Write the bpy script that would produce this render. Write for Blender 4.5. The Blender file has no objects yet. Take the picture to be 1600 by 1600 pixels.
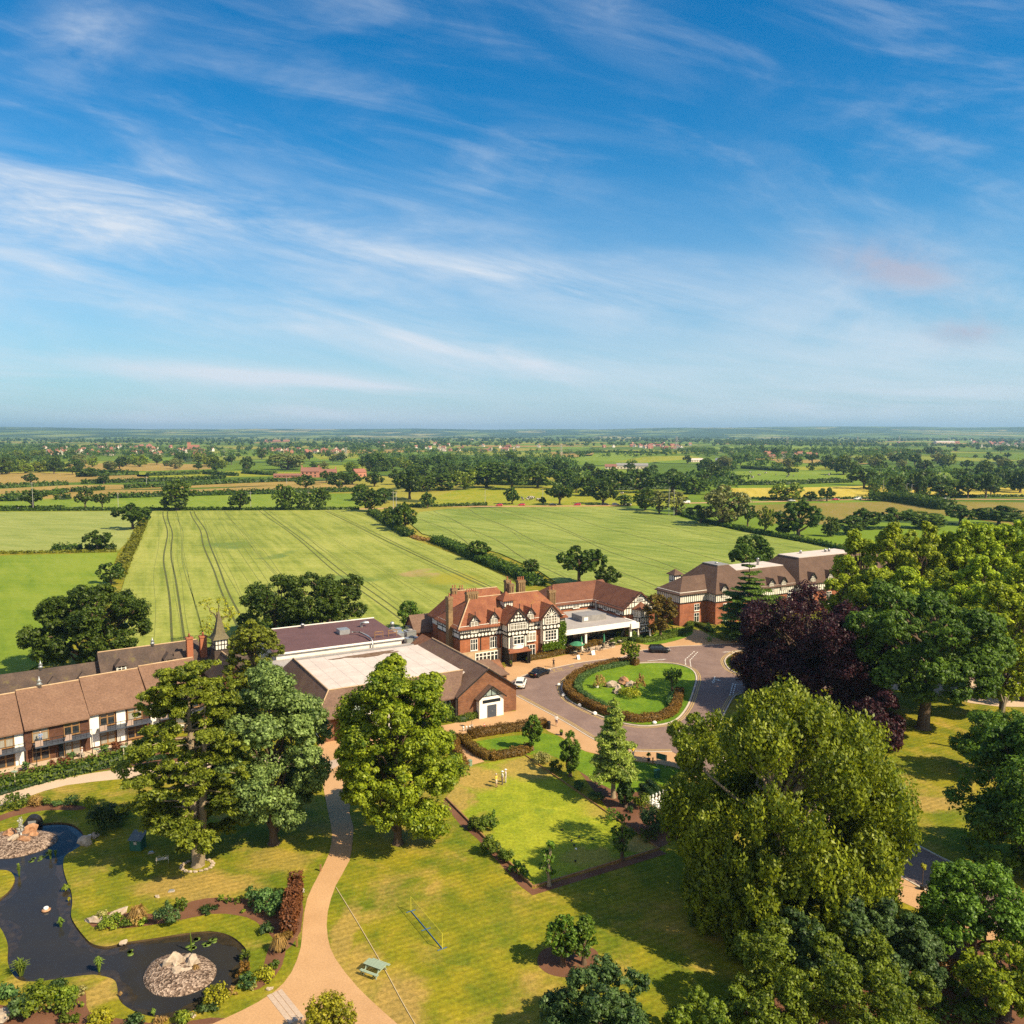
import bpy,bmesh,math,random
import numpy as np
from mathutils import Vector,Matrix,noise as mnoise
from mathutils.geometry import tessellate_polygon
rad=math.radians
scene=bpy.context.scene
COL=scene.collection
#  camera
FPX,CAMH,HORY=1310.0,44.0,676.0
PITCH=math.atan((800-HORY)/FPX)
cd=bpy.data.cameras.new('camera')
cd.sensor_width=36;cd.lens=36*FPX/1600;cd.clip_start=0.5;cd.clip_end=60000
cam=bpy.data.objects.new('camera',cd);COL.objects.link(cam)
cam.location=(0,0,CAMH);cam.rotation_euler=(math.pi/2-PITCH,0,0)
scene.camera=cam
#  world, sun, exposure
SUN_EL,SUN_AZ=rad(43),rad(121)
SKY_STRENGTH,SUN_STRENGTH,EXPOSURE=0.088,5.0,0.80
sl=bpy.data.lights.new('sun','SUN');sl.energy=SUN_STRENGTH;sl.angle=rad(0.55);sl.color=(1.0,0.84,0.57)
sun=bpy.data.objects.new('sun',sl);COL.objects.link(sun)
sdir=Vector((math.sin(SUN_AZ)*math.cos(SUN_EL),math.cos(SUN_AZ)*math.cos(SUN_EL),math.sin(SUN_EL)))
sun.rotation_euler=(-sdir).to_track_quat('-Z','Y').to_euler()
sun.location=sdir*300
vs=scene.view_settings
vs.view_transform='Standard';vs.look='None';vs.exposure=EXPOSURE;vs.gamma=1;vs.use_curve_mapping=False
cy=scene.cycles
cy.max_bounces=6;cy.diffuse_bounces=2;cy.glossy_bounces=2;cy.transmission_bounces=4;cy.transparent_max_bounces=4
cy.volume_bounces=0;cy.use_denoising=False;cy.caustics_reflective=False;cy.caustics_refractive=False
cy.use_adaptive_sampling=True;cy.adaptive_threshold=0.012;cy.adaptive_min_samples=56
def ray(px,py):
 x=(px-800)/FPX;y=-(py-800)/FPX
 return Vector((x,math.cos(PITCH)+y*math.sin(PITCH),-math.sin(PITCH)+y*math.cos(PITCH)))
def G(px,py,z=0.0):
 """point of height z seen at pixel (px,py) of the 1600 px photograph"""
 d=ray(px,py);t=(z-CAMH)/d.z
 return Vector((d.x*t,d.y*t,z))
def ZAT(px,py,Y):
 d=ray(px,py)
 return CAMH+d.z/d.y*Y
class NT:
 """small helper to write node trees"""
 def __init__(s,tree):
  s.t=tree;s.n=tree.nodes;s.l=tree.links
 def __call__(s,typ,ins=None,out=0,**kw):
  nd=s.n.new(typ)
  for k,v in kw.items():setattr(nd,k,v)
  for k,v in(ins or{}).items():
   sk=nd.inputs[k]
   if isinstance(v,bpy.types.NodeSocket):s.l.new(v,sk)
   elif v is not None:sk.default_value=v
  return nd.outputs[out]
 def math(s,op,a,b=None,c=None,clamp=False):
  return s('ShaderNodeMath',{0:a,1:b,2:c},operation=op,use_clamp=clamp)
 def mix(s,f,a,b,blend='MIX'):
  nd=s.n.new('ShaderNodeMix');nd.data_type='RGBA';nd.blend_type=blend
  for k,v in((0,f),(6,a),(7,b)):
   if isinstance(v,bpy.types.NodeSocket):s.l.new(v,nd.inputs[k])
   else:nd.inputs[k].default_value=v if k==0 else(*v[:3],1)
  return nd.outputs[2]
 def ramp(s,fac,stops,interp='LINEAR'):
  nd=s.n.new('ShaderNodeValToRGB');cr=nd.color_ramp;cr.interpolation=interp
  while len(cr.elements)<len(stops):cr.elements.new(0.5)
  for e,(p,c)in zip(cr.elements,stops):
   e.position=p;e.color=(*c,1)if len(c)==3 else c
  s.l.new(fac,nd.inputs[0])
  return nd.outputs[0]
 def noise(s,vec,scale,detail=4,rough=.55,dist=0,out=0):
  return s('ShaderNodeTexNoise',{'Vector':vec,'Scale':scale,'Detail':detail,'Roughness':rough,'Distortion':dist},out=out)
 def mapr(s,v,a,b,c=0,d=1,smooth=False):
  return s('ShaderNodeMapRange',{0:v,1:a,2:b,3:c,4:d},interpolation_type='SMOOTHSTEP' if smooth else 'LINEAR')
W=bpy.data.worlds.new('World');scene.world=W;W.use_nodes=True
W.cycles.sampling_method='MANUAL';W.cycles.sample_map_resolution=128
wt=NT(W.node_tree);W.node_tree.nodes.clear()
sky=wt('ShaderNodeTexSky',sky_type='NISHITA',sun_disc=False,sun_elevation=SUN_EL,sun_rotation=SUN_AZ,altitude=40,air_density=1.0,dust_density=0.6,ozone_density=3.0)
tc=wt('ShaderNodeTexCoord',out=0)
sep=wt.n.new('ShaderNodeSeparateXYZ');wt.l.new(tc,sep.inputs[0])
yy=wt.math('MAXIMUM',wt.math('ABSOLUTE',sep.outputs[1]),0.12)
U=wt.math('DIVIDE',sep.outputs[0],yy);V=wt.math('DIVIDE',sep.outputs[2],yy)
uv=wt('ShaderNodeCombineXYZ',{0:U,1:V,2:sep.outputs[1]})
def puv(px,py):
 d=ray(px,py);return d.x/d.y,d.z/d.y
def rot_uv(u0,v0,ang):
 mp=wt.n.new('ShaderNodeMapping');mp.vector_type='TEXTURE'
 mp.inputs['Location'].default_value=(u0,v0,0);mp.inputs['Rotation'].default_value=(0,0,ang)
 wt.l.new(uv,mp.inputs[0]);return mp.outputs[0]
bend_n=wt.math('SUBTRACT',wt.noise(wt('ShaderNodeMapping',{0:uv,'Scale':(1,2,1)}),4.0,2,.5),.5)
FINE=[wt.noise(wt('ShaderNodeMapping',{0:rot_uv(0,0,a_),'Scale':(1,st_,1),'Location':(k_*2.3,k_,0)}),sc_,6,.62,.4)for k_,(a_,st_,sc_)in enumerate(((-.21,6.0,3.6),(-.06,11.0,3.2),(.0,2.0,6.5)))]
def streak(p0,p1,wid,amp,fine=0,lo=.3,hi=.75):
 (a0,b0),(a1,b1)=puv(*p0),puv(*p1)
 ang=math.atan2(b1-b0,a1-a0);L=math.hypot(a1-a0,b1-b0)/2;wv=wid/FPX
 v=rot_uv((a0+a1)/2,(b0+b1)/2,ang)
 s2=wt.n.new('ShaderNodeSeparateXYZ');wt.l.new(v,s2 .inputs[0])
 bent=wt.math('MULTIPLY_ADD',bend_n,wv*1.6,s2 .outputs[1])
 ex=wt.math('POWER',wt.math('ABSOLUTE',wt.math('DIVIDE',s2 .outputs[0],L)),2.0)
 ey=wt.math('POWER',wt.math('ABSOLUTE',wt.math('DIVIDE',bent,wv)),1.6)
 m=wt.math('EXPONENT',wt.math('MULTIPLY',wt.math('ADD',ex,ey),-1.0))
 return wt.math('MULTIPLY',wt.math('MULTIPLY',m,wt.mapr(FINE[fine],lo,hi,0,1,True)),amp)
parts=[streak((-260,245),(440,372),68,.95,0,.22,.80),streak((-260,330),(560,450),120,.45,0,.2,.8),streak((480,372),(1050,478),22,.85,0,.2,.68),streak((560,390),(1280,470),70,.36,0,.25,.8),streak((500,495),(930,588),26,.8,0,.15,.65),streak((180,575),(720,615),14,1.0,1,.1,.6),streak((60,645),(760,660),22,.75,1,.15,.65),streak((1180,520),(1760,420),90,.5,2),streak((1100,640),(1800,610),40,.6,1,.2,.7),streak((50,62),(215,45),48,.62,2),streak((-120,470),(60,450),60,.45,2),streak((-150,600),(120,590),34,.5,1),streak((1150,230),(1420,270),70,.20,2,.4,.8),streak((300,130),(900,270),70,.20,0,.38,.8),streak((100,520),(1500,560),120,.30,0,.1,.8),streak((700,610),(1700,560),60,.3,1,.1,.7),streak((900,20),(1040,-30),40,.35,2,.35,.8),]
gen=wt.noise(wt('ShaderNodeMapping',{0:rot_uv(0,0,-.18),'Scale':(1,3.2,1)}),2.2,6,.62,.9)
veil=wt.math('ADD',wt.mapr(gen,.46,.82,0,.16,True),wt.math('MULTIPLY',wt.mapr(FINE[0],.42,.78,0,.22,True),wt.mapr(gen,.38,.6,0,1,True)))
tot=veil
for q in parts:tot=wt.math('ADD',tot,q)
tot=wt.math('MINIMUM',tot,.93)
lowf=wt.mapr(V,0.0,.30,1,0,True)
pink=streak((1300,398),(1500,445),30,.9,2,.3,.7)
pink2=streak((1460,515),(1570,512),18,.8,2,.2,.6)
SKYSAT=wt('ShaderNodeHueSaturation',{'Hue':.498,'Saturation':1.45,'Value':.94,'Color':sky})
skyc=wt.mix(1.0,SKYSAT,(.50,1.0,1.0),'MULTIPLY')
hor=wt.mapr(V,-.02,.34,1,0,True)
skyc=wt.mix(wt.math('MULTIPLY',hor,.66),skyc,(3.1,3.72,4.95))
cl=wt.mix(tot,skyc,(4.9,5.35,5.9))
cl=wt.mix(wt.math('MINIMUM',wt.math('ADD',pink,pink2),.7),cl,(3.1,3.1,3.9))
cl=wt.mix(wt.mapr(sep.outputs[1],-.02,-.45,0,.52,True),cl,(7.6,7.0,6.3))  # bright warm veil added to the unseen sky behind the camera, fills shadows
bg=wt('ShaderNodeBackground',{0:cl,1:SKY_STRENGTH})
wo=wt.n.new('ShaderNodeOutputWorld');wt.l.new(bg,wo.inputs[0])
#  object helpers
def tag(o,label=None,cat=None,group=None,kind=None):
 if label:o['label']=label
 if cat:o['category']=cat
 if group:o['group']=group
 if kind:o['kind']=kind
 return o
def thing(name,label,cat,loc=(0,0,0),rz=0,group=None):
 o=bpy.data.objects.new(name,None);COL.objects.link(o);o.empty_display_size=.3
 o.location=loc;o.rotation_euler=(0,0,rz)
 return tag(o,label,cat,group)
def dup(o,parent=None,loc=None,rz=None,label=None,group=None,scale=None):
 c=o.copy();COL.objects.link(c);c.parent=parent
 if loc is not None:c.location=loc
 if rz is not None:c.rotation_euler=(0,0,rz)
 if scale is not None:c.scale=scale if hasattr(scale,'__len__')else(scale,)*3
 if label:c['label']=label
 if group:c['group']=group
 for ch in o.children:dup(ch,c)
 return c
class MB:
 """collects polygons; build() links them as one mesh object"""
 def __init__(s,T=None):
  s.v=[];s.f=[];s.m=[];s.T=T;s.sm=[]
 def add(s,pts,faces,m=0,smooth=False):
  b=len(s.v)
  for p in pts:
   p=Vector(p);s.v.append(tuple(s.T@p)if s.T else tuple(p))
  for f in faces:
   s.f.append([b+i for i in f]);s.m.append(m);s.sm.append(smooth)
  return s
 def poly(s,pts,m=0):return s.add(pts,[list(range(len(pts)))],m)
 def box(s,x0,x1,y0,y1,z0,z1,m=0):
  P=[(x0,y0,z0),(x1,y0,z0),(x1,y1,z0),(x0,y1,z0),(x0,y0,z1),(x1,y0,z1),(x1,y1,z1),(x0,y1,z1)]
  return s.add(P,[(0,3,2,1),(4,5,6,7),(0,1,5,4),(1,2,6,5),(2,3,7,6),(3,0,4,7)],m)
 def prism(s,pts,z0,z1,m=0,cap=True):
  n=len(pts);P=[(x,y,z0)for x,y in pts]+[(x,y,z1)for x,y in pts]
  F=[(i,(i+1)%n,n+(i+1)%n,n+i)for i in range(n)]
  if cap:F+=[tuple(range(n-1,-1,-1)),tuple(range(n,2*n))]
  return s.add(P,F,m)
 def tube(s,pts,rs,n=6,m=0,cap=True,smooth=True):
  pts=[Vector(p)for p in pts]
  if not hasattr(rs,'__len__'):rs=[rs]*len(pts)
  P=[];F=[]
  for i,p in enumerate(pts):
   d=(pts[min(i+1,len(pts)-1)]-pts[max(i-1,0)])
   if d.length<1e-9:d=Vector((0,0,1))
   d.normalize();a=d.orthogonal().normalized();b=d.cross(a)
   if abs(d.z)>.5:
    a=(Vector((1,0,0))-d*d.x).normalized();b=d.cross(a)
   for k in range(n):
    t=2*math.pi*k/n;P.append(p+(a*math.cos(t)+b*math.sin(t))*rs[i])
  for i in range(len(pts)-1):
   for k in range(n):
    k2=(k+1)%n
    F.append((i*n+k,i*n+k2,(i+1)*n+k2,(i+1)*n+k))
  s.add(P,F,m,smooth)
  if cap:
   s.add(P[:n],[list(range(n-1,-1,-1))],m);s.add(P[-n:],[list(range(n))],m)
  return s
 def lathe(s,prof,n=12,c=(0,0),m=0,smooth=True):
  P=[];F=[]
  for r,z in prof:
   for k in range(n):
    t=2*math.pi*k/n;P.append((c[0]+r*math.cos(t),c[1]+r*math.sin(t),z))
  for i in range(len(prof)-1):
   for k in range(n):
    k2=(k+1)%n;F.append((i*n+k,i*n+k2,(i+1)*n+k2,(i+1)*n+k))
  F.append(list(range(n-1,-1,-1)));F.append([(len(prof)-1)*n+k for k in range(n)])
  return s.add(P,F,m,smooth)
 def shell(s,polys,t,m=0,m_under=None):
  """polygons of a top surface given thickness t downwards"""
  mu=m if m_under is None else m_under
  key=lambda p:tuple(round(c,4)for c in p)
  edges={}
  for pl in polys:
   s.poly(pl,m);s.poly([(p[0],p[1],p[2]-t)for p in reversed(pl)],mu)
   for i in range(len(pl)):
    a,b=pl[i],pl[(i+1)%len(pl)];edges.setdefault(tuple(sorted((key(a),key(b)))),[]).append((a,b))
  for e in edges.values():
   if len(e)==1:
    a,b=e[0];s.poly([b,a,(a[0],a[1],a[2]-t),(b[0],b[1],b[2]-t)],mu)
  return s
 def blob(s,c,r,seed=0,rough=.25,sub=2,m=0,smooth=False):
  bm=bmesh.new();bmesh.ops.create_icosphere(bm,subdivisions=sub,radius=1)
  P=[]
  for v in bm.verts:
   k=1+rough*mnoise.noise(v.co*1.3+Vector((seed*3.7,seed*1.3,seed)))*1.6
   P.append((c[0]+v.co.x*r[0]*k,c[1]+v.co.y*r[1]*k,c[2]+v.co.z*r[2]*k))
  F=[[v.index for v in f.verts]for f in bm.faces]
  bm.free();return s.add(P,F,m,smooth)
 def build(s,name,mats,parent=None,loc=None):
  me=bpy.data.meshes.new(name)
  me.from_pydata(s.v,[],s.f)
  if not isinstance(mats,(list,tuple)):mats=[mats]
  for m in mats:me.materials.append(m)
  me.polygons.foreach_set('material_index',s.m);me.polygons.foreach_set('use_smooth',s.sm)
  me.update()
  o=bpy.data.objects.new(name,me);COL.objects.link(o)
  if parent:o.parent=parent
  if loc is not None:o.location=loc
  return o
def mesh_np(name,verts,quads,mats,parent=None,tone=None,midx=None,loc=None):
 me=bpy.data.meshes.new(name);nv,nf=len(verts),len(quads);k=quads.shape[1]
 me.vertices.add(nv);me.vertices.foreach_set('co',np.ascontiguousarray(verts,dtype=np.float32).ravel())
 me.loops.add(nf*k);me.loops.foreach_set('vertex_index',np.ascontiguousarray(quads,dtype=np.int32).ravel())
 me.polygons.add(nf)
 me.polygons.foreach_set('loop_start',np.arange(0,nf*k,k,dtype=np.int32))
 if not isinstance(mats,(list,tuple)):mats=[mats]
 for m in mats:me.materials.append(m)
 if midx is not None:me.polygons.foreach_set('material_index',np.ascontiguousarray(midx,dtype=np.int32))
 if tone is not None:
  at=me.attributes.new('tone','FLOAT','POINT');at.data.foreach_set('value',np.ascontiguousarray(tone,dtype=np.float32))
 me.update(calc_edges=True)
 o=bpy.data.objects.new(name,me);COL.objects.link(o)
 if parent:o.parent=parent
 if loc is not None:o.location=loc
 return o
def smooth_line(pts,n=6,closed=False):
 P=[Vector((*p,0))if len(p)==2 else Vector(p)for p in pts];out=[];L=len(P)
 rng=range(L if closed else L-1)
 for i in rng:
  p0=P[(i-1)%L]if closed or i>0 else P[0];p1=P[i%L];p2=P[(i+1)%L]
  p3=P[(i+2)%L]if closed or i+2<L else P[-1]
  for k in range(n):
   t=k/n
   out.append(.5*((2*p1)+(p2-p0)*t+(2*p0-5*p1+4*p2-p3)*t*t+(3*p1-p0-3*p2+p3)*t**3))
 if not closed:out.append(P[-1])
 return out
def gline(px,z=0.0,n=6,closed=False):
 w=[G(x,y,z)for x,y in px]
 return smooth_line(w,n,closed)if n>1 else w
#  materials
def new_mat(name):
 m=bpy.data.materials.new(name);m.use_nodes=True;m.node_tree.nodes.clear();return m,NT(m.node_tree)
def finish(t,base,rough=.8,spec=.3,metal=0,bump=None,bstr=.3,bdist=.05,coat=0):
 p=t.n.new('ShaderNodeBsdfPrincipled')
 for k,v in(('Base Color',base),('Roughness',rough),('Metallic',metal)):
  if isinstance(v,bpy.types.NodeSocket):t.l.new(v,p.inputs[k])
  else:p.inputs[k].default_value=(*v,1)if k=='Base Color' else v
 p.inputs['Specular IOR Level'].default_value=spec
 if coat:p.inputs['Coat Weight'].default_value=coat
 if bump is not None:
  t.l.new(t('ShaderNodeBump',{'Height':bump,'Strength':bstr,'Distance':bdist}),p.inputs['Normal'])
 o=t.n.new('ShaderNodeOutputMaterial');t.l.new(p.outputs[0],o.inputs[0]);return p
def mat(name,c1,c2=None,scale=1.0,rough=.8,spec=.3,detail=5,lo=.3,hi=.7,bump=0,metal=0,c3=None,obj=True,stretch=None,fine=0,coat=0):
 m,t=new_mat(name)
 if c2 is None:
  finish(t,c1,rough,spec,metal,coat=coat);return m
 v=t('ShaderNodeTexCoord',out=3)if obj else t('ShaderNodeNewGeometry',out=0)
 if stretch:v=t('ShaderNodeMapping',{0:v,'Scale':stretch})
 n=t.noise(v,scale,detail,.6)
 st=[(lo,c1),(hi,c2)]if c3 is None else[(lo,c1),((lo+hi)/2,c2),(hi,c3)]
 c=t.ramp(n,st)
 if fine:
  n2=t.noise(v,scale*9,3,.6);c=t.mix(1.0,c,t.ramp(n2,[(.3,(1-fine,)*3),(.7,(1+fine,)*3)]),'MULTIPLY')
 finish(t,c,rough,spec,metal,bump=n if bump else None,bstr=bump,coat=coat)
 return m
def leaf_mat(name,dark,light,trans=.38,rough=.5,spec=.3,tvar=.25):
 """leaves: colour varies from leaf to leaf and from spray to spray (attribute tone)"""
 m,t=new_mat(name)
 isl=t('ShaderNodeNewGeometry',out=8)
 tone=t('ShaderNodeAttribute',out=2,attribute_name='tone')
 orand=t('ShaderNodeObjectInfo',out=5)
 f=t.math('ADD',t.math('MULTIPLY',isl,.55),t.math('MULTIPLY',tone,.45))
 c=t.ramp(f,[(.12,dark),(.88,light)])
 hs=t('ShaderNodeHueSaturation',{'Hue':t.mapr(orand,0,1,.492,.508),'Saturation':1.0,'Value':t.mapr(orand,0,1,1-tvar*.6,1+tvar*.6),'Color':c})
 p=finish(t,hs,rough,spec)
 tr=t('ShaderNodeBsdfTranslucent',{0:t.mix(1.0,hs,(1.25,1.15,.55),'MULTIPLY')})
 mx=t('ShaderNodeMixShader',{0:trans,1:p.outputs[0],2:tr})
 out=[n for n in t.n if n.type=='OUTPUT_MATERIAL'][0];t.l.new(mx,out.inputs[0])
 return m
def brick_mat(name,c1,c2,mortar,c3=None):
 m,t=new_mat(name)
 v=t('ShaderNodeTexCoord',out=3)
 sp=t.n.new('ShaderNodeSeparateXYZ');t.l.new(v,sp.inputs[0])
 vv=t('ShaderNodeCombineXYZ',{0:t.math('ADD',sp.outputs[0],sp.outputs[1]),1:sp.outputs[2],2:0.0})
 br=t('ShaderNodeTexBrick',{'Vector':vv,'Color1':(*c1,1),'Color2':(*c2,1),'Mortar':(*mortar,1),'Scale':1.0,'Mortar Size':.012,'Brick Width':.44,'Row Height':.15,'Bias':-.1})
 n=t.noise(v,.55,5,.62)
 c=t.mix(1.0,br,t.ramp(n,[(.28,(.62,.60,.60)),(.72,(1.25,1.2,1.15))]),'MULTIPLY')
 finish(t,c,.85,.2);return m
def tile_mat(name,c1,c2,c3,moss=None,course=.28):
 m,t=new_mat(name)
 v=t('ShaderNodeTexCoord',out=3)
 sp=t.n.new('ShaderNodeSeparateXYZ');t.l.new(v,sp.inputs[0])
 n=t.noise(v,.45,5,.6);n2=t.noise(v,4.5,3,.7)
 c=t.ramp(n,[(.3,c1),(.5,c2),(.7,c3)])
 c=t.mix(1.0,c,t.ramp(n2,[(.25,(.66,)*3),(.75,(1.34,)*3)]),'MULTIPLY')
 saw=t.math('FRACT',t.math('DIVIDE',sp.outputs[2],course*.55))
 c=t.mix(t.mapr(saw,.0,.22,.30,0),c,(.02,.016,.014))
 if moss:
  c=t.mix(t.mapr(t.noise(v,.9,6,.7),.56,.74,0,.75,True),c,moss)
 finish(t,c,.82,.25,bump=saw,bstr=.35,bdist=.03);return m
M={}
M['brick']=brick_mat('brick_red',(.29,.085,.036),(.38,.125,.052),(.24,.18,.13))
M['brick_hall']=brick_mat('brick_brown',(.17,.067,.036),(.24,.105,.055),(.19,.14,.10))
M['brick_row']=brick_mat('brick_dark',(.085,.034,.022),(.13,.055,.034),(.10,.07,.05))
M['brick_new']=brick_mat('brick_orange',(.27,.085,.045),(.34,.12,.06),(.27,.17,.12))
M['stone']=mat('buff_stone',(.36,.24,.14),(.48,.34,.22),1.2,fine=.15)
M['chimney']=brick_mat('brick_chimney',(.20,.125,.062),(.29,.195,.10),(.24,.18,.11))
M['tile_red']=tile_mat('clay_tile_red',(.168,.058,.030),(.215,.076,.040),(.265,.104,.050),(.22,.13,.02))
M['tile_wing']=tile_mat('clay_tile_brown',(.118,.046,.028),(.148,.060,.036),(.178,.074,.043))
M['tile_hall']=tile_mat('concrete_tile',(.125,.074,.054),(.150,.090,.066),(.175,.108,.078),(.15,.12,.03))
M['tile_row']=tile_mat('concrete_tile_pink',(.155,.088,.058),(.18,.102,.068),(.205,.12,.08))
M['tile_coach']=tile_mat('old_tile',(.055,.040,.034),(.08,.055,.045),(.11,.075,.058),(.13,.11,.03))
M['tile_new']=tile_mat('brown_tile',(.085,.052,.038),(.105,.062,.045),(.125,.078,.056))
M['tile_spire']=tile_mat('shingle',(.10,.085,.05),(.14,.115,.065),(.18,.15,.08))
M['render']=mat('white_render',(.66,.62,.55),(.78,.74,.67),1.0,.85,fine=.05)
M['white']=mat('white_paint',(.76,.73,.68),(.82,.79,.74),2.0,.55)
M['timber']=mat('black_timber',(.014,.012,.012),(.028,.024,.022),3.0,.6)
M['black']=mat('black_metal',(.014,.014,.016),(.022,.022,.024),2.0,.45)
M['lead']=mat('lead_grey',(.20,.19,.19),(.28,.265,.26),1.0,.6)
M['flat_pale']=mat('pale_membrane',(.47,.40,.37),(.58,.50,.46),.35,.8,fine=.08)
M['flat_grey']=mat('grey_membrane',(.30,.27,.26),(.37,.335,.32),.5,.8,fine=.10)
M['flat_purple']=mat('purple_felt',(.098,.052,.055),(.125,.066,.068),.35,.8,fine=.16)
M['stain']=mat('rust_stain',(.10,.055,.028),(.22,.14,.09),1.5,.8)
M['wood']=mat('brown_wood',(.22,.115,.045),(.30,.17,.07),2.0,.6)
M['pale_wood']=mat('weathered_wood',(.32,.27,.20),(.42,.36,.28),3.0,.7,stretch=(1,8,8))
M['sage']=mat('sage_paint',(.25,.32,.24),(.31,.385,.29),3.0,.6)
M['concrete']=mat('concrete',(.36,.31,.26),(.45,.39,.33),2.0,.85)
M['kerb']=mat('kerb_stone',(.44,.38,.31),(.54,.47,.38),1.0,.85,obj=False,fine=.12)
M['screen']=mat('balcony_screen',(.36,.26,.22),(.42,.31,.26),1.0,.5)
M['door_grey']=mat('grey_door',(.05,.06,.08),(.065,.075,.10),2.0,.5)
M['curtain']=mat('curtain_glass',(.24,.22,.19),(.36,.33,.28),1.5,.25,.6,stretch=(6,6,.4))
M['green_box']=mat('green_cabinet',(.02,.09,.06),(.03,.12,.08),2.0,.5)
M['green_pale']=mat('pale_green_cabinet',(.16,.25,.17),(.20,.30,.21),2.0,.5)
M['slate_felt']=mat('slate_felt',(.08,.105,.125),(.11,.14,.16),3.0,.8)
M['metal']=mat('galvanised',(.38,.39,.40),(.50,.51,.52),2.0,.4,metal=.6)
M['terracotta']=mat('terracotta',(.30,.10,.05),(.38,.14,.07),4.0,.8)
M['rock']=mat('garden_rock',(.28,.21,.155),(.47,.385,.30),3.0,.85,bump=.5,fine=.2)
M['rock_rust']=mat('rusty_rock',(.26,.115,.05),(.46,.27,.16),2.0,.85,bump=.5,fine=.25)
M['bark']=mat('bark',(.065,.042,.028),(.13,.088,.058),2.5,.9,bump=.6,stretch=(3,3,.6),fine=.2)
M['bark_pale']=mat('pale_bark',(.19,.145,.095),(.30,.235,.155),2.5,.9,bump=.5,stretch=(3,3,.6),fine=.2)
M['pole']=mat('pole_grey',(.34,.33,.31),(.42,.41,.39),1.0,.6)
M['skin']=mat('skin',(.50,.29,.20),rough=.55)
M['line_white']=mat('road_paint_white',(.62,.58,.52),(.74,.70,.64),2.0,.7,obj=False)
M['line_yellow']=mat('road_paint_yellow',(.46,.32,.09),(.56,.40,.13),2.0,.7,obj=False)
M['glass']=mat('window_glass',(.018,.022,.028),rough=.08,spec=.8)
M['glass_pale']=mat('gable_glass',(.22,.29,.28),(.30,.37,.35),.8,.1,.7)
M['asphalt']=None
def asphalt():
 m,t=new_mat('asphalt')
 v=t('ShaderNodeNewGeometry',out=0)
 n=t.noise(v,.22,6,.68,.6);n2=t.noise(v,2.6,4,.75);n3=t.noise(v,14,2,.6)
 c=t.ramp(n,[(.3,(.158,.104,.090)),(.7,(.235,.158,.132))])
 c=t.mix(1.0,c,t.ramp(n2,[(.3,(.86,)*3),(.7,(1.14,)*3)]),'MULTIPLY')
 c=t.mix(1.0,c,t.ramp(n3,[(.3,(.82,)*3),(.7,(1.18,)*3)]),'MULTIPLY')
 finish(t,c,.85,.3,bump=n3,bstr=.2,bdist=.02);return m
M['asphalt']=asphalt()
def gravel_mat(name,a,b,big=.15,con=.2):
 m,t=new_mat(name)
 v=t('ShaderNodeNewGeometry',out=0)
 n=t.noise(v,big,5,.6);n3=t.noise(v,7,4,.8)
 c=t.ramp(n,[(.3,a),(.7,b)])
 c=t.mix(1.0,c,t.ramp(n3,[(.3,(1-con,)*3),(.7,(1+con,)*3)]),'MULTIPLY')
 finish(t,c,.9,.2,bump=n3,bstr=.25,bdist=.03);return m
M['path']=gravel_mat('resin_gravel',(.39,.228,.112),(.50,.305,.160))
M['path_pale']=gravel_mat('pale_gravel',(.46,.34,.245),(.54,.41,.30))
M['paver']=gravel_mat('paver',(.40,.30,.24),(.46,.36,.28))
M['soil']=gravel_mat('bark_mulch',(.115,.052,.030),(.175,.083,.048),.4)
M['shingle']=gravel_mat('shingle_gravel',(.15,.10,.07),(.27,.19,.14),1.2,.55)
def pebble_mat():
 m,t=new_mat('pebbles');v=t('ShaderNodeNewGeometry',out=0);vo=t.n.new('ShaderNodeTexVoronoi');vo.inputs['Scale'].default_value=7;t.l.new(v,vo.inputs['Vector'])
 sp=t.n.new('ShaderNodeSeparateColor');t.l.new(vo.outputs['Color'],sp.inputs[0]);c=t.ramp(sp.outputs[0],[(.1,(.075,.048,.034)),(.5,(.20,.135,.10)),(.92,(.40,.30,.235))])
 c=t.mix(1.0,c,t.ramp(t.noise(v,.5,4,.6),[(.3,(.75,)*3),(.7,(1.2,)*3)]),'MULTIPLY');finish(t,c,.9,.2,bump=vo.outputs['Distance'],bstr=.8,bdist=.12);return m
M['shingle']=pebble_mat()
M['verge']=gravel_mat('dry_verge',(.20,.145,.045),(.26,.20,.075),.3)
LEAF={}
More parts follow.
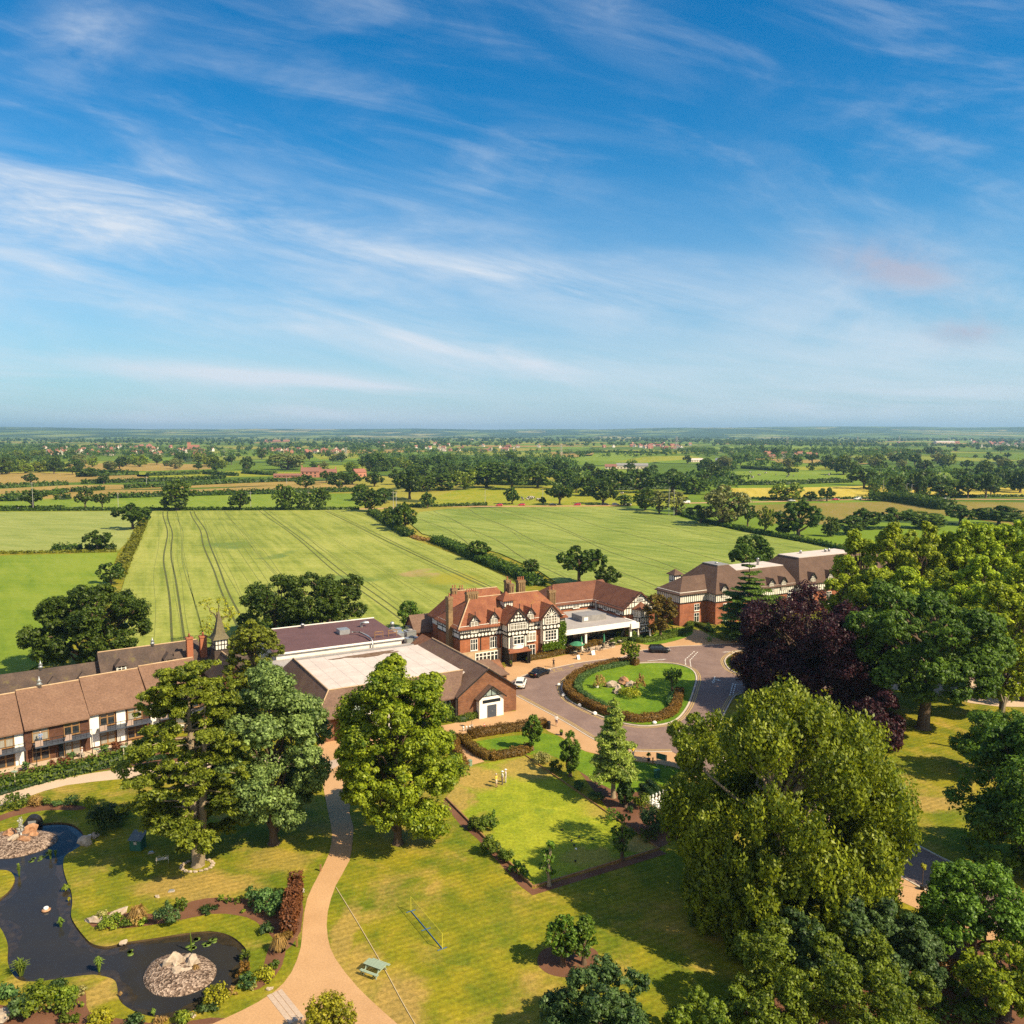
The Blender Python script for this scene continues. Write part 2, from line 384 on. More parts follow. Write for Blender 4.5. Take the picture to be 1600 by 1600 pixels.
for nm,d,l in(('oak',(.020,.056,.005),(.140,.235,.018)),('lime_row',(.085,.150,.005),(.460,.550,.024)),('lime',(.046,.100,.004),(.365,.435,.020)),('maple',(.026,.072,.014),(.38,.54,.155)),('beech',(.038,.080,.004),(.320,.380,.020)),('copper',(.012,.004,.007),(.078,.022,.032)),('pine',(0.027,0.044,0.007),(0.220,0.198,0.022)),('pine_gold',(.040,.066,.006),(.29,.325,.026)),('cedar',(.022,.066,.012),(.230,.370,.050)),('deodar',(.075,.130,.026),(.42,.50,.085)),('cypress',(0.012,0.035,0.008),(0.061,0.105,0.017)),('hornbeam',(.024,.068,.006),(.175,.285,.024)),('yellow',(0.122,0.149,0.007),(0.512,0.484,0.027)),('evergreen',(.012,.038,.012),(.130,.215,.055)),('bluegreen',(0.024,0.077,0.020),(0.183,0.297,0.072)),('yew',(.028,.058,.004),(.235,.295,.020)),('bronze',(0.041,0.035,0.007),(0.220,0.149,0.022)),('fieldoak',(.018,.046,.005),(.112,.178,.016)),('fieldash',(.024,.060,.006),(.155,.230,.020)),('willow',(0.067,0.094,0.025),(0.305,0.319,0.102)),('bright',(0.049,0.105,0.007),(0.317,0.385,0.031)),('red',(.080,.030,.012),(.26,.095,.042)),('redgreen',(0.085,0.051,0.009),(0.287,0.154,0.029)),('hedge',(.026,.056,.005),(.165,.215,.018)),('hedge_bronze',(0.067,0.046,0.008),(0.262,0.149,0.024)),('ivy',(0.037,0.099,0.004),(0.201,0.319,0.017)),('straw',(0.207,0.127,0.038),(0.525,0.341,0.111)),('cream',(0.171,0.182,0.047),(0.549,0.506,0.178)),('reed',(0.073,0.132,0.015),(0.281,0.363,0.060)),('grassy',(0.085,0.105,0.007),(0.256,0.248,0.019))):
 LEAF[nm]=leaf_mat('leaves_'+nm,d,l)
#  ground
def grass_mat(name,g1,g2,tan,dry=.62,blobs=(),gblobs=(),scale=.06,stripe=None):
 m,t=new_mat(name)
 v=t('ShaderNodeNewGeometry',out=0)
 wn=t.noise(v,.35,4,.6,out=1)
 vd=t('ShaderNodeVectorMath',{0:v,1:t('ShaderNodeVectorMath',{0:wn,1:(-.5,-.5,-.5)},operation='ADD')},operation='ADD')
 vd=t('ShaderNodeVectorMath',{0:t('ShaderNodeVectorMath',{0:wn,1:(-.5,-.5,-.5)},operation='ADD'),1:(5,5,0),2:v},operation='MULTIPLY_ADD')
 n1=t.noise(v,scale,5,.62,.3);n2=t.noise(v,scale*5.2,5,.65);n3=t.noise(v,2.6,6,.82);n4=t.noise(v,scale*2.1,6,.68,.6)
 c=t.mix(t.mapr(t.math('ADD',t.math('MULTIPLY',n1,.6),t.math('MULTIPLY',n2,.4)),.36,.64,0,1,True),g1,g2)
 dv=t.mapr(t.math('ADD',t.math('MULTIPLY',n4,.75),t.math('MULTIPLY',n2,.25)),dry-.09,dry+.13,0,.8,True)
 def blob(px,py,rx,ry,amp):
  w=G(px,py);k=44/(py-HORY);ww=rx*k
  d=abs(G(px,py-ry).y-G(px,py+ry).y)/2
  q=t('ShaderNodeVectorMath',{0:t('ShaderNodeVectorMath',{0:vd,1:(-w.x,-w.y,0)},operation='ADD'),1:(1/ww,1/d,0)},operation='MULTIPLY')
  ln=t('ShaderNodeVectorMath',{0:q},out=1,operation='LENGTH')
  return t.math('MULTIPLY',t.mapr(ln,.55,1.15,1,0,True),amp)
 for b in blobs:dv=t.math('MAXIMUM',dv,blob(*b))
 for b in gblobs:dv=t.math('MULTIPLY',dv,t.math('SUBTRACT',1.0,blob(*b)))
 dv=t.math('MULTIPLY',dv,t.mapr(n3,.2,.7,.72,1.12))
 c=t.mix(t.mapr(t.noise(v,scale*3.3,4,.6,1.2),.56,.70,0,.55,True),c,tuple(q*k for q,k in zip(g1,(.72,.86,1.5))))
 c=t.mix(dv,c,tan)
 c=t.mix(1.0,c,t.ramp(n3,[(.30,(.55,)*3),(.70,(1.42,)*3)]),'MULTIPLY')
 c=t.mix(1.0,c,t.ramp(n2,[(.3,(.86,.88,.9)),(.7,(1.13,1.1,1.05))]),'MULTIPLY')
 if stripe:
  mp=t('ShaderNodeMapping',{0:v,'Rotation':(0,0,rad(stripe[0]))})
  w=t('ShaderNodeTexWave',{0:mp,'Scale':stripe[1],'Distortion':.5,'Detail':1},out=1)
  c=t.mix(1.0,c,t.ramp(w,[(.35,(1-stripe[2],)*3),(.65,(1+stripe[2],)*3)]),'MULTIPLY')
 finish(t,c,.9,.15,bump=n3,bstr=.45,bdist=.08)
 return m
GREEN,YELLOWGREEN,TAN=(.105,.140,.007),(.235,.200,.012),(.340,.220,.066)
M['lawn']=grass_mat('lawn',GREEN,YELLOWGREEN,TAN,.565,blobs=[(310,1385,110,26,.75),(430,1345,60,22,.5),(610,1575,62,70,.85),(535,1465,26,70,.7),(560,1520,40,50,.7),(650,1300,60,26,.5),(1455,1255,60,13,.8),(150,1552,36,22,.75),(1010,1245,60,12,.6),(60,1580,90,22,.8)],gblobs=[(690,1440,60,40,.95),(820,1470,80,60,.7),(760,1410,50,30,.8),(640,1350,30,20,.6),(1440,1200,50,30,.6),(200,1300,60,60,.6),(900,1160,120,30,.9)],stripe=(62,.42,.075))
M['green']=grass_mat('bowling_green',(.190,.235,.012),(.270,.290,.020),(.345,.220,.064),.9,blobs=[(745,1215,48,22,.85),(712,1250,28,30,.8),(830,1200,60,20,.75),(1000,1318,46,16,.85),(940,1262,50,20,.6),(920,1340,50,16,.5),(760,1290,24,22,.45)],gblobs=[(860,1275,82,40,.6)],scale=.09)
M['bright_lawn']=grass_mat('mown_lawn',(.085,.165,.008),(.145,.220,.012),(.23,.22,.03),.78)
def far_mat():
 m,t=new_mat('countryside')
 v=t('ShaderNodeNewGeometry',out=0)
 wob=t.noise(t('ShaderNodeMapping',{0:v,'Scale':(.004,.004,0)}),1.0,3,.5,out=1)
 v2=t('ShaderNodeVectorMath',{0:wob,1:(110,110,0),2:v},operation='MULTIPLY_ADD')
 mp=t('ShaderNodeMapping',{0:v2,'Rotation':(0,0,.35),'Scale':(1/230,1/330,0)})
 vo=t.n.new('ShaderNodeTexVoronoi');vo.inputs['Scale'].default_value=1;vo.inputs['Randomness'].default_value=.8;t.l.new(mp,vo.inputs['Vector'])
 sp=t.n.new('ShaderNodeSeparateColor');t.l.new(vo.outputs['Color'],sp.inputs[0])
 c=t.ramp(sp.outputs[0],[(0,(.080,.130,.012)),(.22,(.130,.195,.016)),(.45,(.190,.215,.024)),(.62,(.105,.160,.014)),(.78,(.255,.230,.034)),(.92,(.30,.200,.055))],'CONSTANT')
 ve=t.n.new('ShaderNodeTexVoronoi');ve.feature='DISTANCE_TO_EDGE';ve.inputs['Scale'].default_value=1;ve.inputs['Randomness'].default_value=.8;t.l.new(mp,ve.inputs['Vector'])
 n=t.noise(v,.012,5,.6)
 c=t.mix(1.0,c,t.ramp(n,[(.3,(.82,)*3),(.7,(1.18,)*3)]),'MULTIPLY')
 c=t.mix(t.mapr(ve.outputs[0],.012,.028,.85,0,True),c,(.020,.040,.012))
 finish(t,c,.95,.1);return m
M['far']=far_mat()
M['dirt_rim']=gravel_mat('bank_soil',(.045,.030,.015),(.10,.065,.03),.6)
POND=[(-60,1310),(-25,1303),(0,1300),(22,1294),(50,1289),(85,1285),(110,1287),(125,1296),(131,1307),(127,1320),(112,1330),(101,1338),(99,1355),(104,1375),(111,1392),(113,1410),(111,1430),(118,1445),(130,1461),(142,1473),(157,1478),(172,1478),(197,1472),(240,1466),(290,1458),(330,1455),(358,1461),(377,1474),(387,1488),(388,1502),(377,1514),(374,1530),(365,1543),(340,1560),(302,1579),(265,1590),(236,1588),(210,1580),(191,1568),(184,1555),(183,1542),(178,1531),(161,1525),(140,1523),(100,1528),(60,1533),(32,1532),(19,1521),(12,1502),(12,1476),(4,1455),(-8,1438),(-10,1420),(0,1404),(15,1391),(23,1374),(16,1362),(0,1359),(-30,1361),(-62,1350)]
pond_w=[Vector((p.x,p.y,0))for p in gline(POND,0,4,True)]
def ground():
 X0,X1,Y0,Y1=-420,420,20,330
 outer=[Vector((X0,Y0,0)),Vector((X1,Y0,0)),Vector((X1,Y1,0)),Vector((X0,Y1,0))]
 tri=tessellate_polygon([outer,pond_w])
 P=outer+pond_w;mb=MB();mb.add(P,[list(t)for t in tri],0)
 n=len(pond_w);ctr=sum(pond_w,Vector())/n
 low=[]
 for i,p in enumerate(pond_w):
  tdir=(pond_w[(i+1)%n]-pond_w[i-1]).normalized();nrm=Vector((-tdir.y,tdir.x,0))
  low.append((p,nrm))
 area=sum(pond_w[i].x*pond_w[(i+1)%n].y-pond_w[(i+1)%n].x*pond_w[i].y for i in range(n))
 sg=1 if area>0 else-1
 inn=[p+nr*sg*.10+Vector((0,0,-.42))for p,nr in low]
 mb.add(pond_w+inn,[(i,(i+1)%n,n+(i+1)%n,n+i)for i in range(n)],2)
 B=30000
 for x0,x1,y0,y1 in((-B,B,Y1,40000),(-B,B,-3000,Y0),(-B,X0,Y0,Y1),(X1,B,Y0,Y1)):
  mb.add([(x0,y0,0),(x1,y0,0),(x1,y1,0),(x0,y1,0)],[(0,1,2,3)],1 if y1>5000 else 0)
 o=mb.build('ground',[M['lawn'],M['far'],M['dirt_rim']])
 tag(o,'dry yellow green parkland and countryside ground',None,None,'structure')
ground()
def sheet(name,px,z,m,label,sm=5,closed=True,kind='structure',z0=None,thick=None):
 w=gline(px,0,sm,True)if sm>1 else[G(x,y)for x,y in px]
 mb=MB()
 if thick:
  mb.prism([(p.x,p.y)for p in w],z-thick,z)
 else:
  mb.poly([(p.x,p.y,z)for p in w])
 o=mb.build(name,m if isinstance(m,list)else[m])
 if o.data.polygons[-1].normal.z<0:o.data.flip_normals()
 return tag(o,label,None,None,kind)
def ribbon_pts(line,w0,w1):
 """left and right offsets of a ground polyline"""
 a=[];b=[]
 for i,p in enumerate(line):
  d=(line[min(i+1,len(line)-1)]-line[max(i-1,0)]);d.z=0;d.normalize();n=Vector((-d.y,d.x,0))
  a.append(p+n*w0);b.append(p+n*w1)
 return a,b
def ribbon(mb,line,w0,w1,z,m=0,h=0):
 a,b=ribbon_pts(line,w0,w1)
 for i in range(len(a)-1):
  q=[a[i],a[i+1],b[i+1],b[i]]
  if h:
   P=[(p.x,p.y,z)for p in q]+[(p.x,p.y,z+h)for p in q]
   mb.add(P,[(4,5,6,7),(0,1,5,4),(1,2,6,5),(2,3,7,6),(3,0,4,7)],m)
  else:
   mb.add([(p.x,p.y,z)for p in q],[(0,1,2,3)],m)
 return mb
def water_mat():
 m,t=new_mat('pond_water')
 v=t('ShaderNodeNewGeometry',out=0)
 n=t.noise(v,2.2,3,.6);n2=t.noise(v,.18,4,.6)
 c=t.ramp(n2,[(.35,(.022,.023,.028)),(.7,(.030,.028,.026))])
 p=finish(t,c,.09,.30,bump=n,bstr=.10,bdist=.04);p.inputs['IOR'].default_value=1.33
 return m
M['water']=water_mat()
mb=MB();mb.poly([(p.x,p.y,-.16)for p in pond_w])
o=mb.build('pond_water',M['water'])
if o.data.polygons[0].normal.z<0:o.data.flip_normals()
tag(o,'dark still water of the winding garden pond',None,None,'structure')
mud=MB();pl=pond_w+[pond_w[0]];sgn=1 if sum(pond_w[i].x*pond_w[i-1].y-pond_w[i-1].x*pond_w[i].y for i in range(len(pond_w)))<0 else-1
def rim(w0,w1,z):
 n=len(pond_w);A=[];B=[]
 for i,p in enumerate(pond_w):
  d=(pond_w[(i+1)%n]-pond_w[i-1]).normalized();nr=Vector((-d.y,d.x,0))*sgn;k=.45+1.5*abs(mnoise.noise(p*.22))+.35*mnoise.noise(p*1.3)
  A.append(p+nr*w0);B.append(p+nr*w1*k)
 for i in range(n):mud.add([(q.x,q.y,z)for q in(A[i],A[(i+1)%n],B[(i+1)%n],B[i])],[(0,1,2,3)])
rim(-.02,.95,-.150)
m_,t_=new_mat('wet_mud');v_=t_('ShaderNodeNewGeometry',out=0);finish(t_,t_.ramp(t_.noise(v_,1.6,5,.7),[(.3,(.018,.016,.014)),(.7,(.052,.038,.022))]),.12,.45);tag(mud.build('pond_margin',m_),'wet brown mud in the shallows round the pond',None,None,'structure')
def island(px,h,name,label):
 w=gline(px,-.2,5,True);c=sum(w,Vector())/len(w);mb=MB();P=[];F=[];n=len(w)
 for k,(s,z)in enumerate(((1.0,-.45),(.97,.02),(.86,.30*h+.02),(.6,.62*h),(.3,.9*h))):
  for i,p in enumerate(w):
   q=c+(p-c)*s;P.append((q.x,q.y,z-.1+.05*mnoise.noise(Vector((q.x*1.3,q.y*1.3,k)))))
 for k in range(4):
  for i in range(n):F.append((k*n+i,k*n+(i+1)%n,(k+1)*n+(i+1)%n,(k+1)*n+i))
 F.append([4*n+i for i in range(n)])
 mb.add(P,F,0,True);o=mb.build(name,M['shingle'])
 bm=bmesh.new();bm.from_mesh(o.data);bmesh.ops.recalc_face_normals(bm,faces=bm.faces);bm.to_mesh(o.data);bm.free()
 tag(o,label,None,None,'structure');return c
isl_s=island([(222,1530),(232,1508),(255,1494),(290,1490),(320,1496),(339,1512),(336,1530),(318,1546),(285,1558),(250,1558),(230,1548)],.55,'shingle_island','round shingle island in the near arm of the pond')
isl_n=island([(-60,1330),(-40,1308),(0,1301),(40,1298),(75,1300),(92,1308),(88,1318),(65,1330),(30,1340),(0,1343),(-35,1342)],.6,'shingle_island','wide shingle island at the far left of the pond')
ROADP=[(800,1064),(816,1056),(832,1050),(862,1044),(900,1036),(935,1031),(969,1027),(1002,1015),(1050,1010),(1098,1007.5),(1157,1005),(1240,1004),(1330,1010),(1420,1030),(1500,1050),(1500,1080),(1420,1062),(1330,1060),(1250,1064),(1200,1066),(1173,1060),(1146,1050),(1134,1040),(1130,1034),(1133,1024),(1150,1018)]
sheet('road',[(800,1064),(830,1051),(862,1044),(900,1036),(935,1031),(969,1027),(1002,1016),(1050,1010),(1098,1008),(1157,1005),(1240,1003),(1330,1008),(1450,1020),(1640,1040),(1640,1064),(1450,1062),(1330,1070),(1250,1082),(1180,1080),(1150,1088),(1132,1115),(1118,1145),(1122,1175),(1160,1212),(1250,1250),(1400,1307),(1475,1343),(1565,1386),(1640,1424),(1640,1490),(1530,1432),(1437,1386),(1370,1350),(1240,1282),(1130,1225),(1075,1190),(1050,1175),(1010,1175),(972,1172),(930,1157),(885,1130),(846,1109),(808,1088),(780,1078)],.03,M['asphalt'],'purple grey asphalt drive looping round the planted island',3)
sheet('pavement',[(700,1150),(706,1138),(716,1118),(806,1111),(802,1082),(808,1086),(846,1108),(885,1129),(930,1156),(972,1171),(1010,1174),(1050,1174),(1068,1186),(1075,1205),(1050,1198),(1030,1194),(1010,1191),(985,1188),(940,1180),(915,1174),(900,1167),(876,1151),(857,1143),(850,1137),(800,1142),(760,1148),(725,1152),(735,1170),(757,1190),(735,1196),(715,1176),(704,1160)],.015,M['path'],'sandy resin pavement along the near side of the drive',1)
sheet('forecourt',[(806,1060),(785,1074),(768,1056),(772,1038),(800,1030),(850,1030),(925,1015),(965,1008),(985,1004),(1012,1008),(1045,1000),(1078,992),(1084,984),(1092,984),(1112,994),(1130,1001),(1165,1001),(1160,1006),(1098,1009),(1050,1011),(1002,1017),(969,1028),(935,1032),(900,1037),(862,1045),(830,1052)],.012,M['path'],'sandy forecourt in front of the timbered hotel',1)
sheet('garden_path',[(546,1268),(552,1290),(551,1312),(546,1345),(525,1383),(512,1425),(512,1464),(524,1498),(560,1544),(598,1580),(640,1625),(600,1660),(400,1660),(320,1606),(332,1600),(378,1579),(427,1551),(455,1520),(470,1480),(473,1446),(480,1404),(497,1369),(514,1334),(519,1303),(513,1271),(506,1235),(500,1200),(497,1165),(530,1150),(575,1160),(570,1200),(552,1235)],.016,M['path'],'curving sandy path running to the hall',2)
sheet('garden_path',[(-80,1266),(0,1243),(95,1217),(200,1200),(330,1186),(430,1180),(500,1176),(500,1198),(430,1198),(330,1203),(201,1216),(103,1227),(43,1245),(0,1260),(-80,1286)],.012,M['path_pale'],'pale path below the brick terrace',2)
sheet('garden_path',[(497,1162),(520,1150),(600,1150),(710,1130),(712,1150),(600,1180),(540,1200),(500,1196)],.010,M['path'],'sandy apron before the hall entrance',1)
sheet('paving',[(501,1193),(534,1184),(536,1192),(519,1202)],.024,M['paver'],'pale square of paving on the hall apron',1)
mbp=MB()
a,b=G(417,1556),G(452,1601)
for k in range(3):
 s0=k*.42
 dv=(b-a).normalized();nv=Vector((dv.y,-dv.x,0))*-1
 q=[a+nv*s0,b+nv*s0,b+nv*(s0+.38),a+nv*(s0+.38)]
 mbp.add([(p.x,p.y,.035)for p in q],[(0,1,2,3)])
tag(mbp.build('path_edging',M['paver']),'three rows of pink paving blocks across the path',None,None,'structure')
sheet('footpath',[(1394,1362),(1437,1388),(1530,1436),(1640,1494),(1640,1545),(1590,1498),(1567,1485),(1480,1440),(1383,1398),(1370,1380)],.014,M['path'],'sandy footpath beside the exit drive',1)
sheet('car_park',[(1300,1040),(1380,1020),(1500,1008),(1680,1000),(1680,1090),(1560,1104),(1480,1090),(1400,1078),(1340,1060)],.024,M['path_pale'],'pale gravel car park beneath the big trees',2)
BG=[(697,1248),(719,1201),(821,1181),(1030,1327),(833,1387)]
sheet('bowling_green',BG,.03,M['green'],'square bowling green with bleached corners',1)
sheet('lawn_island',[(878,1076),(884,1062),(905,1051),(950,1041),(1010,1037),(1050,1038),(1078,1046),(1086,1058),(1082,1078),(1072,1106),(1052,1126),(1018,1133),(985,1131),(950,1122),(912,1106),(885,1091)],.09,M['bright_lawn'],'bright mown lawn of the drive island',4)
sheet('lawn',[(735,1160),(850,1146),(880,1156),(905,1170),(940,1182),(1010,1193),(1060,1203),(1060,1222),(1000,1236),(960,1236),(905,1205),(850,1176),(760,1190)],.008,M['bright_lawn'],'mown lawn strip between the bowling green and pavement',2)
sheet('verge',[(1020,1008),(1060,1000),(1080,992),(1082,986),(1070,980),(1040,985),(1010,995),(1000,1003)],.02,M['bright_lawn'],'small lawn by the timbered wing',2)
sheet('verge',[(1134,1036),(1140,1026),(1160,1018),(1220,1022),(1220,1075),(1180,1062),(1148,1050)],.07,M['lawn'],'verge in the mouth of the drive',3)
for px,lab,s in(([(840,1506),(846,1486),(870,1478),(905,1477),(930,1484),(936,1500),(925,1518),(890,1527),(858,1522)],'round bark bed under the lawn trees',4),([(690,1252),(697,1249),(833,1389),(1031,1328),(1042,1334),(832,1399),(812,1384),(745,1310),(720,1290)],'bark border round two sides of the bowling green',1),([(905,1205),(960,1236),(1000,1238),(1050,1230),(1100,1230),(1120,1300),(1060,1310),(1028,1326),(960,1278)],'bark bed under the conifers by the green',1),([(-60,1290),(0,1274),(50,1258),(110,1257),(135,1262),(120,1266),(70,1266),(20,1276),(-40,1296)],'soil bed behind the far pond bank',2),([(140,1444),(150,1428),(180,1425),(250,1428),(300,1408),(345,1402),(400,1405),(430,1395),(470,1395),(470,1455),(440,1490),(430,1470),(400,1440),(370,1430),(330,1428),(270,1440),(200,1450),(155,1450)],'mulched bed between pond and lawn',2),([(410,1520),(420,1480),(445,1470),(447,1480),(440,1510),(420,1535),(395,1548)],'narrow soil strip by the path',2),([(-60,1600),(0,1570),(60,1582),(110,1560),(130,1545),(135,1560),(140,1582),(190,1592),(260,1600),(330,1590),(350,1600),(200,1660),(-60,1660)],'bare soil bed along the near pond bank',2),([(-80,1216),(0,1205),(100,1184),(200,1162),(300,1150),(300,1186),(200,1198),(95,1215),(0,1241),(-80,1262)],'planted bed in front of the brick terrace',2),([(1140,1590),(1300,1500),(1420,1430),(1570,1487),(1640,1540),(1640,1700),(1100,1700)],'shrub bed beside the drive',2)):
 sheet('soil',px,.006 if 'shrub bed' not in lab else.004,M['soil'],lab,s)
sheet('paving',[(880,1022),(884,1006),(920,1000),(965,990),(968,998),(960,1012),(925,1018)],.02,M['path_pale'],'cafe terrace paving outside the orangery',1)
sheet('paving',[(-90,1212),(0,1200),(100,1180),(205,1157),(210,1164),(110,1188),(0,1209),(-90,1224)],.018,M['path_pale'],'patio strip along the brick terrace',1)
K1=gline([(880,1082),(878,1072),(888,1060),(905,1051),(950,1041),(1010,1036),(1050,1037),(1078,1045),(1088,1058),(1084,1078),(1073,1106),(1053,1127),(1018,1134.5),(985,1133),(950,1124),(912,1108),(887,1093)],0,6,True)
K1=K1+[K1[0]]
kb=MB();ribbon(kb,K1,-.12,.12,0,0,.14)
tag(kb.build('kerb',M['kerb']),'pale kerb round the drive island',None,None,'structure')
K2=gline([(1210,1018),(1160,1017),(1143,1022),(1133,1031),(1136,1042),(1148,1051),(1180,1063),(1230,1076)],0,6)
K3=gline([(1160,1084),(1147,1089),(1136,1107),(1122,1136),(1117,1152),(1122,1175),(1160,1212),(1250,1250),(1400,1307),(1475,1343),(1565,1386),(1640,1424)],0,5)
K4=gline([(806,1087),(846,1108.5),(885,1129.5),(930,1156.5),(972,1171.5),(1010,1174.5),(1050,1174.5)],0,4)
K5=gline([(806,1061),(830,1051.5),(862,1044.5),(900,1036.5),(935,1031.5),(969,1027.5),(1002,1016.5),(1050,1010.5),(1098,1008.3),(1157,1005.3)],0,4)
K6=gline([(1394,1361),(1437,1386),(1530,1434),(1640,1492)],0,3)
for ln,lab in((K2,'kerb round the verge in the drive mouth'),(K3,'kerb along the right side of the exit drive'),(K4,'low kerb of the near pavement'),(K5,'kerb along the hotel forecourt'),(K6,'kerb between exit drive and footpath')):
 kb=MB();ribbon(kb,ln,-.1,.1,0,0,.13 if ln in(K2,K3)else.06)
 tag(kb.build('kerb',M['kerb']),'pale stone '+lab,None,None,'structure')
yl=MB()
for ln,side in((K1,1),(K2,1),(K3[:26],-1),(K4,-1),(K5[2:],1)):
 pass
def off(ln,sgn,d):return ribbon_pts(ln,sgn*d,sgn*d)[0]
area=sum(K1[i].x*K1[i+1].y-K1[i+1].x*K1[i].y for i in range(len(K1)-1))
so=-1 if area>0 else 1
for ln,sgn in((K1,so),(K2,-1),(K3[:26],-1),(K4,1)):
 for d in(.42,.74):
  q=off(ln,sgn,d);ribbon(yl,q,-.055,.055,.042)
tag(yl.build('road_marking',M['line_yellow']),'double yellow lines along the drive kerbs',None,None,'structure')
wl=MB()
def dash(p0,p1,n,w,duty=.6):
 a,b=G(*p0),G(*p1)
 for k in range(n):
  q=[a.lerp(b,k/n),a.lerp(b,(k+duty)/n)];ribbon(wl,q,-w,w,.042)
dash((1072,1044),(1070.5,1031),6,.09);dash((1070.5,1031),(1086,1017),6,.09)
dash((1080,1045),(1078,1032),6,.09);dash((1078,1032),(1091,1018),6,.09)
dash((1145.5,1068),(1140,1088),6,.10);dash((1149.5,1069),(1144.5,1088),6,.10)
dash((1150,1069.5),(1200,1071),1,.07,1)
def arrow(p0,p1,head=1.1,left=True,w=.09,hook=True):
 a,b=G(*p0),G(*p1);d=(b-a).normalized();n=Vector((-d.y,d.x,0));z=.042
 ribbon(wl,[a,b-d*head*.8],-w,w,z)
 wl.add([(p.x,p.y,z)for p in(b,b-d*head*1.3+n*.32,b-d*head*1.3-n*.32)],[(0,1,2)])
 if hook:
  c=a.lerp(b,.35);s=1 if left else-1
  e=c+n*s*.75+d*.5
  ribbon(wl,[c,e],-w,w,z)
  wl.add([(p.x,p.y,z+.001)for p in(e+n*s*.5+d*.1,e+d*.38-n*s*.1,e-d*.38-n*s*.1)],[(0,1,2)])
arrow((1117,1057.5),(1114,1068),left=True);arrow((1079.5,1140),(1052,1150.5),left=False)
arrow((1012,1033),(1042,1030),hook=False);arrow((1154,1017.5),(1128,1019.5),hook=False)
tag(wl.build('road_marking',M['line_white']),'white arrows and give way dashes on the drive',None,None,'structure')
yw=MB();rg=random.Random(3)
for p,q,n in(((862.5,1047.6),(878,1044.8),8),((889,1042.6),(899.5,1041),6),((911.5,1039),(928.5,1036.6),9)):
 a,b=G(*p),G(*q);d=(b-a)/n;u=d.normalized();v=Vector((-u.y,u.x,0))
 for k in range(n):
  if rg.random()<.12:continue
  c=a+d*(k+.5)
  for _ in range(2):
   o0=c+u*rg.uniform(-.22,.22)*d.length+v*rg.uniform(-.5,.5)
   if rg.random()<.5:ribbon(yw,[o0-v*.45,o0+v*.45],-.05,.05,.043+.0005*k)
   else:ribbon(yw,[o0-u*.3*d.length,o0+u*.3*d.length],-.07,.07,.046+.0005*k)
ribbon(yw,gline([(858,1051.5),(890,1046),(925,1039.5),(945,1036.2)],0,3),-.05,.05,.0425)
tag(yw.build('road_marking',M['line_yellow']),'worn yellow lettering and bay line painted by the hotel kerb',None,None,'structure')
#  buildings
class Face:
 """a wall plane: s along it, z up, d out of it"""
 def __init__(s,x,y,dx,dy,z=0):
  l=math.hypot(dx,dy);s.o=Vector((x,y,z));s.u=Vector((dx/l,dy/l,0));s.n=Vector((dy/l,-dx/l,0))
 def p(s,a,z,d):return s.o+s.u*a+Vector((0,0,z))+s.n*d
 def bar(s,mb,a0,a1,z0,z1,d0,d1,m=0):
  P=[s.p(a,z,d)for d in(d0,d1)for a,z in((a0,z0),(a1,z0),(a1,z1),(a0,z1))]
  mb.add(P,[(3,2,1,0),(4,5,6,7),(0,1,5,4),(1,2,6,5),(2,3,7,6),(3,0,4,7)],m)
 def beam(s,mb,a0,z0,a1,z1,w,d0,d1,m=0):
  v=Vector((a1-a0,z1-z0));v.normalize();nx,nz=-v.y*w/2,v.x*w/2
  q=[(a0+nx,z0+nz),(a0-nx,z0-nz),(a1-nx,z1-nz),(a1+nx,z1+nz)]
  P=[s.p(a,z,d)for d in(d0,d1)for a,z in q]
  mb.add(P,[(3,2,1,0),(4,5,6,7),(0,1,5,4),(1,2,6,5),(2,3,7,6),(3,0,4,7)],m)
 def poly(s,mb,az,d0,d1,m=0):
  n=len(az);P=[s.p(a,z,d)for d in(d0,d1)for a,z in az]
  mb.add(P,[list(range(n-1,-1,-1)),list(range(n,2*n))]+[(i,(i+1)%n,n+(i+1)%n,n+i)for i in range(n)],m)
 def disc(s,mb,a,z,r,d0,d1,m=0,n=10):
  s.poly(mb,[(a+r*math.cos(2*math.pi*k/n),z+r*math.sin(2*math.pi*k/n))for k in range(n)],d0,d1,m)
def window(par,f,a,z,w,h,nx=2,nz=2,frame='white',pane='glass',d=0.0,bw=.08,mw=.05,sill=True,name='window'):
 """part window (frame and bars) with its pane as a sub-part"""
 mb=MB();a0,a1=a-w/2,a+w/2
 f.bar(mb,a0,a0+bw,z,z+h,d,d+.09);f.bar(mb,a1-bw,a1,z,z+h,d,d+.09)
 f.bar(mb,a0+bw,a1-bw,z+h-bw,z+h,d,d+.088);f.bar(mb,a0+bw,a1-bw,z,z+bw,d,d+.088)
 for k in range(1,nx):
  c=a0+w*k/nx;f.bar(mb,c-mw,c+mw,z+bw,z+h-bw,d,d+.075)
 for k in range(1,nz):
  c=z+h*(k/nz if nz!=2 else.62);f.bar(mb,a0+bw,a1-bw,c-mw*.7,c+mw*.7,d,d+.07)
 if sill:f.bar(mb,a0-.06,a1+.06,z-.09,z-.003,d,d+.14)
 o=mb.build(name,M[frame],par)
 pb=MB();f.bar(pb,a0+.02,a1-.02,z+.02,z+h-.02,d,d+.035)
 pb.build('pane',M[pane],o);return o
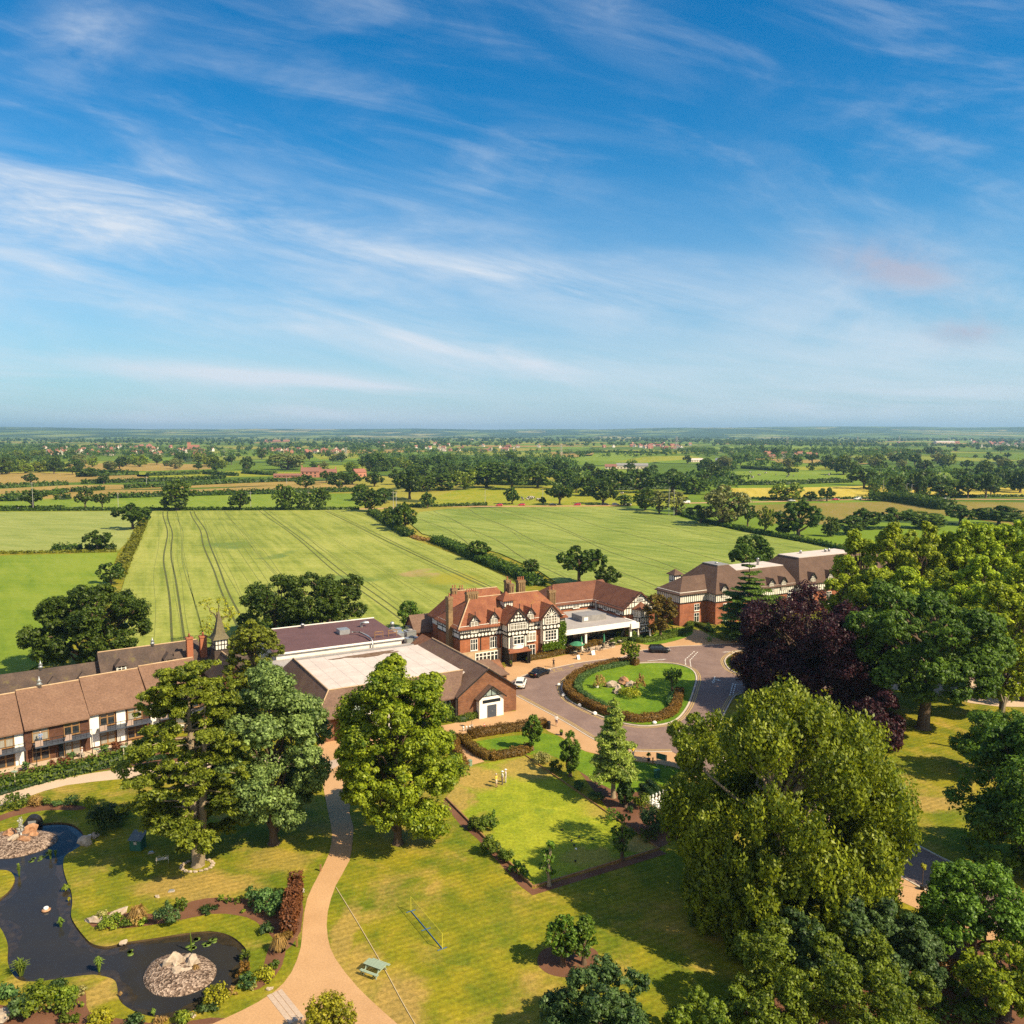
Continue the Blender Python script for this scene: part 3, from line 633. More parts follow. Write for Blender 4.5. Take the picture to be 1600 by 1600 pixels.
def roof_gable(mb,x0,x1,y0,y1,ze,zr,axis='x',h0=0,h1=0,oh=.4,ohg=.35,t=.2,m=0,ridge=None):
 """pitched roof; h0/h1 = length of the hip at the two ends (0 = gable)"""
 if axis=='y':
  sw=lambda p:(p[1],p[0],p[2]);X0,X1,Y0,Y1=y0,y1,x0,x1
 else:
  sw=lambda p:p;X0,X1,Y0,Y1=x0,x1,y0,y1
 ym=(Y0+Y1)/2 if ridge is None else ridge
 s0=(zr-ze)/(ym-Y0);s1=(zr-ze)/(Y1-ym)
 e0,e1=ze-s0*oh,ze-s1*oh
 xa=X0-(oh if h0 else ohg);xb=X1+(oh if h1 else ohg)
 ra=X0+h0 if h0 else xa;rb=X1-h1 if h1 else xb
 em=min(e0,e1)
 A,B,C,D=(xa,Y0-oh,e0),(xb,Y0-oh,e0),(xb,Y1+oh,e1),(xa,Y1+oh,e1)
 R0,R1=(ra,ym,zr),(rb,ym,zr)
 polys=[[A,B,R1,R0],[C,D,R0,R1]]
 if h0:polys.append([D,A,R0])
 if h1:polys.append([B,C,R1])
 polys=[[sw(p)for p in q]for q in polys]
 if axis=='y':polys=[q[::-1]for q in polys]
 return mb.shell(polys,t,m)
def ridge_cap(mb,a,b,r=.13,m=0):mb.tube([a,b],r,6,m)
def gable_wall(mb,x0,x1,y0,y1,ze,zr,axis='x',m=0,z0=0,ridge=None):
 """walls of a gabled block, gables included"""
 if axis=='y':
  sw=lambda p:(p[1],p[0],p[2]);X0,X1,Y0,Y1=y0,y1,x0,x1
 else:
  sw=lambda p:p;X0,X1,Y0,Y1=x0,x1,y0,y1
 ym=(Y0+Y1)/2 if ridge is None else ridge;k=.12
 P=[]
 for x in(X0,X1):
  P+=[(x,Y0,z0),(x,Y1,z0),(x,Y1,ze-k),(x,ym,zr-k),(x,Y0,ze-k)]
 F=[(0,1,2,3,4),(9,8,7,6,5),(0,4,9,5),(1,6,7,2),(4,3,8,9),(3,2,7,8),(0,5,6,1)]
 return mb.add([sw(p)for p in P],F,m)
def chimney(par,x,y,z0,z1,w,d,pots,ribs=0,m='chimney'):
 mb=MB();mb.box(x-w/2,x+w/2,y-d/2,y+d/2,z0,z1-.5)
 mb.box(x-w/2-.1,x+w/2+.1,y-d/2-.1,y+d/2+.1,z1-.5,z1-.22)
 mb.box(x-w/2-.04,x+w/2+.04,y-d/2-.04,y+d/2+.04,z1-.22,z1)
 for k in range(ribs):
  c=x-w/2+w*(k+.5)/ribs;mb.box(c-.11,c+.11,y-d/2-.13,y-d/2,z0,z1-.5)
 o=mb.build('chimney',M[m],par)
 for k in range(pots):
  c=x-w/2+w*(k+.5)/pots
  q=MB();q.lathe([(.15,z1),(.17,z1+.1),(.12,z1+.16),(.11,z1+.5),(.15,z1+.56),(.14,z1+.66)],8,(c,y));q.build('chimney_pot',M['terracotta'],o)
 return o
def studs(mb,f,a0,a1,z0,z1,step,w=.13,d0=.0,d1=.06,m=0,rails=True):
 n=max(1,round((a1-a0)/step))
 for k in range(n+1):
  c=a0+(a1-a0)*k/n;c=min(max(c,a0+w/2),a1-w/2)
  f.bar(mb,c-w/2,c+w/2,z0+.1,z1-.1,d0,d1,m)
 if rails:
  f.bar(mb,a0,a1,z0-.06,z0+.12,d0,d1+.015,m);f.bar(mb,a0,a1,z1-.12,z1+.06,d0,d1+.015,m)
def circles_band(mb,f,a0,a1,z0,z1,step,d0=0,mb_m=0,white=1):
 f.bar(mb,a0,a1,z0,z1,d0,d0+.07,mb_m)
 n=max(1,round((a1-a0)/step));r=min((z1-z0)*.40,(a1-a0)/n*.40)
 for k in range(n):f.disc(mb,a0+(a1-a0)*(k+.5)/n,(z0+z1)/2,r,d0,d0+.10,white)
TW=lambda:[M['timber'],M['render']]
HO=G(719,1044.6);ANG=rad(29)
#  the timbered hotel
hotel=thing('timbered_hotel','half timbered red brick hotel with red tiled roofs, clustered chimneys and a porch','hotel',HO,ANG)
wl_=MB();wl_.box(0,23,0,10,0,5.6);wl_.box(1,17,10,15,0,5.6);wl_.build('wall',M['brick'],hotel)
sb=MB();Face(0,0,1,0).bar(sb,.0,8.6,0,2.9,.003,.16);sb.build('stone_base',M['stone'],hotel)
up=MB();up.box(-.12,23.1,-.14,10.05,5.55,7.95);up.box(1,17,10.05,15.1,5.55,7.95);up.build('upper_wall',M['render'],hotel)
rf=MB()
roof_gable(rf,-.1,23.1,-.1,10.1,7.9,12.1,'x',4.6,3.2,.5)
roof_gable(rf,.6,17.4,8.2,15.2,7.9,12.3,'x',3.4,3.4,.5)
rfo=rf.build('roof',M['tile_red'],hotel)
rc=MB();ridge_cap(rc,(4.5,5,12.12),(19.9,5,12.12));ridge_cap(rc,(4.0,11.7,12.32),(14,11.7,12.32));ridge_cap(rc,(-.6,-.6,7.55),(4.5,5,12.12),.14)
rc.build('ridge_tiles',M['stone'],rfo)
F0=Face(0,-.14,1,0);FL=Face(-.12,10.05,0,-1);FW=Face(0,0,1,0);FLL=Face(0,15,0,-1)
tb=MB()
for a0,a1 in((-.1,8.7),(13.4,17.4),(21.3,23.1)):
 q=MB();circles_band(q,F0,a0,a1,5.55,6.45,.72);studs(q,F0,a0,a1,6.5,7.8,.42,.13);q.build('timber_framing',TW(),hotel)
for a in(4.3,8.5):FW.bar(tb,a-.1,a+.1,2.9,5.55,0,.07)
studs(tb,FL,0,10.1,6.55,7.8,1.25,.14);FL.bar(tb,0,10.1,5.5,5.72,0,.08);studs(tb,FL,0,10.1,5.7,6.55,2.5,.16,rails=False)
tb.build('timber_framing',TW(),hotel)
for k,a in enumerate((1.2,3.9,6.5)):window(hotel,FL,a,6.75,1.1,.85,2,1,sill=False,d=.01)
window(hotel,Face(0,10,0,-1),5.2,2.2,.9,2.4,2,2,'white');window(hotel,Face(0,10,0,-1),2.2,.4,1.0,2.2,2,2,'white')
window(hotel,FW,2.9,3.1,1.5,2.2,3,2,'white','glass');window(hotel,FW,7.0,3.1,1.5,2.2,3,2,'white','glass')
window(hotel,FW,5.5,.55,4.9,2.0,6,2,'white','glass',d=.16,bw=.16,mw=.09)
window(hotel,FW,15.1,3.5,2.2,1.7,3,2,'white','curtain',d=.35);window(hotel,FW,15.3,.5,2.0,2.2,3,2,'white','glass')
bx=MB();FW.bar(bx,13.9,16.3,3.3,5.4,0,.34);bx.build('oriel',M['render'],hotel)
def dormer(par,xc,w,z0,z1,zr,y0,yback,roof_m,gable_tb=True,nx=2,fr='white',pane='curtain',nz=2,finial=True):
 """wall dormer: cheeks, small gabled roof, window"""
 c=MB();gable_wall(c,xc-w/2,xc+w/2,y0,yback,z1,zr,'y',z0=z0);body=c.build('dormer',M['render'],par)
 r=MB();roof_gable(r,xc-w/2,xc+w/2,y0,yback,z1,zr,'y',oh=.28,ohg=.3,t=.12);r.build('dormer_roof',roof_m,body)
 f=Face(xc-w/2,y0,1,0);t=MB()
 f.bar(t,0,.13,z0,z1,0,.05);f.bar(t,w-.13,w,z0,z1,0,.05);f.bar(t,.13,w-.13,z1-.06,z1+.08,0,.05)
 f.beam(t,-.2,z1-.2,w/2,zr+.02,.16,.3,.36);f.beam(t,w+.2,z1-.2,w/2,zr+.02,.16,.3,.36)
 if gable_tb:f.bar(t,w/2-.06,w/2+.06,z1,zr-.25,0,.05)
 if finial:f.bar(t,w/2-.05,w/2+.05,zr-.2,zr+.75,.29,.39)
 t.build('bargeboard',M['timber'],body)
 window(par,f,w/2,z0+.12,w-.36,z1-z0-.2,nx,nz,fr,pane,sill=False,d=.005,mw=.04)
 return body
dormer(hotel,2.9,1.9,6.45,8.75,9.9,-.22,3.4,M['tile_red']);dormer(hotel,7.05,1.75,6.45,8.9,10.1,-.22,3.6,M['tile_red']);dormer(hotel,15.1,1.75,6.45,8.9,10.1,-.22,3.6,M['tile_red'])
BX0,BX1,BY=8.9,13.3,-2.45
b1=MB();b1 .box(BX0+.1,BX1-.1,BY+.25,0,2.95,5.6);gable_wall(b1,BX0-.1,BX1+.1,BY,3.5,8.3,10.75,'y',z0=5.6)
bay=b1 .build('gabled_bay',M['render'],hotel)
r=MB();roof_gable(r,BX0-.1,BX1+.1,BY,3.6,8.3,10.75,'y',oh=.4,ohg=.45,t=.16);r.build('bay_roof',M['tile_red'],bay)
fb=Face(BX0-.1,BY,1,0);w_=BX1-BX0+.2;fs=Face(BX0-.1,0,0,-1);t=MB()
circles_band(t,fb,0,w_,5.6,6.4,.78);studs(t,fb,0,w_,6.45,8.15,.42,.1)
fb.bar(t,.4,w_-.4,8.25,8.95,0,.06)
for k in range(5):fb.disc(t,.9+k*(w_-1.8)/4,8.6,.27,0,.09,1)
fb.poly(t,[(1.1,9.0),(w_-1.1,9.0),(w_/2,10.35)],0,.05,0)
for a,z in((1.75,9.25),(2.3,9.3),(2.85,9.25),(2.3,9.85)):fb.disc(t,a,z,.22,0,.09,1)
fb.beam(t,-.35,8.0,w_/2,10.85,.2,.44,.5);fb.beam(t,w_+.35,8.0,w_/2,10.85,.2,.44,.5);fb.bar(t,w_/2-.05,w_/2+.05,10.4,11.7,.42,.52)
circles_band(t,fs,0,-BY,5.6,6.4,.7);fs.bar(t,0,-BY,8.05,8.2,0,.05);fs.bar(t,-BY-.15,-BY,6.4,8.1,0,.05);fs.bar(t,0,.15,6.4,8.1,0,.05)
fb2=Face(BX0+.1,BY+.25,1,0);studs(t,fb2,0,w_-.4,3.0,5.5,.5,.11)
fs2=Face(BX0+.1,0,0,-1);studs(t,fs2,0,2.2,3.0,5.5,.73,.12)
t.build('timber_framing',TW(),bay)
window(hotel,fb,w_/2,6.75,3.3,1.25,5,2,'white','curtain',sill=False,d=.005,mw=.05)
bow=MB()
for k in range(6):
 a0,a1=math.pi*k/6,math.pi*(k+1)/6
bow.prism([(11.1+1.25*math.cos(math.pi+math.pi*k/8),BY+.25+.55*math.sin(math.pi+math.pi*k/8))for k in range(9)],3.0,3.85);bow.build('bow_apron',M['white'],hotel)
window(hotel,fb2,(w_-.4)/2,3.9,2.3,1.5,3,2,'white','glass',d=.45);q=MB();fb2 .bar(q,.85,3.15,3.86,5.45,0,.44);q.build('bow_window_body',M['render'],hotel)
pr=MB();pr.shell([[(BX0-.25,BY-.9,2.55),(BX1+.25,BY-.9,2.55),(BX1-.1,BY+.3,3.1),(BX0+.1,BY+.3,3.1)]],.12);pr.build('porch_roof',M['tile_red'],hotel)
pt=MB()
for x in(BX0,BX0+.45,BX1-.45,BX1):pt.box(x-.09,x+.09,BY-.75,BY-.57,0,2.5)
pt.box(BX0-.1,BX1+.1,BY-.8,BY-.5,2.3,2.5)
pt.box(BX0,BX0+.1,BY-.5,0,.0,2.95);pt.box(BX1-.1,BX1,BY-.5,0,0,2.95);pt.box(BX0+.1,BX1-.1,-.5,-.05,0,2.95)
pt.build('porch_frame',M['timber'],hotel)
dr=MB();Face(9.9,-.5,1,0).bar(dr,.3,1.9,0,2.1,0,.06);dro=dr.build('door',M['wood'],hotel)
dh=MB();dh.box(11.1,11.14,-.62,-.56,.95,1.15);dh.build('handle',M['metal'],dro)
rb=MB();rb.box(17.5,21.2,-.85,0,2.7,5.6);gable_wall(rb,17.3,21.4,-1.05,3.2,8.15,10.4,'y',z0=5.6);rbo=rb.build('gabled_bay',M['render'],hotel)
r=MB();roof_gable(r,17.3,21.4,-1.05,3.4,8.15,10.4,'y',oh=.4,ohg=.4,t=.15);r.build('bay_roof',M['tile_red'],rbo)
fr_=Face(17.3,-1.05,1,0);t=MB()
circles_band(t,fr_,0,4.1,5.6,6.4,.8);studs(t,fr_,0,4.1,6.45,8.0,.5,.11)
fr_.poly(t,[(.7,8.15),(3.4,8.15),(2.05,9.8)],0,.05,0)
for k in range(-2,3):fr_.beam(t,2.05,8.3,2.05+.5*k,9.4-.28*abs(k),.14,.02,.08,1)
fr_.beam(t,-.35,7.9,2.05,10.5,.18,.4,.46);fr_.beam(t,4.45,7.9,2.05,10.5,.18,.4,.46)
f3=Face(17.5,-.85,1,0);studs(t,f3,0,3.7,3.1,5.5,.6,.12);circles_band(t,f3,0,3.7,2.6,3.1,.75);t.build('timber_framing',TW(),rbo)
window(hotel,fr_,2.05,6.55,2.5,1.75,4,3,'white','curtain',sill=False,d=.01);window(hotel,f3,1.85,3.3,2.6,2.0,4,3,'white','glass',d=.02)
window(hotel,FW,18.6,.3,1.3,2.1,2,2,'white');window(hotel,FW,20.3,.3,1.3,2.1,2,2,'white')
la=MB();la.box(10.4,12.4,1.9,4.2,9.4,11.7);lao=la.build('roof_lantern',M['render'],hotel)
q=MB();q.shell([[(9.9,1.4,11.6),(12.9,1.4,11.6),(11.4,3.05,13.1)],[(12.9,1.4,11.6),(12.9,4.7,11.6),(11.4,3.05,13.1)],[(12.9,4.7,11.6),(9.9,4.7,11.6),(11.4,3.05,13.1)],[(9.9,4.7,11.6),(9.9,1.4,11.6),(11.4,3.05,13.1)]],.15);q.build('lantern_roof',M['tile_red'],lao)
t=MB();studs(t,Face(10.4,1.9,1,0),0,2.0,10.2,11.5,.5,.09);studs(t,Face(10.4,4.2,0,-1),0,2.3,10.2,11.5,.75,.09);t.build('timber_framing',M['timber'],lao)
chimney(hotel,-.5,3.6,0,13.1,.9,1.3,1,0);chimney(hotel,5.0,5.2,9,13.3,2.4,.9,5,5);chimney(hotel,4.3,11.8,9,12.9,1.1,.9,2,2);chimney(hotel,6.2,12.4,9,12.6,1.0,.9,2,2)
chimney(hotel,16.0,9.4,9,13.2,1.1,1.1,1,2);chimney(hotel,19.4,11.3,7.5,13.4,1.7,1.1,4,4);chimney(hotel,16.4,11.6,9,13.6,1.0,1.0,1,2);chimney(hotel,23.3,5.4,5,11.9,1.5,1.0,2,3)
an=MB();gable_wall(an,-2.6,4.6,15.5,20.5,4.4,7.0,'x');ano=an.build('rear_annex',M['brick'],hotel)
q=MB();roof_gable(q,-2.6,4.6,15.5,20.5,4.4,7.0,'x');q.build('annex_roof',M['tile_hall'],ano)
#  orangery between hotel and wing
orang=thing('orangery','flat roofed glass fronted orangery with white fascia beside the ivy','orangery',HO,ANG)
q=MB();q.box(23.1,41.2,.9,16.2,3.95,4.25,0);q.build('flat_roof',M['flat_grey'],orang)
q=MB();q.box(23.15,41.4,.5,.88,3.35,4.35);q.box(41.0,41.4,.9,4.4,3.35,4.35);q.box(23.15,41.3,.88,1.6,3.3,3.93);q.box(39.9,42.0,.2,.5,2.9,4.1);q.build('fascia',M['white'],orang)
q=MB();q.box(31.0,37.2,5.5,9.5,4.252,5.5);q.build('roof_plant_box',M['lead'],orang)
q=MB();Face(31,5.5,1,0).bar(q,.5,1.5,4.5,5.2,0,.05);q.build('plant_box_vent',M['white'],orang)
gl=MB();gl.box(23.2,41.0,4.0,4.06,0,3.9);glo=gl.build('glass_wall',M['glass'],orang)
q=MB()
for k in range(13):x=23.3+k*1.46;q.box(x-.05,x+.05,3.92,3.998,0,3.9)
q.box(23.2,41,3.93,3.997,2.6,2.7);q.build('mullions',M['black'],glo)
for x in(23.6,29.0,40.4):
 q=MB();q.box(x-.22,x+.22,.95,1.4,0,3.3);q.build('column',M['white'],orang)
#  timbered wing
wing=thing('timbered_wing','L shaped brick and timber wing with brown hipped roof and bay windowed gable','hotel wing',HO,ANG)
q=MB();q.box(29.5,45,16.4,26,0,4.8);q.box(41.2,49.6,4.7,26,0,4.8);q.build('wall',M['brick'],wing)
q=MB();q.box(29.4,45,16.3,26.1,4.7,6.35);q.box(41.1,49.7,4.6,26.1,4.7,6.35);gable_wall(q,41.1,49.7,4.6,14,6.3,9.6,'y',z0=6.35);q.build('upper_wall',M['render'],wing)
q=MB();roof_gable(q,29.3,47,16.3,26.1,6.3,9.62,'x',4.2,0,.45,t=.2);roof_gable(q,41.1,49.7,4.5,26.1,6.3,9.6,'y',0,4.3,.45,t=.2);q.build('roof',M['tile_wing'],wing)
t=MB();fA=Face(29.4,16.3,1,0);fB=Face(41.1,16.3,0,-1);fG=Face(41.1,4.6,1,0)
studs(t,fA,0,11.7,4.8,6.2,.75,.11);studs(t,fB,0,11.7,4.8,6.2,.8,.11);studs(t,fG,0,8.6,4.8,6.3,.72,.12);fG.bar(t,.6,8.0,7.35,7.5,0,.07);fG.bar(t,2.2,6.4,8.4,8.52,0,.07)
for a in(1.44,2.15,2.87,5.73,6.45,7.17):fG.bar(t,a-.06,a+.06,6.3,6.3+(a if a<4.3 else 8.6-a)*.767-.15,0,.06)
for s in(-1,1):fG.beam(t,4.3,8.5,4.3+s*.8,9.1,.11,0,.06);fG.beam(t,4.3+s*4.6,6.0,4.3,9.62,.2,.32,.4)
fG.bar(t,4.24,4.36,8.5,9.4,0,.06);t.build('timber_framing',M['timber'],wing)
for a in(2.2,7.2):window(wing,fA,a,4.75,1.7,1.35,2,2,'white','curtain',d=.01)
for a in(5.0,9.8):window(wing,fB,a,4.8,1.5,1.3,2,2,'white','glass',d=.01)
window(wing,fG,4.3,7.5,1.7,.85,3,2,'white','glass',d=.01,sill=False)
hexp=[(43.7,4.6),(44.4,3.3),(46.9,3.3),(47.6,4.6)]
q=MB();q.prism(hexp,0,2.0,0);q.prism(hexp,2.0,6.2,1);bo=q.build('bay_window',[M['brick'],M['render']],wing)
q=MB();q.shell([[(43.3,4.6,6.0),(44.15,2.95,6.0),(45.65,4.6,7.4)],[(44.15,2.95,6.0),(47.15,2.95,6.0),(45.65,4.6,7.4)],[(47.15,2.95,6.0),(48,4.6,6.0),(45.65,4.6,7.4)]],.12);q.build('bay_roof',M['tile_wing'],bo)
for i in range(3):
 (xa,ya),(xb,yb)=hexp[i],hexp[i+1];f=Face(xa,ya,xb-xa,yb-ya);L=math.hypot(xb-xa,yb-ya)
 window(wing,f,L/2,4.3,L-.3,1.5,4 if i==1 else 2,2,'white','curtain',d=.01,sill=False);window(wing,f,L/2,1.1,L-.3,1.5,4 if i==1 else 2,2,'white','glass',d=.01)
 t=MB();studs(t,f,0,L,2.9,4.2,.6,.1);t.build('timber_framing',M['timber'],bo)
q=MB();q.tube([(40.85,14.5,3.9),(40.85,14.5,6.1)],.3,8);q.build('flue_pipe',M['lead'],wing)
#  right hand bedroom block
RO=G(1061.6,978.3)
rblock=thing('bedroom_block','long brick and white timber bedroom block behind the cedar tree','hotel block',RO,ANG)
q=MB();q.box(0,8.2,0,8,0,5.2);q.box(8.1,34,-2.9,12,0,5.2);q.box(34,64,-3.9,12,0,5.2);q.build('wall',M['brick_new'],rblock)
q=MB();q.box(-.1,8.2,-.1,8.1,5.1,7.7);q.box(8.0,34,-3.0,12.1,5.1,7.6);q.box(33.9,64.1,-4.0,12.1,5.1,7.6);q.build('upper_wall',M['render'],rblock)
q=MB()
def mansard(mb,x0,x1,y0,y1,ze,zt,ins,oh=.45,t=.2):
 a,b,c,d=(x0-oh,y0-oh,ze-.3),(x1+oh,y0-oh,ze-.3),(x1+oh,y1+oh,ze-.3),(x0-oh,y1+oh,ze-.3)
 e,f,g,h=(x0+ins[0],y0+ins[2],zt),(x1-ins[1],y0+ins[2],zt),(x1-ins[1],y1-ins[3],zt),(x0+ins[0],y1-ins[3],zt)
 mb.shell([[a,b,f,e],[b,c,g,f],[c,d,h,g],[d,a,e,h]],t);return[e,f,g,h]
roof_gable(q,-.1,12,-.1,8.1,7.6,10.5,'x',4.2,0,.45)
d0=mansard(q,8.0,21,-3.0,12.1,7.6,12.7,(5.0,4.6,5.0,5.0));d1=mansard(q,17,34,-2.9,12.1,7.55,11.3,(.5,.5,4.0,4.4));d2=mansard(q,33.9,64.1,-4.0,12.1,7.6,12.9,(4.4,5.0,4.4,5.0))
rro=q.build('roof',M['tile_new'],rblock)
for dd,z in((d0,12.7),(d1,11.3),(d2,12.9)):
 q=MB();q.box(dd[0][0]-.1,dd[1][0]+.1,dd[0][1]-.1,dd[2][1]+.1,z-.05,z+.12);q.build('flat_deck',M['flat_pale' if z!=12.7 else 'lead'],rblock)
q=MB();roof_gable(q,60,80,-1.5,11,7.6,11.5,'x',0,4,.45);q.build('roof',M['tile_new'],rblock);q=MB();q.box(60,80,-1.4,10.9,0,7.5);q.build('wall',M['brick_new'],rblock)
q=MB();q.box(4.2,6.2,7.0,9.0,0,10.6);co=q.build('stair_turret',M['render'],rblock)
q=MB();q.shell([[(3.7,6.5,10.5),(6.7,6.5,10.5),(5.2,8.0,11.7)],[(6.7,6.5,10.5),(6.7,9.5,10.5),(5.2,8.0,11.7)],[(6.7,9.5,10.5),(3.7,9.5,10.5),(5.2,8.0,11.7)],[(3.7,9.5,10.5),(3.7,6.5,10.5),(5.2,8.0,11.7)]],.12);q.build('turret_roof',M['tile_new'],co)
t=MB();studs(t,Face(4.2,7,1,0),0,2,8.9,10.4,.66,.1);studs(t,Face(4.2,9,0,-1),0,2,8.9,10.4,.66,.1);t.build('timber_framing',M['timber'],co)
t=MB();f1=Face(-.1,-.1,1,0);f2=Face(8.0,-3.0,1,0);f4=Face(33.9,-4.0,1,0);f5=Face(-.1,8.1,0,-1)
studs(t,f1,0,8.1,5.2,7.4,.62,.1);studs(t,f2,0,25.9,5.2,7.3,.62,.1);studs(t,f4,0,30,5.2,7.6,.7,.1);studs(t,f5,0,8.2,5.2,7.4,.7,.1);studs(t,Face(8.0,0,0,-1),0,2.9,5.2,7.3,.6,.1);t.build('timber_framing',M['timber'],rblock)
fg=Face(0,0,1,0);window(rblock,fg,5.0,3.1,1.5,1.6,2,2);window(rblock,fg,5.0,.4,1.5,2.2,2,2)
for a in(4.0,8.6,13,18.6,24.6):
 window(rblock,Face(7.1,-2.9,1,0),a,3.1,1.5,1.6,2,2);window(rblock,Face(7.1,-2.9,1,0),a,.5,1.5,1.8,2,2)
for a in(4.0,10.5,15.5,20.5):window(rblock,Face(34,-3.9,1,0),a,2.9,1.7,1.7,2,2);window(rblock,Face(34,-3.9,1,0),a,.4,1.7,1.7,2,2)
for x,y in((10.5,-3.1),(19.5,-3.1),(25.5,-3.1),(29.5,-3.1)):dormer(rblock,x,1.8,6.2,8.3,9.4,y,1.0,M['tile_new'],True,finial=False)
for x in(38.4,44.6,56):dormer(rblock,x,2.0,6.2,8.6,9.9,-4.1,.5,M['tile_new'],True,finial=False)
q=MB();gable_wall(q,48.6,52.6,-5.2,1.5,8.6,11.2,'y',z0=2.6);go=q.build('gabled_bay',M['render'],rblock);q=MB();roof_gable(q,48.6,52.6,-5.2,1.8,8.6,11.2,'y',oh=.35,t=.15);q.build('bay_roof',M['tile_new'],go)
t=MB();f=Face(48.6,-5.2,1,0);studs(t,f,0,4,2.7,8.4,.66,.1);t.build('timber_framing',M['timber'],go);window(rblock,f,2,5.7,1.8,1.7,2,2,d=.01);window(rblock,f,2,3.0,1.8,1.6,2,2,d=.01)
window(rblock,Face(31,-2.95,1,0),.9,2.6,1.5,3.6,2,4,d=.1)
q=MB();f1 .bar(q,3.2,3.9,8.4,9.3,0,.02)
for x,y in((14.5,4),(28,4)):
 q=MB();q.lathe([(.3,11.3),(.3,12.9),(.45,12.95),(.1,13.2)],8,(x,y));q.build('roof_vent',M['metal'],rblock)
for x,y in((44,5),(52,4),(53.4,4)):
 q=MB();q.lathe([(.3,12.9),(.3,13.5),(.45,13.55),(.1,13.9)],8,(x,y));q.build('roof_vent',M['metal'],rblock)
#  conference hall
CO=G(716,1126)
hall=thing('conference_hall','low brown brick hall with pale flat roof framed by tiled slopes','hall',CO,ANG)
q=MB();gable_wall(q,0,10.2,0,26,4.05,7.6,'y');q.box(-20.6,0,1.0,24,0,3.9);gable_wall(q,9,13.4,9,14.5,3.4,5.2,'x');hw=q.build('wall',M['brick_hall'],hall)
q=MB();roof_gable(q,0,10.2,0,26,4.05,7.6,'y',0,4.5,.42,.38,.2);roof_gable(q,6,13.4,9,14.5,3.45,5.4,'x',0,2.0,.35)
q.shell([[(-22.2,.2,3.6),(-19.1,3.6,6.7),(-19.1,23.5,6.7),(-22.2,25,3.6)],[(-22.2,.2,3.6),(0.2,.2,3.6),(2.6,3.6,6.7),(-19.1,3.6,6.7)],[(-19.1,3.6,6.7),(2.6,3.6,6.7),(2.6,4.2,6.1),(-18.5,4.2,6.1)],[(-19.1,23.5,6.7),(-19.1,3.6,6.7),(-18.5,4.2,6.1),(-18.5,23.5,6.1)]],.18)
roof_gable(q,-18.4,-12.8,-.6,4.0,4.1,6.4,'y',0,0,.35,.4,.16)
hro=q.build('roof',M['tile_hall'],hall)
q=MB();ridge_cap(q,(5.1,-.3,7.63),(5.1,21.5,7.63),.12);ridge_cap(q,(-19.1,3.6,6.72),(-19.1,23.5,6.72),.12);ridge_cap(q,(-22.1,.3,3.62),(-19.1,3.6,6.72),.1);ridge_cap(q,(-19.1,3.6,6.72),(2.5,3.6,6.72),.1);q.build('ridge_tiles',M['stone'],hro)
q=MB();q.box(-19.0,3.6,3.9,23.6,5.9,6.2);q.build('flat_roof',M['flat_pale'],hall)
q=MB()
for c,s in(((-8,21.3),2.0),((-6.8,20.4),1.5),((-4.8,21.6),1.7),((-12.3,21.4),.9),((-3,20.8),1.0)):
 q.poly([(c[0]+s*1.5*math.cos(a)*(1+.3*math.sin(3*a)),c[1]+s*.55*math.sin(a)*(1+.25*math.cos(2*a)),6.21+.004*s)for a in[i*.4 for i in range(16)]],0)
q.build('roof_stain',M['stain'],hall)
q=MB()
for k in range(1,9):q.box(-19.0+k*2.5,-18.96+k*2.5,4.3,23.5,6.2,6.212)
for y in(10.5,17):q.box(-19,3.5,y,y+.05,6.2,6.214)
q.build('roof_seams',M['flat_grey'],hall)
q=MB();q.box(-19.2,2.5,23.65,24.0,4,6.35);q.build('roof_kerb',M['lead'],hall)
q=MB();q.box(-22,8,24.0,31.3,0,4.6);q.build('link_roof',M['flat_grey'],hall)
for k in range(7):
 q=MB();x=-14+k*2.0;q.box(x,x+1.7,26.0,29.0,4.6,4.95);q.build('skylight',M['flat_pale']if k%3 else M['concrete'],hall)
t=MB()
f=Face(0,0,1,0)
f.beam(t,-.45,3.62,5.1,7.5,.2,.385,.44);f.beam(t,10.65,3.62,5.1,7.5,.2,.385,.44);f.bar(t,-.5,-.2,0,3.6,.02,.15)
t.build('bargeboard',M['timber'],hall)
q=MB();gable_wall(q,3.15,7.35,-1.0,0,3.35,5.0,'y');po=q.build('porch',M['white'],hall)
q=MB();roof_gable(q,3.15,7.35,-1.0,.4,3.35,5.0,'y',oh=.4,ohg=.4,t=.14);q.build('porch_roof',M['tile_hall'],po)
fp=Face(3.15,-1.0,1,0)
q=MB();fp.poly(q,[(.45,3.5),(3.75,3.5),(2.1,4.75)],.0,.03);q.build('gable_glazing',M['glass_pale'],po)
q=MB();fp.beam(q,-.35,3.05,2.1,4.98,.17,.41,.47);fp.beam(q,4.55,3.05,2.1,4.98,.17,.41,.47);fp.bar(q,.3,3.9,3.36,3.46,0,.06)
for a,z in((1.15,3.95),(2.1,4.7),(3.05,3.95)):fp.bar(q,a-.06,a+.06,3.46,z,.03,.06)
q.build('bargeboard',M['timber'],po)
q=MB();fp.bar(q,1.35,2.95,0,1.95,0,.05);do=q.build('door',M['door_grey'],hall)
q=MB();fp.bar(q,2.1,2.18,.9,1.05,.05,.1);q.build('handle',M['metal'],do)
q=MB();fp.bar(q,.55,3.65,2.35,2.85,0,.04);q.build('transom_window',M['glass'],hall)
q=MB();f.bar(q,.95,1.2,.5,.75,0,.06);q.build('wall_vent',M['white'],hall)
q=MB();gable_wall(q,-18.2,-13.0,-.4,1.2,4.1,6.3,'y');eo=q.build('entrance_gable',M['brick_hall'],hall)
fe=Face(-18.2,-.4,1,0)
q=MB()
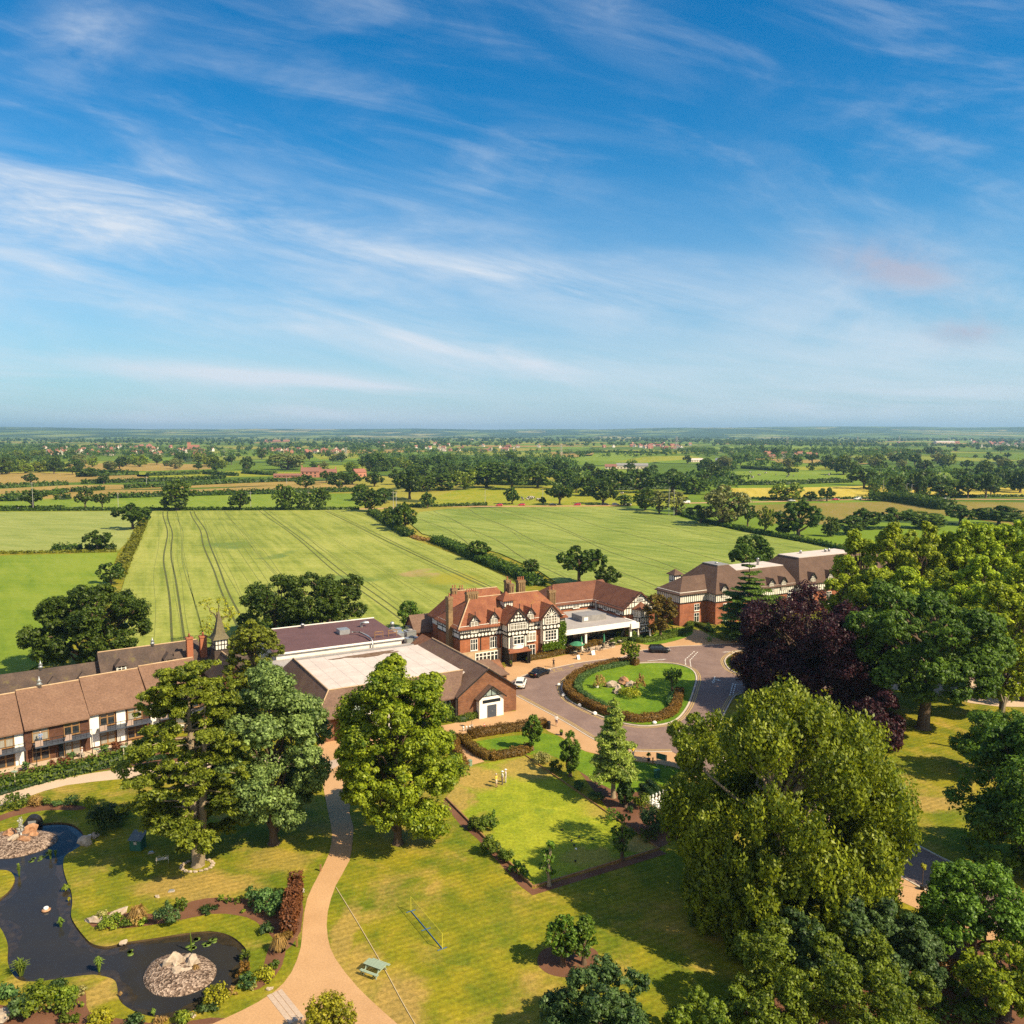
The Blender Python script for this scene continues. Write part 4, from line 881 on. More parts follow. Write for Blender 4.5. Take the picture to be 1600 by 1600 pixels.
for a0,a1 in((0,.5),(4.7,5.2)):fe.bar(q,a0,a1,0,3.6,0,.25)
fe.bar(q,0,5.2,3.6,4.05,0,.25);q.build('entrance_frame',M['white'],eo)
q=MB();fe.bar(q,.55,4.65,0,3.55,.0,.05);q.build('glass_doors',M['glass'],eo);q=MB();fe.poly(q,[(.5,4.15),(4.7,4.15),(2.6,5.9)],0,.04);q.build('gable_glazing',M['glass_pale'],eo)
q=MB();fe.beam(q,-.3,3.85,2.6,6.25,.17,.38,.45);fe.beam(q,5.5,3.85,2.6,6.25,.17,.38,.45);fe.bar(q,2.53,2.67,4.1,5.8,.04,.08);fe.bar(q,1.3,1.42,4.1,4.9,.04,.08);q.build('bargeboard',M['timber'],eo)
fl=Face(-20.6,24,0,-1)
for k in range(5):window(hall,fl,3.4+k*4.2,.1,2.6,3.2,3,2,'white','glass',d=.01)
for y in(4.8,9.0,13.4):
 q=MB();q.shell([[(-22.6,y,4.5),(-22.6,y+.9,3.5),(-20.2,y,4.7)],[(-22.6,y-.9,3.5),(-22.6,y,4.5),(-20.2,y,4.7)]],.1);q.build('dormer_vent',M['timber'],hall)
q=MB();q.shell([[(-23.6,7.2,1.9),(-20.7,7.2,2.8),(-20.7,9.6,2.8),(-23.6,9.6,1.9)]],.06);q.build('awning',M['flat_grey'],hall)
for a in(-2.0,-6.5,-10.5):window(hall,Face(0,1.0,1,0),a,.4,2.2,2.8,3,2,'white','glass',d=.01)
#  purple flat roofed block behind the hall
back=thing('kitchen_block','long block with dark purple flat roof and white parapet behind the hall','kitchen block',CO,ANG)
q=MB();q.box(-20,3.2,31.5,47.2,0,5.7);q.build('wall',M['render'],back)
q=MB();q.shell([[(-20.4,31.2,5.75),(3.5,31.2,5.75),(3.5,47.6,6.3),(-20.4,47.6,6.3)]],.12);q.build('flat_roof',M['flat_purple'],back)
q=MB();q.box(-20.5,3.6,31.05,31.19,5.55,5.85);q.box(-20.5,3.6,47.62,47.8,6.05,6.45);q.build('roof_trim',M['white'],back)
q=MB();q.box(-6.6,-4.6,38,40.2,6.0,6.9);q.tube([(-4.4,37.5,6.5),(-3.2,36.5,6.5),(-2.6,34,6.3),(-2.6,32,6.2),(-2.6,31.0,5.9),(-2.6,30.9,4.6)],.16,6);q.build('roof_duct',M['metal'],back)
q=MB();q.lathe([(.35,6.0),(.35,6.9),(.5,6.95),(.1,7.2)],8,(-11.5,46));q.build('roof_vent',M['metal'],back)
q=MB();q.tube([(-1.0,42,6.0),(-1.0,42,6.9),(-.3,42,7.0),(.4,42,6.8)],.3,8);q.build('roof_cowl',M['metal'],back)
for x in(-1.4,1.3):
 q=MB()
 for dx in(0,1.6):q.box(x+dx-.05,x+dx+.05,33.2,33.3,5.75,7.0)
 q.box(x-.05,x+1.65,33.18,33.32,6.4,6.5);q.box(x-.05,x+1.65,33.18,33.32,6.95,7.05);q.build('guard_rail',M['wood'],back)
for k,(x,y,w,d,h)in enumerate(((5.2,40,3.0,2.2,1.5),(8.8,41.2,2.0,2.0,1.2),(6.2,44,3.4,1.6,1.3),(10.5,44,2.2,2.0,1.4),(7.4,36.8,2.6,1.6,.9))):
 a=thing('air_handling_unit',['pale grey ventilation unit at the block corner','small ventilation box beside the brick annex','long ventilation box nearest the crop field','pale unit tucked behind the hotel annex','low ventilation unit nearest the hall ridge'][k],'ventilation unit',CO+Matrix.Rotation(ANG,3,'Z')@Vector((x,y,0)),ANG)
 q=MB();q.box(-w/2,w/2,-d/2,d/2,3.2,3.2+h);q.box(-w/2-.05,w/2+.05,-d/2-.05,d/2+.05,3.2+h,3.26+h);q.build('casing',M['metal'],a)
 q=MB();q.lathe([(d*.3,3.2+h+.06),(d*.3,3.5+h),(d*.2,3.56+h)],10);q.build('fan_cowl',M['lead'],a)
 q=MB();q.box(-w/2-.2,w/2+.2,-d/2-.2,d/2+.2,0,3.2);q.build('plinth',M['flat_purple'],a)
for k,(x,y)in enumerate(((4.3,46.5),(7.2,46.8))):
 a=thing('extract_flue',['round capped flue at the purple roof corner','round capped flue beside the ventilation boxes'][k],'flue',CO+Matrix.Rotation(ANG,3,'Z')@Vector((x,y,0)),ANG)
 q=MB();q.lathe([(.32,0),(.32,4.6),(.45,4.7),(.45,5.1),(.2,5.3)],10);q.build('pipe',M['metal'],a)
#  brick terrace of rooms with balconies
LO=G(0,1203.1);LA=rad(39)
row=thing('brick_terrace','two storey brick bedroom terrace with brown roof, timber windows and balconies','bedroom terrace',LO,LA)
units=[(-14,-5.2,-.5),(-5.2,2.95,-.25),(2.95,10.9,0),(10.9,18.9,.3),(18.9,27,.55)]
for i,(x0,x1,dz)in enumerate(units):
 yb=.35 if i in(1,3)else 0.0
 q=MB();gable_wall(q,x0,x1,yb,10.6,5.2+dz,8.75+dz,'x',ridge=5.4);q.build('wall',M['brick_row'],row)
 q=MB();ze,zr=5.2+dz,8.75+dz;s=(zr-ze)/(5.4-yb)
 q.shell([[(x0+.02,yb-.55,ze-s*.55),(x1-.02,yb-.55,ze-s*.55),(x1-.02,5.4,zr),(x0+.02,5.4,zr)],[(x1-.02,5.4,zr),(x1-.02,11.1,ze-.3),(x0+.02,11.1,ze-.3),(x0+.02,5.4,zr)]],.22);ro=q.build('roof',M['tile_row'],row)
 q=MB();ridge_cap(q,(x0+.05,5.4,zr+.02),(x1-.05,5.4,zr+.02),.12);q.build('ridge_tiles',M['stone'],ro)
 q=MB();f=Face(x0,yb,1,0);W_=x1-x0;f.bar(q,.05,W_-.05,ze-.62,ze-.42,.35,.5);q.build('gutter',M['black'],row)
 fz=Face(x0,yb,1,0,dz*.6)
 panels={2:[],1:[(0,1.1),(W_-1.1,W_-.05)],3:[(.05,1.25),(3.55,4.75)],0:[(0,1.0),(4,5)],4:[(.05,1.2),(3.6,4.8)]}[i]
 if panels:
  for a0,a1 in panels:q=MB();fz.bar(q,a0,a1,.1,4.75,.002,.09);q.build('render_panel',M['white'],row)
 wa=(2.35,6.0)if i!=2 else(1.9,5.7)
 for j,a in enumerate(wa):
  window(row,fz,a,2.85,2.0,1.85,2,2,'wood',('curtain','glass')[(i+j)%2],d=.01,bw=.12,mw=.09,name='window');window(row,fz,a-.05,.15,2.1,1.95,2,2,'wood',('glass','curtain')[(i+j)%2],d=.01,bw=.12,mw=.09)
 for j,(a0,a1)in enumerate(((.95,4.35),(4.4,W_-.1))):
  b=MB();fz.bar(b,a0,a1,2.42,2.62,.1,1.75);bo_=b.build('balcony',M['door_grey'],row)
  b=MB()
  fz.poly(b,[(a0+.05,2.63),(a0+.95,2.63),(a0+.95,3.5),(a0+.3,3.5)]if j else[(a0+.0,2.63),(a0+.95,2.63),(a0+.95,3.5),(a0+.0,3.5)],1.65,1.7)
  b.build('balcony_screen',M['screen'],bo_)
  b=MB();fz.bar(b,a0,a1,3.44,3.5,1.66,1.72)
  for k in range(6):c=a0+(a1-a0)*k/5;fz.bar(b,c-.02,c+.02,2.63,3.44,1.67,1.71)
  b.build('railing',M['black'],bo_)
  b=MB()
  for c in(a0+.06,a1-.1):fz.bar(b,c,c+.1,-dz*.6,2.42,1.55,1.65)
  b.build('balcony_post',M['black'],bo_)
q=MB();fz=Face(2.95,0,1,0);fz.bar(q,4.0,4.55,0,2.1,.0,.06);q.build('patio_door',M['glass'],row)
#  old coach house range with spire
cr=thing('coach_house','old dark tiled coach house range with dormers behind the brick terrace','coach house',LO,rad(34))
q=MB();gable_wall(q,15.8,31.5,23.9,30.3,4.7,7.4,'x');q.build('wall',M['render'],cr)
q=MB();roof_gable(q,15.8,31.5,23.9,30.3,4.7,7.4,'x',0,0,.4,.3);q.build('roof',M['tile_coach'],cr)
q=MB();ridge_cap(q,(15.6,27.1,7.42),(31.5,27.1,7.42),.12);q.build('ridge_tiles',M['stone'],cr)
q=MB();gable_wall(q,-6,15.8,24.4,30,3.2,5.9,'x');q.build('wall',M['render'],cr)
q=MB();roof_gable(q,-6,15.75,24.4,30,3.2,5.9,'x',2.6,0,.4,.3);q.build('roof',M['tile_coach'],cr)
def hip_dormer(x,y0,z0,z1,w=1.5,d=2.4):
 q=MB();q.box(x-w/2,x+w/2,y0,y0+d,z0,z1);o=q.build('dormer',M['render'],cr)
 q=MB();e=.25;q.shell([[(x-w/2-e,y0-e,z1-.05),(x+w/2+e,y0-e,z1-.05),(x,y0+.8,z1+.75)],[(x+w/2+e,y0-e,z1-.05),(x+w/2+e,y0+d,z1-.05),(x,y0+d,z1+.75),(x,y0+.8,z1+.75)],[(x-w/2-e,y0+d,z1-.05),(x-w/2-e,y0-e,z1-.05),(x,y0+.8,z1+.75),(x,y0+d,z1+.75)]],.1);q.build('dormer_roof',M['tile_coach'],o)
 window(cr,Face(x-w/2,y0,1,0),w/2,z0+.25,w-.3,z1-z0-.35,2,2,'white','glass',sill=False,d=.01)
hip_dormer(18.6,23.5,4.2,5.6);hip_dormer(26.2,23.5,4.2,5.6);hip_dormer(8.8,24.6,3.0,4.1,1.3,1.8);hip_dormer(13.0,24.6,3.0,4.1,1.3,1.8)
def ventilator(x,y,z):
 q=MB();q.lathe([(.32,z-.2),(.30,z+.25),(.44,z+.3),(.24,z+.5),(.24,z+.7),(.36,z+.75),(.08,z+1.05),(.04,z+1.4)],8,(x,y));q.build('ventilator',M['metal'],cr)
ventilator(24.2,27.1,7.4);ventilator(7.2,27.2,5.9)
q=MB();q.lathe([(.32,8.3),(.30,9.0),(.44,9.05),(.24,9.3),(.24,9.5),(.36,9.55),(.08,9.8),(.04,10.2)],8,(5.9,5.4));q.build('ventilator',M['metal'],row)
sp0=G(343.6,1016,6.6)
chap=thing('spired_chapel','dark tiled range with small timbered bell turret and shingled spire','bell turret range',(sp0 .x,sp0 .y,0),rad(34))
q=MB();gable_wall(q,-2.4,2.4,-7.5,5,3.6,6.6,'y');gable_wall(q,-6.5,6,1.5,6.5,3.6,6.4,'x');q.build('wall',M['brick_row'],chap)
q=MB();roof_gable(q,-2.4,2.4,-7.5,5,3.6,6.6,'y',0,0,.4,.3);roof_gable(q,-6.5,6,1.5,6.5,3.6,6.4,'x',0,0,.4,.3);q.build('roof',M['tile_coach'],chap)
q=MB();ridge_cap(q,(0,-7.6,6.62),(0,2,6.62),.14);q.build('ridge_tiles',M['stone'],chap)
q=MB();q.box(-1.2,1.2,-1.2,1.2,4.0,6.85);q.build('turret_base',M['tile_coach'],chap);q=MB();q.box(-1.05,1.05,-1.05,1.05,6.85,8.9);to=q.build('turret',M['render'],chap)
t=MB()
for f in(Face(-1.05,-1.05,1,0),Face(-1.05,1.05,0,-1),Face(1.05,-1.05,0,1)):studs(t,f,0,2.1,6.9,8.8,.52,.11);f.bar(t,0,2.1,7.75,7.87,0,.06)
t.build('timber_framing',M['timber'],to)
q=MB()
def sq(r,z):return[(-r,-r,z),(r,-r,z),(r,r,z),(-r,r,z)]
A_,B_,C_=sq(1.45,8.75),sq(.82,9.7),[(0,0,0)]*4
P=A_+B_+sq(.03,13.6);q.add(P,[(i,(i+1)%4,4+(i+1)%4,4+i)for i in range(4)]+[(4+i,4+(i+1)%4,8+(i+1)%4,8+i)for i in range(4)]+[(3,2,1,0),(8,9,10,11)]);q.build('spire',M['tile_spire'],to)
q=MB();q.tube([(0,0,13.5),(0,0,14.6)],.04,5);q.build('finial',M['black'],to)
for x,y,z1,w in((-4.4,2.6,9.0,1.0),(-2.0,3.2,8.8,1.1)):
 q=MB();q.box(x-w/2,x+w/2,y-.45,y+.45,5,z1);q.box(x-w/2-.1,x+w/2+.1,y-.55,y+.55,z1-.3,z1-.05);o=q.build('chimney',M['terracotta'],chap)
 q=MB();q.lathe([(.2,z1),(.16,z1+.5),(.2,z1+.6)],8,(x,y));q.build('chimney_pot',M['terracotta'],o)
#  plants
def unit(rng,n):
 v=rng.normal(size=(n,3));return v/np.linalg.norm(v,axis=1,keepdims=True)
def leaf_quads(rng,C,R,n,size,out=.9,up=.45,rnd=.5,droop=0.0,elong=1.5,tone=None,fill=2.0,flat=False):
 """diamond leaf sprays scattered through ellipsoidal clumps C (k,3) with radii R (k,3)"""
 k=len(C);N=k*n
 d=unit(rng,N);r=rng.random(N)**(1/fill)
 Ci=np.repeat(C,n,0);Ri=np.repeat(R,n,0)
 p=Ci+d*r[:,None]*Ri
 nr=d*out+unit(rng,N)*rnd;nr[:,2]+=up
 nr/=np.linalg.norm(nr,axis=1,keepdims=True)+1e-9
 t=np.cross(nr,unit(rng,N));t/=np.linalg.norm(t,axis=1,keepdims=True)+1e-9
 if droop:
  t=t*(1-droop)+np.array([0,0,-1.0])*droop;t/=np.linalg.norm(t,axis=1,keepdims=True)
 b=np.cross(nr,t);b/=np.linalg.norm(b,axis=1,keepdims=True)+1e-9
 s=size*(.6+.8*rng.random(N))[:,None]
 sag=nr*s*(rng.random(N)[:,None]-.5)*.5
 V=np.stack([p-t*s*elong/2,p+b*s*.5+sag,p+t*s*elong/2,p-b*s*.5+sag],1).reshape(-1,3)
 if tone is None:tone=rng.random(k)
 T=np.repeat(np.clip(np.repeat(tone,n)+rng.normal(0,.1,N),0,1),4)
 Q=np.arange(4*N).reshape(-1,4)
 return V,Q,T
def cat(parts):
 V=[];Q=[];T=[];o=0
 for v,q,t in parts:
  V.append(v);Q.append(q+o);T.append(t);o+=len(v)
 return np.concatenate(V),np.concatenate(Q),np.concatenate(T)
def fib(n,rng,jit=.25):
 i=np.arange(n)+.5;ph=i*2.399963+rng.random()*6.28;z=1-2*i/n;r=np.sqrt(np.maximum(0,1-z*z))
 d=np.stack([r*np.cos(ph),r*np.sin(ph),z],1)+rng.normal(0,jit,(n,3))
 return d/np.linalg.norm(d,axis=1,keepdims=True)
def limb(mb,a,b,r0,r1,rng,n=5,m=0,seg=4,wob=.06):
 a=np.array(a);b=np.array(b);L=np.linalg.norm(b-a);pts=[]
 for i in range(seg+1):
  t=i/seg;p=a+(b-a)*t
  if 0<i<seg:p=p+rng.normal(0,wob*L,3)*np.array([1,1,.5])
  p[2]+=.10*L*math.sin(t*math.pi)*.6
  pts.append(tuple(p))
 mb.tube(pts,[r0+(r1-r0)*i/seg for i in range(seg+1)],n,m,cap=False)
def broad(par,mats,h,w,th,seed,nl=14,leafs=20000,size=.34,shape='round',sub=18,lobe=.36,droop=0,clumpz=.75,bark='bark',trunk_r=None,topb=0.0,gap=0.0,up=.35,depth=None,skirt=0.0,limbs=True,jit=.10,elong=1.5,core=1):
 """broadleaf crown: lobes on an envelope, sprays on the lobes; par gets trunk and crown"""
 rng=np.random.default_rng(seed);depth=depth or w
 zc=th+(h-th)*(.5 if shape!='oval' else.48);rz=(h-th)/2;rx,ry=w/2,depth/2
 D=fib(nl,rng,.22)
 if shape=='dome':D[:,2]=np.where(D[:,2]<-.35,-.35+rng.random(nl)*.3,D[:,2])
 ex=np.ones(nl)
 if shape=='oval':
  ex=np.where(D[:,2]>0,1-.42*D[:,2]**1.2,1.0)
 if shape=='bell':ex=np.where(D[:,2]>0,1-.34*D[:,2]**1.3,1.08)
 if shape=='dome':ex=1+.08*np.abs(D[:,2])
 lr=lobe*min(w,h-th)*.5*(1+rng.normal(0,.18,nl));lr=np.clip(lr,lobe*w*.28,lobe*w*.75)
 q=1-lobe*.8
 LC=np.stack([D[:,0]*rx*q*ex,D[:,1]*ry*q*ex,zc+D[:,2]*rz*q],1)*1.0
 LC[:,:2]+=rng.normal(0,.04*w,(nl,2));LC=np.array([0,0,zc])+(LC-np.array([0,0,zc]))*(1+rng.normal(0,jit,(nl,1)))
 keep=rng.random(nl)>gap;LC,lr=LC[keep],lr[keep];nl=len(LC)
 cr_=np.array([[0,0,zc]])+unit(rng,core)*min(rx,rz)*.38*(core>1);LCa=np.concatenate([LC,cr_]);lra=np.concatenate([lr,np.full(core,min(rx,rz)*.5)])
 cl=[];cr=[];tn=[]
 lt=rng.random(nl+core)
 for c,r,t0 in zip(LCa,lra,lt):
  d=fib(sub,rng,.25)
  outv=c-np.array([0,0,zc]);L=np.linalg.norm(outv)+1e-6
  d=d+.45*outv/L*(L>.5);d/=np.linalg.norm(d,axis=1,keepdims=True)
  rr=.62+.38*rng.random((sub,1))**.6
  cc=c+d*r*rr*np.array([1,1,.9]);cl.append(cc)
  cr.append(np.stack([np.full(sub,r*.42)]*3,1)*(.7+.6*rng.random((sub,1)))*np.array([1,1,clumpz]))
  tn.append(np.clip(.35*t0+.65*rng.random(sub),0,1))
 C=np.concatenate(cl);R=np.concatenate(cr);T=np.concatenate(tn)
 if skirt:
  ns=int(len(C)*.5);a=rng.random(ns)*6.283;z=rng.random(ns)*(th+rz*.9)*.9+.5
  rad_=(rx*(.86+.16*rng.random(ns)))*np.clip(1.02-.12*(1-z/(th+rz)),.7,1.02)
  C=np.concatenate([C,np.stack([rad_*np.cos(a),rad_*np.sin(a)*depth/w,z],1)]);R=np.concatenate([R,np.tile([[.75,.75,1.5]],(ns,1))*skirt*(.7+.6*rng.random((ns,1)))]);T=np.concatenate([T,rng.random(ns)])
 low=C[:,2]-R[:,2]<.15;C[low,2]=R[low,2]+.15+rng.random(low.sum())*.3
 n=max(3,int(leafs/len(C)))
 V,Q,TT=leaf_quads(rng,C,R,n,size,tone=T,droop=droop,up=up,elong=elong)
 mats=mats if isinstance(mats,list)else[mats]
 mesh_np('crown',V,Q,mats,par,TT)
 mb=MB();tr=trunk_r or w*.028+.12
 top=np.array([rng.normal(0,.02*w),rng.normal(0,.02*w),th+rz*.9])
 mb.tube([(0,0,-.1),(0,0,.25),(top[0]*.3,top[1]*.3,th*.6+.1),tuple(top*np.array([.7,.7,.75])),tuple(top)],[tr*1.7,tr*1.15,tr*.95,tr*.7,tr*.4],8)
 if limbs:
  for c,r in list(zip(LC,lr))[:26]:
   z0=min(max(th*.75,c[2]-abs(c[0])*.5-.25*rz-rng.random()*rz*.3),top[2]);f=z0/top[2]
   limb(mb,(top[0]*f,top[1]*f,z0),c,tr*.42,tr*.10,rng)
   for _ in range(2):
    limb(mb,c-np.array([0,0,r*.3]),c+unit(rng,1)[0]*r*.8,tr*.12,.02,rng,4,seg=2)
 mb.build('trunk',M[bark],par)
 return par
def conifer(par,mats,h,w,th,seed,kind='deodar',leafs=9000,size=.25,bark='bark',tip=.05,levels=None):
 rng=np.random.default_rng(seed);C=[];R=[];T=[];mb=MB();tr=.018*h+.08
 mb.tube([(0,0,-.1),(0,0,.3),(0,0,h*.5),(0,0,h*.98)],[tr*1.5,tr,tr*.6,.03],7)
 z=th
 lv=levels or int((h-th)/(.75 if kind=='deodar' else 1.15))
 for i in range(lv):
  f=i/lv;z=th+(h-th)*(f+rng.random()*.5/lv)
  if kind=='cedar':L=w/2*(.55+.45*math.sin(math.pi*min(1,f*1.15+.18)))*(1-f**3)*rng.uniform(.75,1.1)
  else:L=w/2*(1-f)**.8*rng.uniform(.8,1.1)*min(1,.45+f*4)
  L=max(L,.25);nb=5 if kind=='cedar' else 7
  a0=rng.random()*6.28
  for b in range(nb):
   a=a0+b*6.283/nb+rng.normal(0,.25);l=L*rng.uniform(.6,1.12)
   sl=(.04 if kind=='cedar' else-.28+.5*f)+rng.normal(0,.06)
   e=np.array([math.cos(a)*l,math.sin(a)*l,sl*l]);o=np.array([0,0,z])
   mb.tube([tuple(o),tuple(o+e*.5+np.array([0,0,.05*l])),tuple(o+e)],[tr*.28*(1-f)+.02,.03,.012],4,cap=False)
   m=max(2,int(l/(.55 if kind=='deodar' else.7))+1)
   for k in range(m):
    t=.25+.75*(k+rng.random()*.6)/m;p=o+e*t;sag=-.10*l*t*t if kind!='cedar' else.0
    wd=(.26+.30*(1-t))*l*.6+.18
    for s in(-1,0,1):
     side=np.array([-math.sin(a),math.cos(a),0])*s*wd*rng.uniform(.5,.9)
     C.append(p+side+np.array([0,0,sag+rng.normal(0,.05)-(.12*abs(s)*wd if kind=='deodar' else 0)]))
     q=(.30+.22*wd);R.append((q*1.1,q*1.1,q*(.30 if kind=='cedar' else.5)));T.append(rng.random()*.6+.4*t)
 C.append(np.array([0,0,h]));R.append((.12,.12,.35));T.append(.7)
 C,R,T=map(np.array,(C,R,T));n=max(3,int(leafs/len(C)))
 V,Q,TT=leaf_quads(rng,C,R,n,size,out=.25,up=.9 if kind=='cedar' else.5,rnd=.55,droop=.0 if kind=='cedar' else.3,tone=T,elong=1.9)
 mesh_np('crown',V,Q,mats,par,TT);mb.build('trunk',M[bark],par);return par
def pine(par,mats,h,w,th,seed,plates=26,leafs=22000,size=.26,bark='bark_pale',lean=(0,0),cone=0.0,fork=False):
 """pine or old cedar: bare lower trunk, irregular flat plates of needles"""
 rng=np.random.default_rng(seed);C=[];R=[];T=[];mb=MB();tr=.020*h+.12
 ax=lambda z:np.array([lean[0]*z/h,lean[1]*z/h,z])
 mb.tube([tuple(ax(z))for z in(-.1,.3,h*.3,h*.6,h*.88)],[tr*1.45,tr*1.1,tr*.9,tr*.62,.06],8)
 if fork:mb.tube([(0.25,0,.2),(.75,-.2,h*.25),(1.2,-.2,h*.6),(1.3,0,h*.8)],[tr*.9,tr*.75,tr*.5,.05],7)
 for i in range(plates):
  f=(i+rng.random()*.7)/plates;z=th+(h-th)*f**.9
  prof=math.sin(math.pi*min(1,.22+.70*f))**.7*(1-cone*f);a=i*2.4+rng.normal(0,.5);l=w/2*prof*rng.uniform(.45,1.0)
  o=ax(max(th*.8,z-.12*l-.4));e=ax(z)+np.array([math.cos(a)*l,math.sin(a)*l,0])
  limb(mb,o,e,tr*.34*(1-.6*f),.04,rng,5,seg=3,wob=.05)
  pr=w*rng.uniform(.13,.21)*(1-.25*f);ns=13;t0=rng.random()
  for k in range(ns):
   aa=rng.random()*6.28;rr=pr*math.sqrt(rng.random())
   c=e+np.array([math.cos(aa)*rr,math.sin(aa)*rr,rng.normal(0,.12)-.18*rr*rr/pr]);C.append(c)
   q=pr*rng.uniform(.26,.42);R.append((q,q,q*.48));T.append(.4*t0+.6*rng.random())
  for k in range(5):
   t=rng.uniform(.4,.9);c=o+(e-o)*t+rng.normal(0,.25,3);C.append(c);R.append((.45,.45,.25));T.append(rng.random())
 C,R,T=map(np.array,(C,R,T));n=max(3,int(leafs/len(C)))
 V,Q,TT=leaf_quads(rng,C,R,n,size,out=.45,up=.55,rnd=.7,tone=T,elong=1.7)
 mesh_np('crown',V,Q,mats,par,TT);mb.build('trunk',M[bark],par);return par
def bush_mesh(name,mats,w,d,h,seed,leafs=900,size=.16,nl=10,par=None,up=.4,spiky=0.0,droop=0.0):
 rng=np.random.default_rng(seed);D=fib(nl,rng,.3);D[:,2]=np.abs(D[:,2])*.9
 C=D*np.array([w*.33,d*.33,h*.55]);C[:,2]+=h*.26;R=np.tile([[w*.21,d*.21,h*.25]],(nl,1))*(.75+.5*rng.random((nl,1)))
 C=np.concatenate([C,[[0,0,h*.4]]]);R=np.concatenate([R,[[w*.3,d*.3,h*.33]]])
 if spiky:
  e=D*np.array([w*.5,d*.5,h*.95])*rng.uniform(.8,1.15,(nl,1));C=np.concatenate([C,e*.95+[0,0,h*.1]]);R=np.concatenate([R,np.tile([[w*.07,d*.07,h*.13]],(nl,1))])
 n=max(3,int(leafs/len(C)));V,Q,T=leaf_quads(rng,C,R,n,size,up=up,droop=droop,fill=2.4)
 V[:,2]=np.maximum(V[:,2],.01)
 return mesh_np(name,V,Q,mats,par,T)
def tuft_mesh(name,mats,w,h,seed,blades=160,bw=.03,arch=.6,par=None):
 rng=np.random.default_rng(seed);a=rng.random(blades)*6.283;l=h*(.6+.5*rng.random(blades));out=w/2*(.25+.75*rng.random(blades))
 base=np.stack([np.cos(a)*w*.12*rng.random(blades),np.sin(a)*w*.12*rng.random(blades),np.zeros(blades)],1)
 mid=base+np.stack([np.cos(a)*out*.45,np.sin(a)*out*.45,l*.85],1);tip=base+np.stack([np.cos(a)*out,np.sin(a)*out,l*(1-arch*.8)],1)
 s=np.stack([-np.sin(a),np.cos(a),np.zeros(blades)],1)*bw
 V=np.stack([base-s,base+s,mid+s,mid-s,mid-s,mid+s,tip+s*.25,tip-s*.25],1).reshape(-1,3)
 return mesh_np(name,V,np.arange(len(V)).reshape(-1,4),mats,par,np.repeat(rng.random(blades),8))
def hedge_mesh(name,mats,line,w,h,seed,dens=34,size=.13,par=None,rough=.07,core=True,top=None,topmat=None,z=0.0):
 """clipped hedge along a ground polyline: leafy faces over a solid heart"""
 rng=np.random.default_rng(seed);P=[np.array(p)for p in line];seg=[np.linalg.norm(P[i+1]-P[i])for i in range(len(P)-1)];L=sum(seg)
 per=w+2*h;N=int(dens*L*per);cs=np.cumsum([0]+seg);u=rng.random(N)*L;i=np.clip(np.searchsorted(cs,u)-1,0,len(seg)-1)
 A=np.array(P);t=(u-cs[i])/np.maximum(np.array(seg)[i],1e-6);p=A[i]*(1-t)[:,None]+A[i+1]*t[:,None];dr=A[i+1]-A[i];dr[:,2]=0;dr/=np.linalg.norm(dr,axis=1,keepdims=True)+1e-9
 nr=np.stack([-dr[:,1],dr[:,0],np.zeros(N)],1);s=rng.random(N)*per
 hv=h*(1+.10*np.sin(u*1.7+seed)+.06*np.sin(u*4.1));wv=w*(1+.08*np.sin(u*2.3+1))
 on=s<w;lat=np.where(on,s/w-.5,np.where(s<w+h,-.5,.5))*wv;zz=np.where(on,hv,np.where(s<w+h,(s-w)/h,(s-w-h)/h)*hv)
 en=rng.random(N)<min(.25,1.0*w/L);ee=rng.random(N)<.5;dr=np.where(en[:,None],np.where(ee[:,None],-(A[1]-A[0])/(np.linalg.norm(A[1]-A[0])+1e-9),(A[-1]-A[-2])/(np.linalg.norm(A[-1]-A[-2])+1e-9)),dr)
 nr=np.stack([-dr[:,1],dr[:,0],np.zeros(N)],1);p=np.where(en[:,None],np.where(ee[:,None],A[0],A[-1]),p);lat=np.where(en,(rng.random(N)-.5)*w,lat);zz=np.where(en,rng.random(N)*hv,zz)
 norm=np.where(en[:,None],dr,np.where(on[:,None],np.array([[0,0,1.0]]),nr*np.sign(lat)[:,None]))+unit(rng,N)*.75;norm/=np.linalg.norm(norm,axis=1,keepdims=True)
 c=p+nr*lat[:,None]+np.array([0,0,1])*zz[:,None]+rng.normal(0,rough,(N,3));c[:,2]=np.maximum(c[:,2],.03)+z
 tt=np.cross(norm,unit(rng,N));tt/=np.linalg.norm(tt,axis=1,keepdims=True)+1e-9;b=np.cross(norm,tt);sz=size*(.6+.8*rng.random(N))[:,None]
 V=np.stack([c-tt*sz*.75,c+b*sz*.5,c+tt*sz*.75,c-b*sz*.5],1).reshape(-1,3);Q=np.arange(4*N).reshape(-1,4);T=np.repeat(np.clip(.5+.25*np.sin(u*.9+seed*2)+rng.normal(0,.22,N),0,1),4)
 mid=np.zeros(N,np.int32)
 if topmat is not None:mid[:]=(on|(rng.random(N)<.12)).astype(np.int32)
 if core:
  a,bb=ribbon_pts([Vector(q)for q in line],w*.38,-w*.38);vv=[];qq=[]
  for k in range(len(a)):vv+=[(a[k].x,a[k].y,z-.02),(a[k].x,a[k].y,h*.88+z),(bb[k].x,bb[k].y,h*.88+z),(bb[k].x,bb[k].y,z-.02)]
  for k in range(len(a)-1):
   o=4*k;qq+=[(o,o+4,o+5,o+1),(o+1,o+5,o+6,o+2),(o+2,o+6,o+7,o+3)]
  o=4*(len(a)-1);qq+=[(0,1,2,3),(o+3,o+2,o+1,o)]
  Q=np.concatenate([Q,np.array(qq)+len(V)]);V=np.concatenate([V,np.array(vv)]);T=np.concatenate([T,np.full(len(vv),.1)]);mid=np.concatenate([mid,np.zeros(len(qq),np.int32)])
